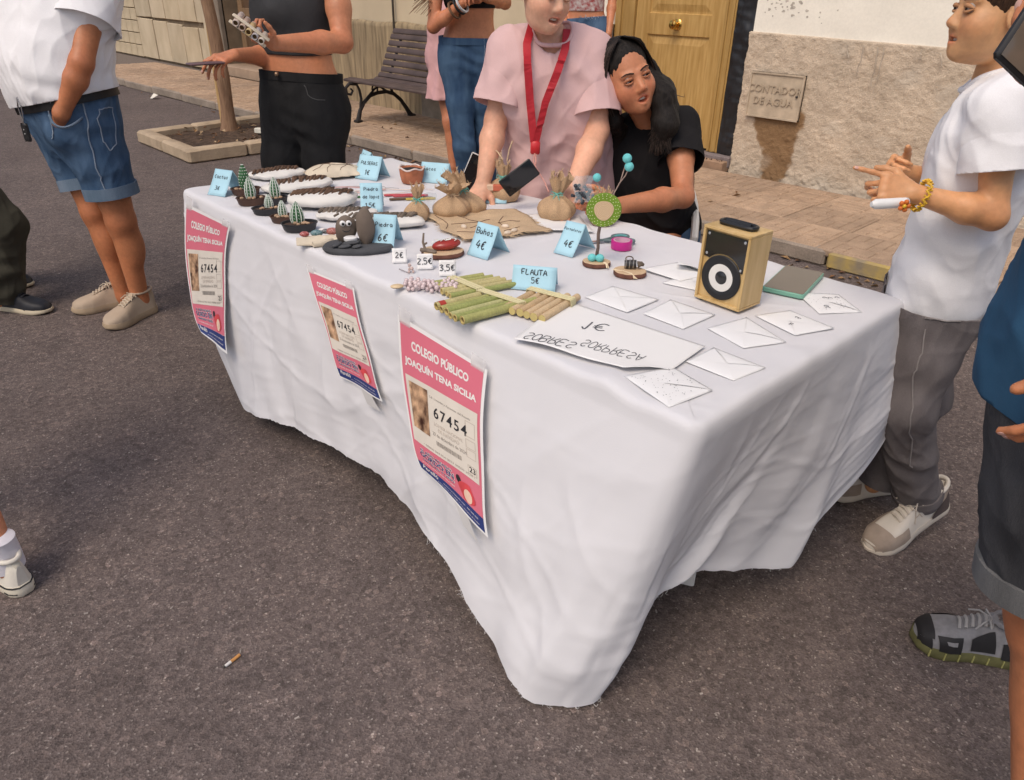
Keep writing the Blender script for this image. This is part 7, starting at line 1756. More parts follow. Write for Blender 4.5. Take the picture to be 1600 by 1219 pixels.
for sd in 'LR': shoe(P, J_['ank' + sd] + Vector((.0, .05, 0)), J_['ank' + sd] + Vector((.08, -.14, 0)), .075, .06, .025, w_tee, w_tee)

# ---------------------------------------------------------------- girl in a floral top by the door
J_ = dict(hipL=V3((-4.4814, 5.2466, 1.1188)), hipR=V3((-4.6411, 5.1059, 1.1139)), shL=V3((-4.4970, 5.2990, 1.6474)), shR=V3((-4.7238, 5.0294, 1.6404)), elL=V3((-4.4413, 5.3458, 1.3891)), wrL=V3((-4.3526, 5.2244, 1.1256)), elR=V3((-4.7714, 5.0534, 1.3805)), wrR=V3((-4.6179, 4.9915, 1.1507)), kneeL=V3((-4.4454, 5.2772, 0.6302)), kneeR=V3((-4.6119, 5.1323, 0.6236)), ankL=V3((-4.4591, 5.3309, 0.1495)), ankR=V3((-4.5821, 5.1589, 0.1400)))
P = Person("girl in a floral crop top and frayed denim shorts standing by the wooden door", (-4.4, 5.3, .1), sk_red, .006)
torso(P.S, J_, 'f', 1.0)
for sd in 'LR': P.arm(J_['sh' + sd], J_['el' + sd], J_['wr' + sd], .92); P.leg(J_['hip' + sd], J_['knee' + sd], J_['ank' + sd], .95, (.3, -1, 0)); hand_sdf(P.S, J_['wr' + sd], (0, 0, -1), (1, 0, 0) if sd == 'R' else (-1, 0, 0), 1 if sd == 'L' else -1)
P.neck(V3((-4.6096, 5.1612, 1.6616)), V3((-4.6139, 5.1574, 1.7498)), .046); Hd = P.head(V3((-4.6052, 5.1383, 1.8442)), (.5, -.85, 0), (0, 0, 1), 1.0, female=True); P.build_body(); hair_cap(P, Hd, hair_b)
S = Sdf(.006); torso(S, J_, 'f', 1.0, lambda t: .008, t0=.28, t1=.96, n=8); hc = V3((-4.5739, 5.1662, 1.2826))
fl_m = mat("floral_print", (.55, .50, .48), .9, scale=38, col2=(.30, .05, .05), detail=3)
P.cloth(S, "floral_top", fl_m, [(hc, (0, 0, -1), lambda p: p.z < hc.z + .1)], wr=foldfn(.003, 7, 4), thick=.002)
pt, wc, up_ = pants(P, J_, 'f', den_b, .22, .25, .25, 1.02, .010, (.104, .10, .09), "denim_shorts")
b = MB(); R = random.Random(6)
for k in range(90):
    a = R.uniform(0, 6.28); p = wc + Vector((.155 * math.cos(a), .115 * math.sin(a), R.uniform(-.015, .01))); b.tube([p, p + Vector((R.uniform(-.01, .01), R.uniform(-.01, .01), R.uniform(.005, .02)))], .002, 3)
o = P.add(b, "frayed_waist", mat("fray", (.30, .36, .42), .9)); o["kind"] = "stuff"
for sd in 'LR': shoe(P, J_['ank' + sd] + Vector((-.03, .06, .0)), J_['ank' + sd] + Vector((.08, -.17, 0)), .09, .07, .03, w_tee, w_tee, lift=.1)

# ---------------------------------------------------------------- young man in pink leaning on the table
J_ = dict(hipL=V3((-1.9692, 2.2897, 0.7157)), hipR=V3((-2.0932, 2.1211, 0.7309)), shL=V3((-1.9130, 2.2061, 1.2349)), shR=V3((-2.1042, 1.9956, 1.2384)), chest=V3((-2.0161, 2.1399, 1.0625)), elL=V3((-1.8170, 2.1566, 0.9959)), wrL=V3((-1.7189, 1.9240, 0.8272)), elR=V3((-2.0959, 1.9164, 1.0252)), wrR=V3((-2.0521, 1.8157, 0.8225)), kneeL=V3((-1.8464, 2.1710, 0.5181)), kneeR=V3((-1.9689, 2.0605, 0.5239)), ankL=V3((-1.8940, 2.3265, 0.1242)), ankR=V3((-2.0427, 2.1972, 0.1427)))
P = Person("smiling young man in a pink T-shirt with a red lanyard leaning on the table", (-2.0, 2.25, 0), sk_lt, .0035)
FP = tocam(V3((-1.9588, 2.0007, 1.4116))) * .80 + ER * .58 + Vector((0, 0, -.22))
torso(P.S, J_, 'm', 1.0)
P.arm(J_['shL'], J_['elL'], J_['wrL'], 1.10); P.arm(J_['shR'], J_['elR'], J_['wrR'], 1.06)
for sd in 'LR': P.leg(J_['hip' + sd], J_['knee' + sd], J_['ank' + sd], .95, (.5, -.8, 0))
hand_sdf(P.S, J_['wrL'], Vector((.25, -.7, -.45)), (0, -.3, -1), -1, (.15, .15, .2, .25)); hand_sdf(P.S, J_['wrR'], Vector((.2, -.6, -.55)), (0, -.3, -1), 1, (.2, .2, .25, .3))
P.neck(V3((-2.0182, 2.1241, 1.2309)), V3((-2.0079, 2.0646, 1.3358)), .058); Hd = P.head(V3((-1.9512, 1.9943, 1.4417)), FP, Vector((.02, .02, 1)) + ER * .06, 1.04, mouth=.78, smile=1.0)
P.build_body()
sh_, fr = tee(P, J_, 'm', pink_tee, -.02, .80, 1.04, .016, flare=.05, sl_r=(.074, .086), neck=(V3((-1.9866, 2.0783, 1.2265)), (.06, -.08, 1), .060), wr=sumf(foldfn(.0100, 5, 2), folds_at(V3((-1.8037, 2.1416, 0.8642)), .13, .009, ER + UP * .8, 75), folds_at(V3((-1.9688, 1.9909, 0.8635)), .12, .007, ER * -1 + UP, 70), folds_at(V3((-1.8626, 2.0906, 1.1776)), .10, .006, ER + UP, 70), folds_at(V3((-2.0224, 1.9365, 1.1308)), .09, .006, ER - UP, 70)))
bs_ = P.bvh(sh_)
def collar(P, sh_, c, axis, r, m, fw, name="neck_rib", thick=.0072):
    """ribbed neckband laid on the carved neckline"""
    bv = P.bvh(sh_); ax = nrm(axis); f = nrm(Vector(fw) - ax * ax.dot(Vector(fw))); l = ax.cross(f); hs = []; ds = []
    for t in np.linspace(0, 2 * PI, 49)[:-1]:
        d = f * math.cos(t) + l * math.sin(t); o = Vector(c) + d * (r + .010); h_ = bv.ray_cast(o + ax * .25, -ax, .5)
        hs.append((h_[0] - Vector(c)).dot(ax) if h_[0] is not None else 0.); ds.append(d)
    md = sorted(hs)[24]; hs = [min(max(h_, md - .045), md + .035) for h_ in hs]
    for _ in range(3): hs = [(hs[i - 1] + 2 * hs[i] + hs[(i + 1) % 48]) / 4 for i in range(48)]
    q = [Vector(c) + d * (r + .009) + ax * (h_ + .0005) for d, h_ in zip(ds, hs)]; q.append(q[0])
    b = MB(); b.tube(q, thick, 8); return P.add(b, name, m, sh_)
collar(P, sh_, V3((-1.9866, 2.0783, 1.2265)), (.06, -.08, 1), .062, cotton("pink_rib", (.60, .39, .385)), tocam((-2, 2, 0)))
S = Sdf(.006); pt, wc, up_ = pants(P, J_, 'm', den_k, .06, None, None, 1.0, .010, (.105, .085, .075), "dark_trousers")
for sd in 'LR': shoe(P, (J_['ank' + sd].x - .04, J_['ank' + sd].y + .05), (J_['ank' + sd].x + .12, J_['ank' + sd].y - .19), .10, .08, .03, dark_tee, w_tee)
hair_cap(P, Hd, hair_b, sd=2)
lan_m = mat("lanyard_red", (.42, .018, .028), .6, .08, 60, bump=.0004, bscale=300)
def strip(pts, w, m, name, P, bv, off=.004, tw=0.):
    q = []
    for i in range(len(pts) - 1):
        for k in range(10): q.append(Vector(pts[i]).lerp(Vector(pts[i + 1]), k / 10))
    q.append(Vector(pts[-1])); o_ = []
    for p in q:
        h_ = bv.find_nearest(p); out = h_[1] if h_[1].dot(tocam(p)) > 0 else -h_[1]
        o_.append((p, tocam(p)) if len(o_) < 8 else (h_[0] + out * off if (p - h_[0]).dot(out) < off else p, out))
    b = MB(); vs = []; fs = []
    for i, (p, n_) in enumerate(o_):
        t = (o_[min(i + 1, len(o_) - 1)][0] - o_[max(i - 1, 0)][0]).normalized(); s_ = t.cross(n_).normalized(); ang = tw * i / len(o_)
        s_ = s_ * math.cos(ang) + n_ * math.sin(ang) * .5; vs += [p - s_ * w / 2, p + s_ * w / 2]
    fs = [(2 * i, 2 * i + 1, 2 * i + 3, 2 * i + 2) for i in range(len(o_) - 1)]; b.add(vs, fs); o = P.add(b, name, m, None, 60, False); solidify(o, .0014, 0); return o
strip([V3((-2.0270, 2.0176, 1.3356)), V3((-1.9884, 1.9572, 1.2793)), V3((-1.9499, 1.9249, 1.2194)), V3((-1.9412, 1.9337, 1.0973)), V3((-1.9287, 1.9462, 0.9651))], .027, lan_m, "lanyard_strap", P, bs_, .005)
strip([V3((-1.9457, 2.1098, 1.3218)), V3((-1.8939, 2.0487, 1.2662)), V3((-1.8762, 1.9968, 1.1977)), V3((-1.9033, 1.9711, 1.0985)), V3((-1.9239, 1.9510, 0.9652))], .027, lan_m, "lanyard_strap", P, bs_, .008, .5)
b = MB(); b.box(V3((-1.9215, 1.9463, 0.9463)), (.034, .012, .046), rot=Matrix.Rotation(.82, 3, 'Z'), bev=.005); P.add(b, "lanyard_clasp", mat("clasp_red", (.55, .03, .035), .35, .05, 20))
b = MB(); b.tube([V3((-1.9247, 1.9501, 0.9343)), V3((-1.9006, 1.9177, 0.9066)), V3((-1.8656, 1.8961, 0.8930)), V3((-1.8001, 1.8761, 0.8566)), V3((-1.7551, 1.8499, 0.8361))], .0022, 6); b.tube([V3((-1.9230, 1.9518, 0.9300)), V3((-1.8940, 1.9242, 0.9002)), V3((-1.8688, 1.8929, 0.8929))], .0022, 6); P.add(b, "lanyard_cord", mat("cord_pink", (.60, .30, .25), .8, .1, 40))
def slab_phone(c, ex, ey, w, l, th, label, cm, gm):
    ex = nrm(ex); ey = nrm(Vector(ey) - ex * ex.dot(Vector(ey))); ez = ex.cross(ey); r = empty("phone", c, label, "phone"); r.matrix_world = Matrix.Translation(c) @ Matrix((ex, ey, ez)).transposed().to_4x4()
    b = MB(); b.box((0, 0, 0), (w, l, th), bev=.0035); b.build("case", cm, r); b = MB(); b.box((0, 0, th / 2 + .0004), (w - .006, l - .006, .0006)); b.build("screen", gm, r); return r
blk = mat("phone_case_black", (.018, .017, .018), .35, .1, 20)
tc_ = tocam(V3((-1.8631, 1.8135, 0.8696)))
slab_phone(V3((-1.8631, 1.8135, 0.8696)), ER * .62 - UP * .78, ER * .78 + UP * .62, .066, .132, .009, "black phone dangling from the red lanyard in front of the pink shirt", blk, glass)
slab_phone(V3((-2.1219, 1.8269, 0.8365)), ER * .9 - UP * .4, ER * .4 + UP * .9, .070, .145, .009, "black phone with a pale edge beside the young man's right forearm", mat("pale_edge", (.5, .48, .46), .35, .05, 20), glass)

# ---------------------------------------------------------------- seated girl with long dark hair
J_ = dict(hipL=V3((-1.7486, 2.6069, 0.5336)), hipR=V3((-1.8658, 2.4706, 0.5603)), shL=V3((-1.6946, 2.4877, 0.9907)), shR=V3((-1.9388, 2.3855, 0.9329)), chest=V3((-1.8101, 2.4585, 0.7960)), elL=V3((-1.5297, 2.3225, 0.7878)), wrL=V3((-1.5512, 1.9606, 0.8109)), elR=V3((-1.9522, 2.4300, 0.7103)), wrR=V3((-1.8353, 2.1371, 0.7338)), kneeL=V3((-1.5480, 2.1975, 0.4886)), kneeR=V3((-1.6600, 2.1673, 0.4748)), ankL=V3((-1.5493, 2.3263, 0.1267)), ankR=V3((-1.6593, 2.2764, 0.1317)))
P = Person("seated girl with long dark hair and a black T-shirt peering past the young man", (-1.70, 2.38, 0), sk_red, .0033)
hc_ = V3((-1.7862, 2.2604, 1.1747)); FS = tocam(hc_) * .90 + ER * .40 + Vector((0, 0, .06)); US = UP - ER * .40
torso(P.S, J_, 'f', 1.0)
P.arm(J_['shL'], J_['elL'], J_['wrL'], 1.02); P.arm(J_['shR'], J_['elR'], J_['wrR'], .95)
for sd in 'LR': P.leg(J_['hip' + sd], J_['knee' + sd], J_['ank' + sd], .95, (.5, -.8, 0))
hand_sdf(P.S, J_['wrL'], V3((-1.5745, 1.8640, 0.8431)) - J_['wrL'], Vector((-.4, .4, -.4)), -1, (.7, .75, .8, .8), .95, thumbcurl=.4); hand_sdf(P.S, J_['wrR'], Vector((.3, -.8, 0)), (.2, 0, -1), 1, (.6, .6, .6, .6), .95)
P.neck(V3((-1.7763, 2.4300, 0.9857)), V3((-1.7820, 2.3460, 1.0654)), .046); Hd = P.head(hc_, FS, US, 1.07, female=True, mouth=.85, smile=.25); Hd['gaze'] = (.30, .25)
P.build_body()
tee(P, J_, 'f', black_tee, .02, .50, 1.04, .014, sl_r=(.070, .078), wr=sumf(foldfn(.0085, 6, 5), folds_at(V3((-1.6475, 2.3890, 0.9156)), .12, .005, ER + UP, 70)))
P_ = Hd['P']
flow = [([P_(-.05, -.04, .06), P_(-.072, -.03, -.03), P_(-.074, -.025, -.12), V3((-1.8484, 2.3209, 0.9754)), V3((-1.8542, 2.3162, 0.8928))], [.040, .032, .026, .026, .015]),
        ([P_(.05, -.04, .06), P_(.080, -.025, -.02), V3((-1.6823, 2.3388, 1.1158)), V3((-1.6519, 2.3347, 1.0220)), V3((-1.6660, 2.3247, 0.9318))], [.045, .040, .040, .045, .020]),
        ([P_(.0, -.09, .02), V3((-1.7767, 2.4297, 1.0999)), V3((-1.7269, 2.4384, 1.0143)), V3((-1.7169, 2.4198, 0.9366))], [.06, .07, .06, .03])]
hr_ = hair_cap(P, Hd, hair_k, flow=flow, vol=.952, sd=4, fringe=.026)
R = random.Random(12); pths = []
for k in range(420):
    s_ = 1 if k % 5 < 3 else -1; a = R.uniform(-.02, .9)
    q = [P_(s_ * .004, .035 - a * .10, .128 - a * .02), P_(s_ * (.045 + .012 * R.random()), .052 - a * .12, .100), P_(s_ * (.080 + .006 * R.random()), .030 - a * .09, .030), P_(s_ * (.090 + .008 * R.random()), .022 - a * .07, -.045)]
    if s_ > 0: q += [(V3((-1.6943, 2.3041, 1.0849)) + V3((0.0473, 0.0340, 0.0025)) * R.random() + V3((0.0038, 0.0028, -0.0432)) * R.random()), (V3((-1.6819, 2.2723, 1.0022)) + V3((0.0731, 0.0523, 0.0044)) * R.random() + V3((0.0075, 0.0055, -0.0888)) * R.random())]
    else: q += [(V3((-1.8275, 2.2414, 1.0198)) + V3((0.0308, 0.0248, 0.0015)) * R.random() + V3((0.0029, 0.0023, -0.0450)) * R.random())]
    o_ = []
    for i in range(len(q) - 1):
        for t in (0, .33, .66):
            p0, p1, p2, p3 = q[max(i - 1, 0)], q[i], q[i + 1], q[min(i + 2, len(q) - 1)]
            o_.append(.5 * (2 * p1 + (p2 - p0) * t + (2 * p0 - 5 * p1 + 4 * p2 - p3) * t * t + (3 * p1 - p0 - 3 * p2 + p3) * t ** 3))
    o_.append(q[-1]); pths.append(o_)
pths += [[P_(.085, -.02, .02), V3((-1.7063, 2.3474, 1.1810)), V3((-1.6707, 2.3606, 1.1368)), V3((-1.6719, 2.3598, 1.1111))], [V3((-1.6805, 2.3928, 1.1208)), V3((-1.6574, 2.4089, 1.1134)), V3((-1.6359, 2.4103, 1.1112)), V3((-1.6356, 2.4105, 1.1262))], [P_(.08, -.03, .06), V3((-1.7188, 2.3518, 1.2070)), V3((-1.6940, 2.3562, 1.1667))]]
o = P.add(strand_mb(pths[::2], .0014), "hair_strands", hair_k, hr_); o["kind"] = "stuff"
o = P.add(strand_mb(pths[1::2], .0011), "hair_strands", mat("hair_dark_brown", (.050, .033, .026), .38, .3, 30, spec=.35), hr_); o["kind"] = "stuff"
pt, wc, up_ = pants(P, J_, 'f', den_i, .12, None, None, 1.02, .008, (.10, .078, .062), "jeans")
for sd in 'LR': shoe(P, (J_['ank' + sd].x - .03, J_['ank' + sd].y + .05), (J_['ank' + sd].x + .11, J_['ank' + sd].y - .17), .09, .07, .03, w_tee, w_tee)
pk_ = empty("craft_packet", V3((-1.5832, 1.8303, 0.8716)), "clear plastic packet of dark beads held in the seated girl's hand", "packet")
b = MB(); b.grid(lambda u, v: ER * ((u - .5) * .062 + .006 * math.sin(v * 7)) + UP * ((v - .4) * .085) + tocam(V3((-1.5832, 1.8303, 0.8716))) * .007 * math.sin(u * 8 + v * 6), 12, 14); b.build("plastic", mat("clear_plastic", (.62, .74, .80)), pk_, angle=180)
R = random.Random(2)
for k in range(44):
    b = MB(); b.ball(ER * R.gauss(-.002, .014) + UP * R.gauss(-.012, .013) - tocam(V3((-1.5832, 1.8303, 0.8716))) * .008, R.uniform(.004, .007), 8, 6); b.build("bead", mat("dark_bead", (.03, .035, .045), .3, .4, 200), pk_)
ch = empty("plastic_chair", (-1.88, 2.50, 0), "white plastic armchair the long haired girl is sitting on", "chair", None, .62)
pl_w = mat("white_plastic", (.66, .64, .60), .45, .03, 8)
b = MB(); b.grid(lambda u, v: ((u - .5) * .46, (v - .5) * .44, .43 - .03 * math.sin(PI * u) * math.sin(PI * v)), 12, 12); o = b.build("seat", pl_w, ch, angle=180); solidify(o, .012)
b = MB(); b.grid(lambda u, v: ((u - .5) * (.42 - .06 * v), .22 + .09 * v - .03 * (2 * u - 1) ** 2, .42 + .30 * v), 12, 12); o = b.build("backrest", pl_w, ch, angle=180); solidify(o, .012)
for sx in (-1, 1):
    for sy in (-1, 1):
        b = MB(); b.tube([(sx * .21, sy * .20, .43), (sx * .25, sy * .25, 0)], [.026, .018], 8); b.build("leg", pl_w, ch)
    b = MB(); b.tube([(sx * .235, -.19, .43), (sx * .25, -.20, .60), (sx * .25, -.14, .645), (sx * .25, .05, .65), (sx * .24, .24, .66)], .026, 8, flat=.6); b.build("armrest", pl_w, ch)

# ---------------------------------------------------------------- boy in white pointing
J_ = dict(hipL=V3((-0.5431, 2.0493, 0.7535)), hipR=V3((-0.6095, 2.2385, 0.7229)), shL=V3((-0.5103, 1.9648, 1.2343)), shR=V3((-0.6127, 2.2480, 1.2212)), chest=V3((-0.5492, 2.0993, 1.0642)), elL=V3((-0.4539, 1.9375, 1.0134)), wrL=V3((-0.5993, 1.8346, 1.0535)), elR=V3((-0.6474, 2.2695, 0.9981)), wrR=V3((-0.7139, 2.0810, 1.0496)), kneeL=V3((-0.5262, 1.9917, 0.4569)), kneeR=V3((-0.5462, 2.1930, 0.4250)), ankL=V3((-0.4602, 2.1513, 0.1258)), ankR=V3((-0.5840, 2.1625, 0.1234)))
P = Person("boy in a white T-shirt and grey jeans walking past the table, pointing", (-.55, 2.1, 0), sk_boy, .0033)
FB = ER * -1 + Vector((-.72, .69, 0)) * .10 + Vector((0, 0, .03))
torso(P.S, J_, 'm', .74)
P.arm(J_['shL'], J_['elL'], J_['wrL'], .79); P.arm(J_['shR'], J_['elR'], J_['wrR'], .76)
P.leg(J_['hipL'], J_['kneeL'], J_['ankL'], .82, (-.6, -.7, 0)); P.leg(J_['hipR'], J_['kneeR'], J_['ankR'], .82, (-.6, -.6, 0))
hand_sdf(P.S, J_['wrL'], V3((-0.6445, 1.7980, 1.0636)) - J_['wrL'], Vector((-.72, .69, -.55)), -1, (.06, .95, 1.15, 1.25), .86, thumbcurl=.5)
hand_sdf(P.S, J_['wrR'], V3((-0.7302, 2.0328, 1.0629)) - J_['wrR'], Vector((.7, -.7, 0)), 1, (1., 1., 1., 1.), .80)
P.neck(V3((-0.5776, 2.1021, 1.2790)), V3((-0.5750, 2.0924, 1.3592)), .045); Hd = P.head(V3((-0.5961, 2.0449, 1.4233)), FB, (0, 0, 1), .93, mouth=.22, smile=.9)
P.build_body()
hn = nrm((0, 0, 1))
sh_, fr = tee(P, J_, 'm', w_tee, -.05, .58, .76, .014, flare=.025, sl_r=(.076, .094), neck=(V3((-0.5775, 2.1021, 1.2831)), (0, 0, 1), .055), wr=sumf(foldfn(.0100, 5, 7), folds_at(V3((-0.5514, 1.9745, 0.9122)), .12, .009, ER * .7 + UP, 55), folds_at(V3((-0.5405, 1.9256, 1.2208)), .10, .005, ER + UP, 70)), name="t_shirt")
collar(P, sh_, V3((-0.5775, 2.1021, 1.2831)), (0, 0, 1), .055, w_tee, FB)
pt, wc, up_ = pants(P, J_, 'm', den_g, .04, None, None, .86, .012, (.085, .067, .054), "grey_jeans", wr=sumf(foldfn(.0110, 5, 9), folds_at(V3((-0.5163, 1.9322, 0.4643)), .10, .005, (.5, .3, 1), 45), folds_at(V3((-0.4585, 1.9981, 0.2119)), .06, .006, (.3, 0, 1), 70)))
bv = P.bvh(pt)
P.seam(bv, [V3((-0.5016, 1.9154, 0.8352)), V3((-0.4515, 1.9689, 0.8381)), V3((-0.4364, 1.9518, 0.7614)), V3((-0.4794, 1.9005, 0.7383)), V3((-0.5088, 1.8721, 0.7368)), V3((-0.5016, 1.9154, 0.8352))], "back_pocket_seam", stitch_l, .0022, .0012)
P.seam(bv, [V3((-0.5304, 1.8765, 0.8317)), V3((-0.5370, 1.8746, 0.7875)), V3((-0.5526, 1.8701, 0.7382))], "pocket_seam", stitch_l, .0022, .0012)
P.seam(bv, [V3((-0.4986, 1.8852, 0.7090)), V3((-0.4891, 1.8877, 0.5506)), V3((-0.4336, 1.9524, 0.2696))], "side_seam", stitch_l, .0020, .0012)
P.band(bv, J_['ankL'].lerp(J_['kneeL'], .04), J_['kneeL'] - J_['ankL'], .026, .005, "trouser_hem", den_g, n=32, R=.16)
bb_ = P.bvh(P.root.children[0])
hr_ = hair_cap(P, Hd, hair_b, sd=6, vol=1.04)
R = random.Random(5); pths = []; P_ = Hd['P']
for k in range(120):
    sd_ = 1 if k % 2 else -1; a = R.uniform(.2, 1.); q0 = P_(sd_ * R.uniform(.01, .05), -.02 - a * .03, .130); q1 = P_(sd_ * (.070 + .008 * R.random()), .02 - a * .09, .085); q2 = P_(sd_ * (.080 + .004 * R.random()), .040 - a * .12 + R.uniform(-.01, .01), .040 + R.uniform(-.02, .01) - (.02 if a < .25 else .06 * max(0, a - .5))); pths.append([q0, q1, q2])
o = P.add(strand_mb(pths, .0016), "hair_strands", hair_b, hr_); o["kind"] = "stuff"
yl = mat("loom_yellow", (.72, .44, .04), .5, .12, 60)
cB = J_['wrL'].lerp(J_['elL'], .10); axB = nrm(J_['elL'] - J_['wrL']); a_ = axB.orthogonal().normalized(); b2 = axB.cross(a_)
br = empty("loom_bracelet", cB, "yellow rubber loom bracelet with an orange flower on the boy's wrist", "bracelet")
for k in range(22):
    t = 2 * PI * k / 22; d = a_ * math.cos(t) + b2 * math.sin(t); e = -a_ * math.sin(t) + b2 * math.cos(t); c_ = d * .034; b = MB()
    sgn = 1 if k % 2 else -1; b.tube([c_ - e * .006 - axB * .005 * sgn, c_ + d * .003, c_ + e * .006 + axB * .005 * sgn, c_ + e * .002 + axB * .007, c_ - e * .004 - axB * .006], .0024, 5); b.build("link", yl, br)
fc = V3((-0.5939, 1.7837, 1.0339)) - cB
for k in range(5):
    t = 2 * PI * k / 5; b = MB(); b.ball(fc + ER * .009 * math.cos(t) + UP * .009 * math.sin(t), .0058, 8, 6); b.build("petal", mat("loom_orange", (.62, .16, .03), .5, .1, 60), br)
b = MB(); b.ball(fc + tocam(cB) * .004, .005, 8, 6); b.build("flower_centre", yl, br)
mk_ = empty("white_marker", V3((-0.6233, 1.7789, 1.0345)), "thick white marker gripped in the boy's pointing hand", "marker"); d_ = nrm(V3((-0.6091, 1.7997, 1.0354)) - V3((-0.6423, 1.7562, 1.0330)))
b = MB(); b.tube([-d_ * .045, -d_ * .035, d_ * .035], [.006, .0115, .0115], 16); b.build("barrel", mat("marker_white", (.74, .74, .73), .35, .02, 20), mk_)
b = MB(); b.tube([d_ * .0352, d_ * .040], .0108, 16); b.build("end_cap", mat("marker_grey_cap", (.45, .44, .44), .5, .05, 20), mk_)
cr_ = mat("sneaker_cream", (.62, .56, .48), .65, .06, 15, bump=.0004); sn_g = mat("sneaker_suede", (.34, .27, .215), .9, .1, 40); sn_s = mat("sneaker_sole", (.66, .58, .48), .7, .06, 20); sn_d = mat("sneaker_dark", (.08, .06, .055), .7, .1, 30)
def sneaker(P, heel, toe, pitch, lift):
    o, T, L, U = shoe(P, heel, toe, .102, .082, .032, cr_, sn_s, mat("sneaker_lace", (.55, .48, .40), .8), pitch=pitch, lift=lift)
    def patch(u0, u1, v0, v1, m, name, off=.0022, n=8, curve=None):
        b = MB(); C0 = T(L * .5, 0, .04)
        def f(u, v):
            vv = v0 + (v1 - v0) * v; uu = u0 + (u1 - u0) * u * (curve(v) if curve else 1); p = U(uu, vv); c = T(L * vv, 0, .03); return p + (p - c).normalized() * off
        b.grid(f, n, n); return P.add(b, name, m, o, angle=180)
    patch(0, .34, .62, .985, sn_g, "toe_panel", curve=lambda v: .55 + .45 * v); patch(1, .66, .62, .985, sn_g, "toe_panel", curve=lambda v: 1.0)
    patch(.18, .82, .80, .985, sn_g, "toe_panel", .003)
    patch(0, .42, .0, .20, sn_g, "heel_panel", curve=lambda v: 1 - .35 * v); patch(1, .62, .0, .20, sn_g, "heel_panel")
    patch(0, .16, .02, .30, sn_d, "heel_wedge", .0034, curve=lambda v: 1 - .9 * v)
    b = MB(); 
    for q in ([(.10, .42), (.30, .47), (.10, .53)], [(.17, .45), (.17, .50)]):
        b.tube([U(u, v) + (U(u, v) - T(L * v, 0, .03)).normalized() * .002 for u, v in q], .0014, 5)
    P.add(b, "side_emblem", mat("emblem_tan", (.45, .38, .31), .7), o)
sneaker(P, (-.402, 2.262), (-.498, 1.962), .32, .004); sneaker(P, (-.57, 2.335), (-.715, 2.115), .02, 0)

# ---------------------------------------------------------------- person striding in at the right edge
J_ = dict(hipL=V3((-0.0871, 1.2369, 0.9370)), hipR=V3((-0.0559, 1.4990, 0.8499)), shL=V3((-0.0794, 1.1573, 1.3477)), shR=V3((-0.0956, 1.4970, 1.3353)), chest=V3((-0.0702, 1.3181, 1.2104)), elL=V3((-0.0625, 1.0982, 1.1842)), wrL=V3((-0.0573, 1.0785, 1.0676)), elR=V3((-0.0807, 1.0970, 1.2670)), wrR=V3((-0.1397, 0.9700, 1.3620)), kneeL=V3((-0.0316, 1.2496, 0.5734)), kneeR=V3((-0.0859, 1.6177, 0.5092)), ankL=V3((0.0797, 1.2475, 0.1498)), ankR=V3((-0.0713, 1.7986, 0.1525)))
P = Person("person in a petrol blue T-shirt and rolled dark denim shorts walking in at right", (-.05, 1.3, 0), sk_tan, .004)
torso(P.S, J_, 'm', 1.05)
P.arm(J_['shL'], J_['elL'], J_['wrL'], 1.05); P.arm(J_['shR'], J_['elR'], J_['wrR'], 1.0)
P.leg(J_['hipL'], J_['kneeL'], J_['ankL'], 1.02, (-.7, -.7, 0)); P.leg(J_['hipR'], J_['kneeR'], J_['ankR'], 1.0, (-.8, -.5, 0))
hand_sdf(P.S, J_['wrL'], V3((-0.0780, 1.0471, 1.0050)) - J_['wrL'], Vector((-.5, .5, .0)), -1, (.35, .45, .5, .55), 1.0); hand_sdf(P.S, J_['wrR'], V3((-0.1804, 0.9327, 1.3893)) - J_['wrR'], Vector((-.4, .3, .8)), 1, (.5, .55, .6, .65), 1.0)
P.neck(V3((-0.1339, 1.3232, 1.3662)), V3((-0.1591, 1.3104, 1.4230))); Hd = P.head(V3((-0.1865, 1.2866, 1.4906)), (-.9, .1, -.1), (0, 0, 1), 1.0); P.build_body(); hair_cap(P, Hd, hair_k)
sh_, fr = tee(P, J_, 'm', blue_tee, .13, .62, 1.06, .026, flare=.08, sl_r=(.085, .105), wr=foldfn(.0100, 5, 8))
pt, wc, up_ = pants(P, J_, 'm', den_d, .14, .80, .80, 1.06, .014, (.115, .098, .092), "denim_shorts", wr=foldfn(.0085, 6, 2))
bv = P.bvh(pt)
for sd in 'LR':
    c = mid(J_['hip' + sd], J_['knee' + sd], .785); P.band(bv, c, J_['knee' + sd] - J_['hip' + sd], .045, .006, "rolled_cuff", denim("cuff_grey", (.10, .10, .10), (.17, .17, .17)), n=36, R=.17)
run_g = mat("runner_grey", (.22, .215, .22), .8, .12, 60, bump=.0006, bscale=400); run_k = mat("runner_black", (.018, .017, .018), .6, .15, 30); run_s = mat("runner_sole", (.13, .125, .05), .6, .2, 30)
o, T, L, U = shoe(P, (-.055, 1.825), (-.275, 1.695), .108, .088, .034, run_g, run_s, mat("runner_lace", (.34, .33, .32), .8, .1, 60))
def patch(pts, m, name, off=.0026):
    b = MB(); n = 6; vs = []; fs = []
    ((ua, va), (ub, vb), (uc, vc), (ud, vd)) = pts
    def f(u, v):
        uu = (ua * (1 - u) + ub * u) * (1 - v) + (ud * (1 - u) + uc * u) * v; vv = (va * (1 - u) + vb * u) * (1 - v) + (vd * (1 - u) + vc * u) * v; p = U(uu, vv); return p + (p - T(L * vv, 0, .03)).normalized() * off
    b.grid(f, 8, 8); P.add(b, name, m, o, angle=180)
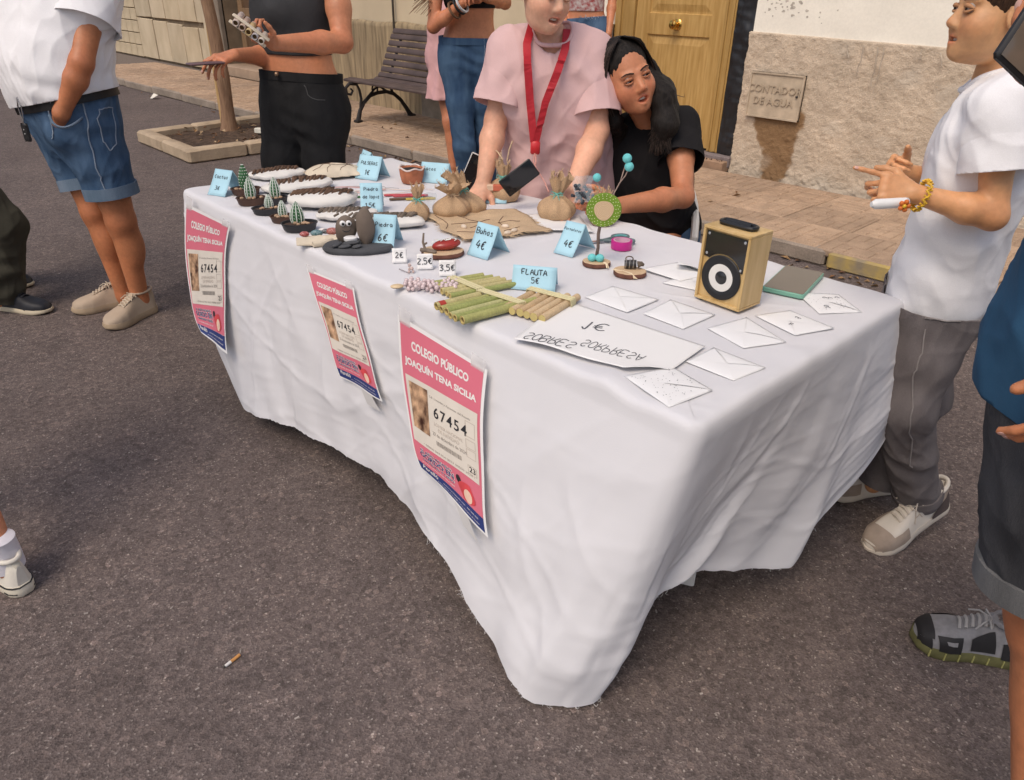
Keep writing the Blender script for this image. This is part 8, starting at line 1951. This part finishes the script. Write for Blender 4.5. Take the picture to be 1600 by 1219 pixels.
for sg in (0, 1):
    q = (lambda u: u) if sg == 0 else (lambda u: 1 - u)
    patch([(q(.0), .60), (q(.22), .62), (q(.30), .84), (q(.0), .80)], run_k, "side_panel"); patch([(q(.02), .30), (q(.26), .36), (q(.16), .54), (q(.02), .52)], run_k, "side_panel")
    patch([(q(.0), .0), (q(.16), .0), (q(.12), .26), (q(.0), .24)], run_k, "side_panel"); patch([(q(.08), .655), (q(.15), .66), (q(.18), .76), (q(.11), .74)], run_g, "side_panel", .004)
patch([(.2, .86), (.8, .86), (.8, .985), (.2, .985)], run_k, "toe_panel"); patch([(0, .86), (.2, .88), (.2, .985), (0, .985)], run_k, "toe_panel"); patch([(1, .86), (.8, .88), (.8, .985), (1, .985)], run_k, "toe_panel")
b = MB()
for k in range(7):
    t = .08 + .13 * k
    for s_ in (-1, 1):
        w_ = .054 * float(np.interp(t, [0, .03, .1, .3, .5, .7, .85, .95], [.30, .52, .70, .70, .76, 1.0, .94, .66])) * 1.06; b.tube([T(L * t, s_ * w_, .006), T(L * t, s_ * w_, .028)], .0018, 4)
P.add(b, "sole_ribs", mat("rib_yellow", (.40, .38, .14), .5, .1, 30), o)
shoe(P, (J_['ankL'].x + .03, J_['ankL'].y + .07), (J_['ankL'].x - .20, J_['ankL'].y - .11), .108, .088, .034, run_g, run_s)
slab_phone(V3((-0.2189, 0.9450, 1.4405)), ER * .80 - UP * .55 + tocam((0.1, .9, 0)) * -.1, ER * .45 + UP * .60 - tocam((.1, .9, 0)) * .5, .076, .150, .011, "black cased phone held up at the right edge by the striding person", blk, glass_g)

# ---------------------------------------------------------------- two passers-by whose feet show at the left edge
olv = mat("olive_twill", (.050, .046, .032), .9, .2, 8, bump=.001, bscale=60); 
bX = Vector((-4.18, .56, 0)); er = ER
J_ = {}
hipc = bX + Vector((-.16, -.06, .90)); sd_ = Vector((-.7, .7, 0))
J_ = dict(hipL=hipc + sd_ * .09, hipR=hipc - sd_ * .09, shL=hipc + sd_ * .19 + UP * .52, shR=hipc - sd_ * .19 + UP * .52, kneeL=V3((-4.3821, 0.5778, 0.4427)), kneeR=V3((-4.1725, 0.6313, 0.4098)), ankL=Vector((-4.62, .60, .07)), ankR=V3((-4.1836, 0.5528, 0.0711)))
J_['elL'] = J_['shL'] + Vector((-.04, -.02, -.28)) + sd_ * .10; J_['elR'] = J_['shR'] + Vector((-.04, -.02, -.28)) - sd_ * .10; J_['wrL'] = J_['elL'] + Vector((.07, .07, -.23)) + sd_ * .03; J_['wrR'] = J_['elR'] + Vector((.07, .07, -.23)) - sd_ * .03
P = Person("passer-by in olive trousers whose black shoe shows at the left edge", (-4.25, .5, 0), sk_tan, .007)
torso(P.S, J_, 'm', 1.0)
for s2 in 'LR': P.arm(J_['sh' + s2], J_['el' + s2], J_['wr' + s2]); P.leg(J_['hip' + s2], J_['knee' + s2], J_['ank' + s2], 1.0, (.7, .7, 0)); hand_sdf(P.S, J_['wr' + s2], (0, 0, -1), (.7, -.7, 0), 1)
tp_ = mid(J_['shL'], J_['shR']); P.neck(tp_, tp_ + UP * .10); Hd = P.head(tp_ + UP * .22, ER, (0, 0, 1)); P.build_body(); hair_cap(P, Hd, hair_b)
tee(P, J_, 'm', dark_tee, .0, .55, 1.04, .015, wr=foldfn(.0085, 5, 3)); pants(P, J_, 'm', olv, .06, None, None, 1.04, .014, (.11, .10, .092), "olive_trousers", wr=sumf(foldfn(.010, 6, 3), folds_at(V3((-4.0609, 0.5645, 0.1755)), .10, .010, (0, 0, 1), 70)))
nv = mat("shoe_navy", (.016, .017, .022), .55, .15, 30); cs = mat("shoe_cream_sole", (.60, .52, .38), .7, .06, 20)
o, T, L, U = shoe(P, (-4.26, .505), (-3.985, .705), .104, .085, .026, nv, cs, nv); shoe(P, (-4.70, .55), (-4.43, .73), .104, .085, .026, nv, cs, nv)
b = MB(); b.tube([U(.95, .50) , U(.86, .46), U(.78, .42)], .003, 5); b.tube([U(.05, .50), U(.14, .46), U(.22, .42)], .003, 5); P.add(b, "side_stripe", cs, o)

hipc = Vector((-2.32, -.02, .86)); J_ = dict(hipL=hipc + Vector((.0, -.10, 0)), hipR=hipc + Vector((-.0, .09, 0)), shL=hipc + Vector((0, -.19, .50)), shR=hipc + Vector((0, .19, .50)), kneeL=Vector((-2.36, -.12, .46)), kneeR=Vector((-2.20, .07, .46)), ankL=Vector((-2.45, -.14, .08)), ankR=Vector((-2.005, .082, .10)))
J_['elL'] = J_['shL'] + Vector((.02, -.03, -.28)); J_['elR'] = J_['shR'] + Vector((.02, .03, -.28)); J_['wrL'] = J_['elL'] + Vector((-.06, 0, -.24)); J_['wrR'] = J_['elR'] + Vector((-.06, 0, -.24))
P = Person("passer-by in a white sneaker and pale sock leaving at the lower left edge", (-2.25, 0, 0), sk_red, .007)
torso(P.S, J_, 'f', 1.0)
for s2 in 'LR': P.arm(J_['sh' + s2], J_['el' + s2], J_['wr' + s2], .95); P.leg(J_['hip' + s2], J_['knee' + s2], J_['ank' + s2], .95, (-1, 0, 0)); hand_sdf(P.S, J_['wr' + s2], (0, 0, -1), (-1, 0, 0), 1)
tp_ = mid(J_['shL'], J_['shR']); P.neck(tp_, tp_ + UP * .10, .047); Hd = P.head(tp_ + UP * .22, (-1, 0, 0), (0, 0, 1), female=True); bd_ = P.build_body(); hair_cap(P, Hd, hair_b)
tee(P, J_, 'f', w_tee, .0, .5, 1.04, .015); pants(P, J_, 'f', den_b, .06, .5, .5, 1.04, .014, (.108, .10, .09), "denim_shorts")
cv = mat("canvas_white", (.66, .62, .54), .85, .05, 20, bump=.0008, bscale=200); rb = mat("rubber_cream", (.64, .59, .48), .6, .05, 20)
for s2, he, to in (('R', (-1.945, .100), (-2.20, .02)), ('L', (-2.36, -.13), (-2.62, -.17))):
    o, T, L, U = shoe(P, he, to, .094, .080, .036, cv, rb, cv)
    b = MB(); 
    for z_ in (.033,):
        hw_ = lambda t: .047 * float(np.interp(t, [0, .03, .1, .3, .5, .7, .85, .95, .985, 1], [.30, .52, .70, .70, .76, 1.0, .94, .66, .42, .10])) * 1.045
        ring = [T(L * t, hw_(t), z_) for t in np.linspace(0, 1, 26)] + [T(L * t, -hw_(t), z_) for t in np.linspace(1, 0, 26)]; ring.append(ring[0]); b.tube(ring, .0022, 5)
    b.tube([T(L * t, -hw_(t) * 1.01, .013) for t in np.linspace(.02, .16, 6)], .002, 5); b.tube([T(L * t, hw_(t) * 1.01, .013) for t in np.linspace(.02, .16, 6)], .002, 5)
    P.add(b, "sole_line", run_k, o)
    b = MB(); b.grid(lambda u, v: U(.36 + .28 * u, .004 + .05 * v) + (U(.36 + .28 * u, .004 + .05 * v) - T(L * .12, 0, .06)).normalized() * .003, 6, 5); P.add(b, "heel_tab", mat("tab_grey", (.50, .46, .38), .8), o)
    b = MB(); a_ = J_['ank' + s2]; b.lathe([(.044, -.03), (.043, .02), (.041, .055), (.043, .062), (.040, .064)], a_, 20); P.add(b, "sock", mat("sock_white", (.62, .60, .64), .95, .04, 60, bump=.001, bscale=300))
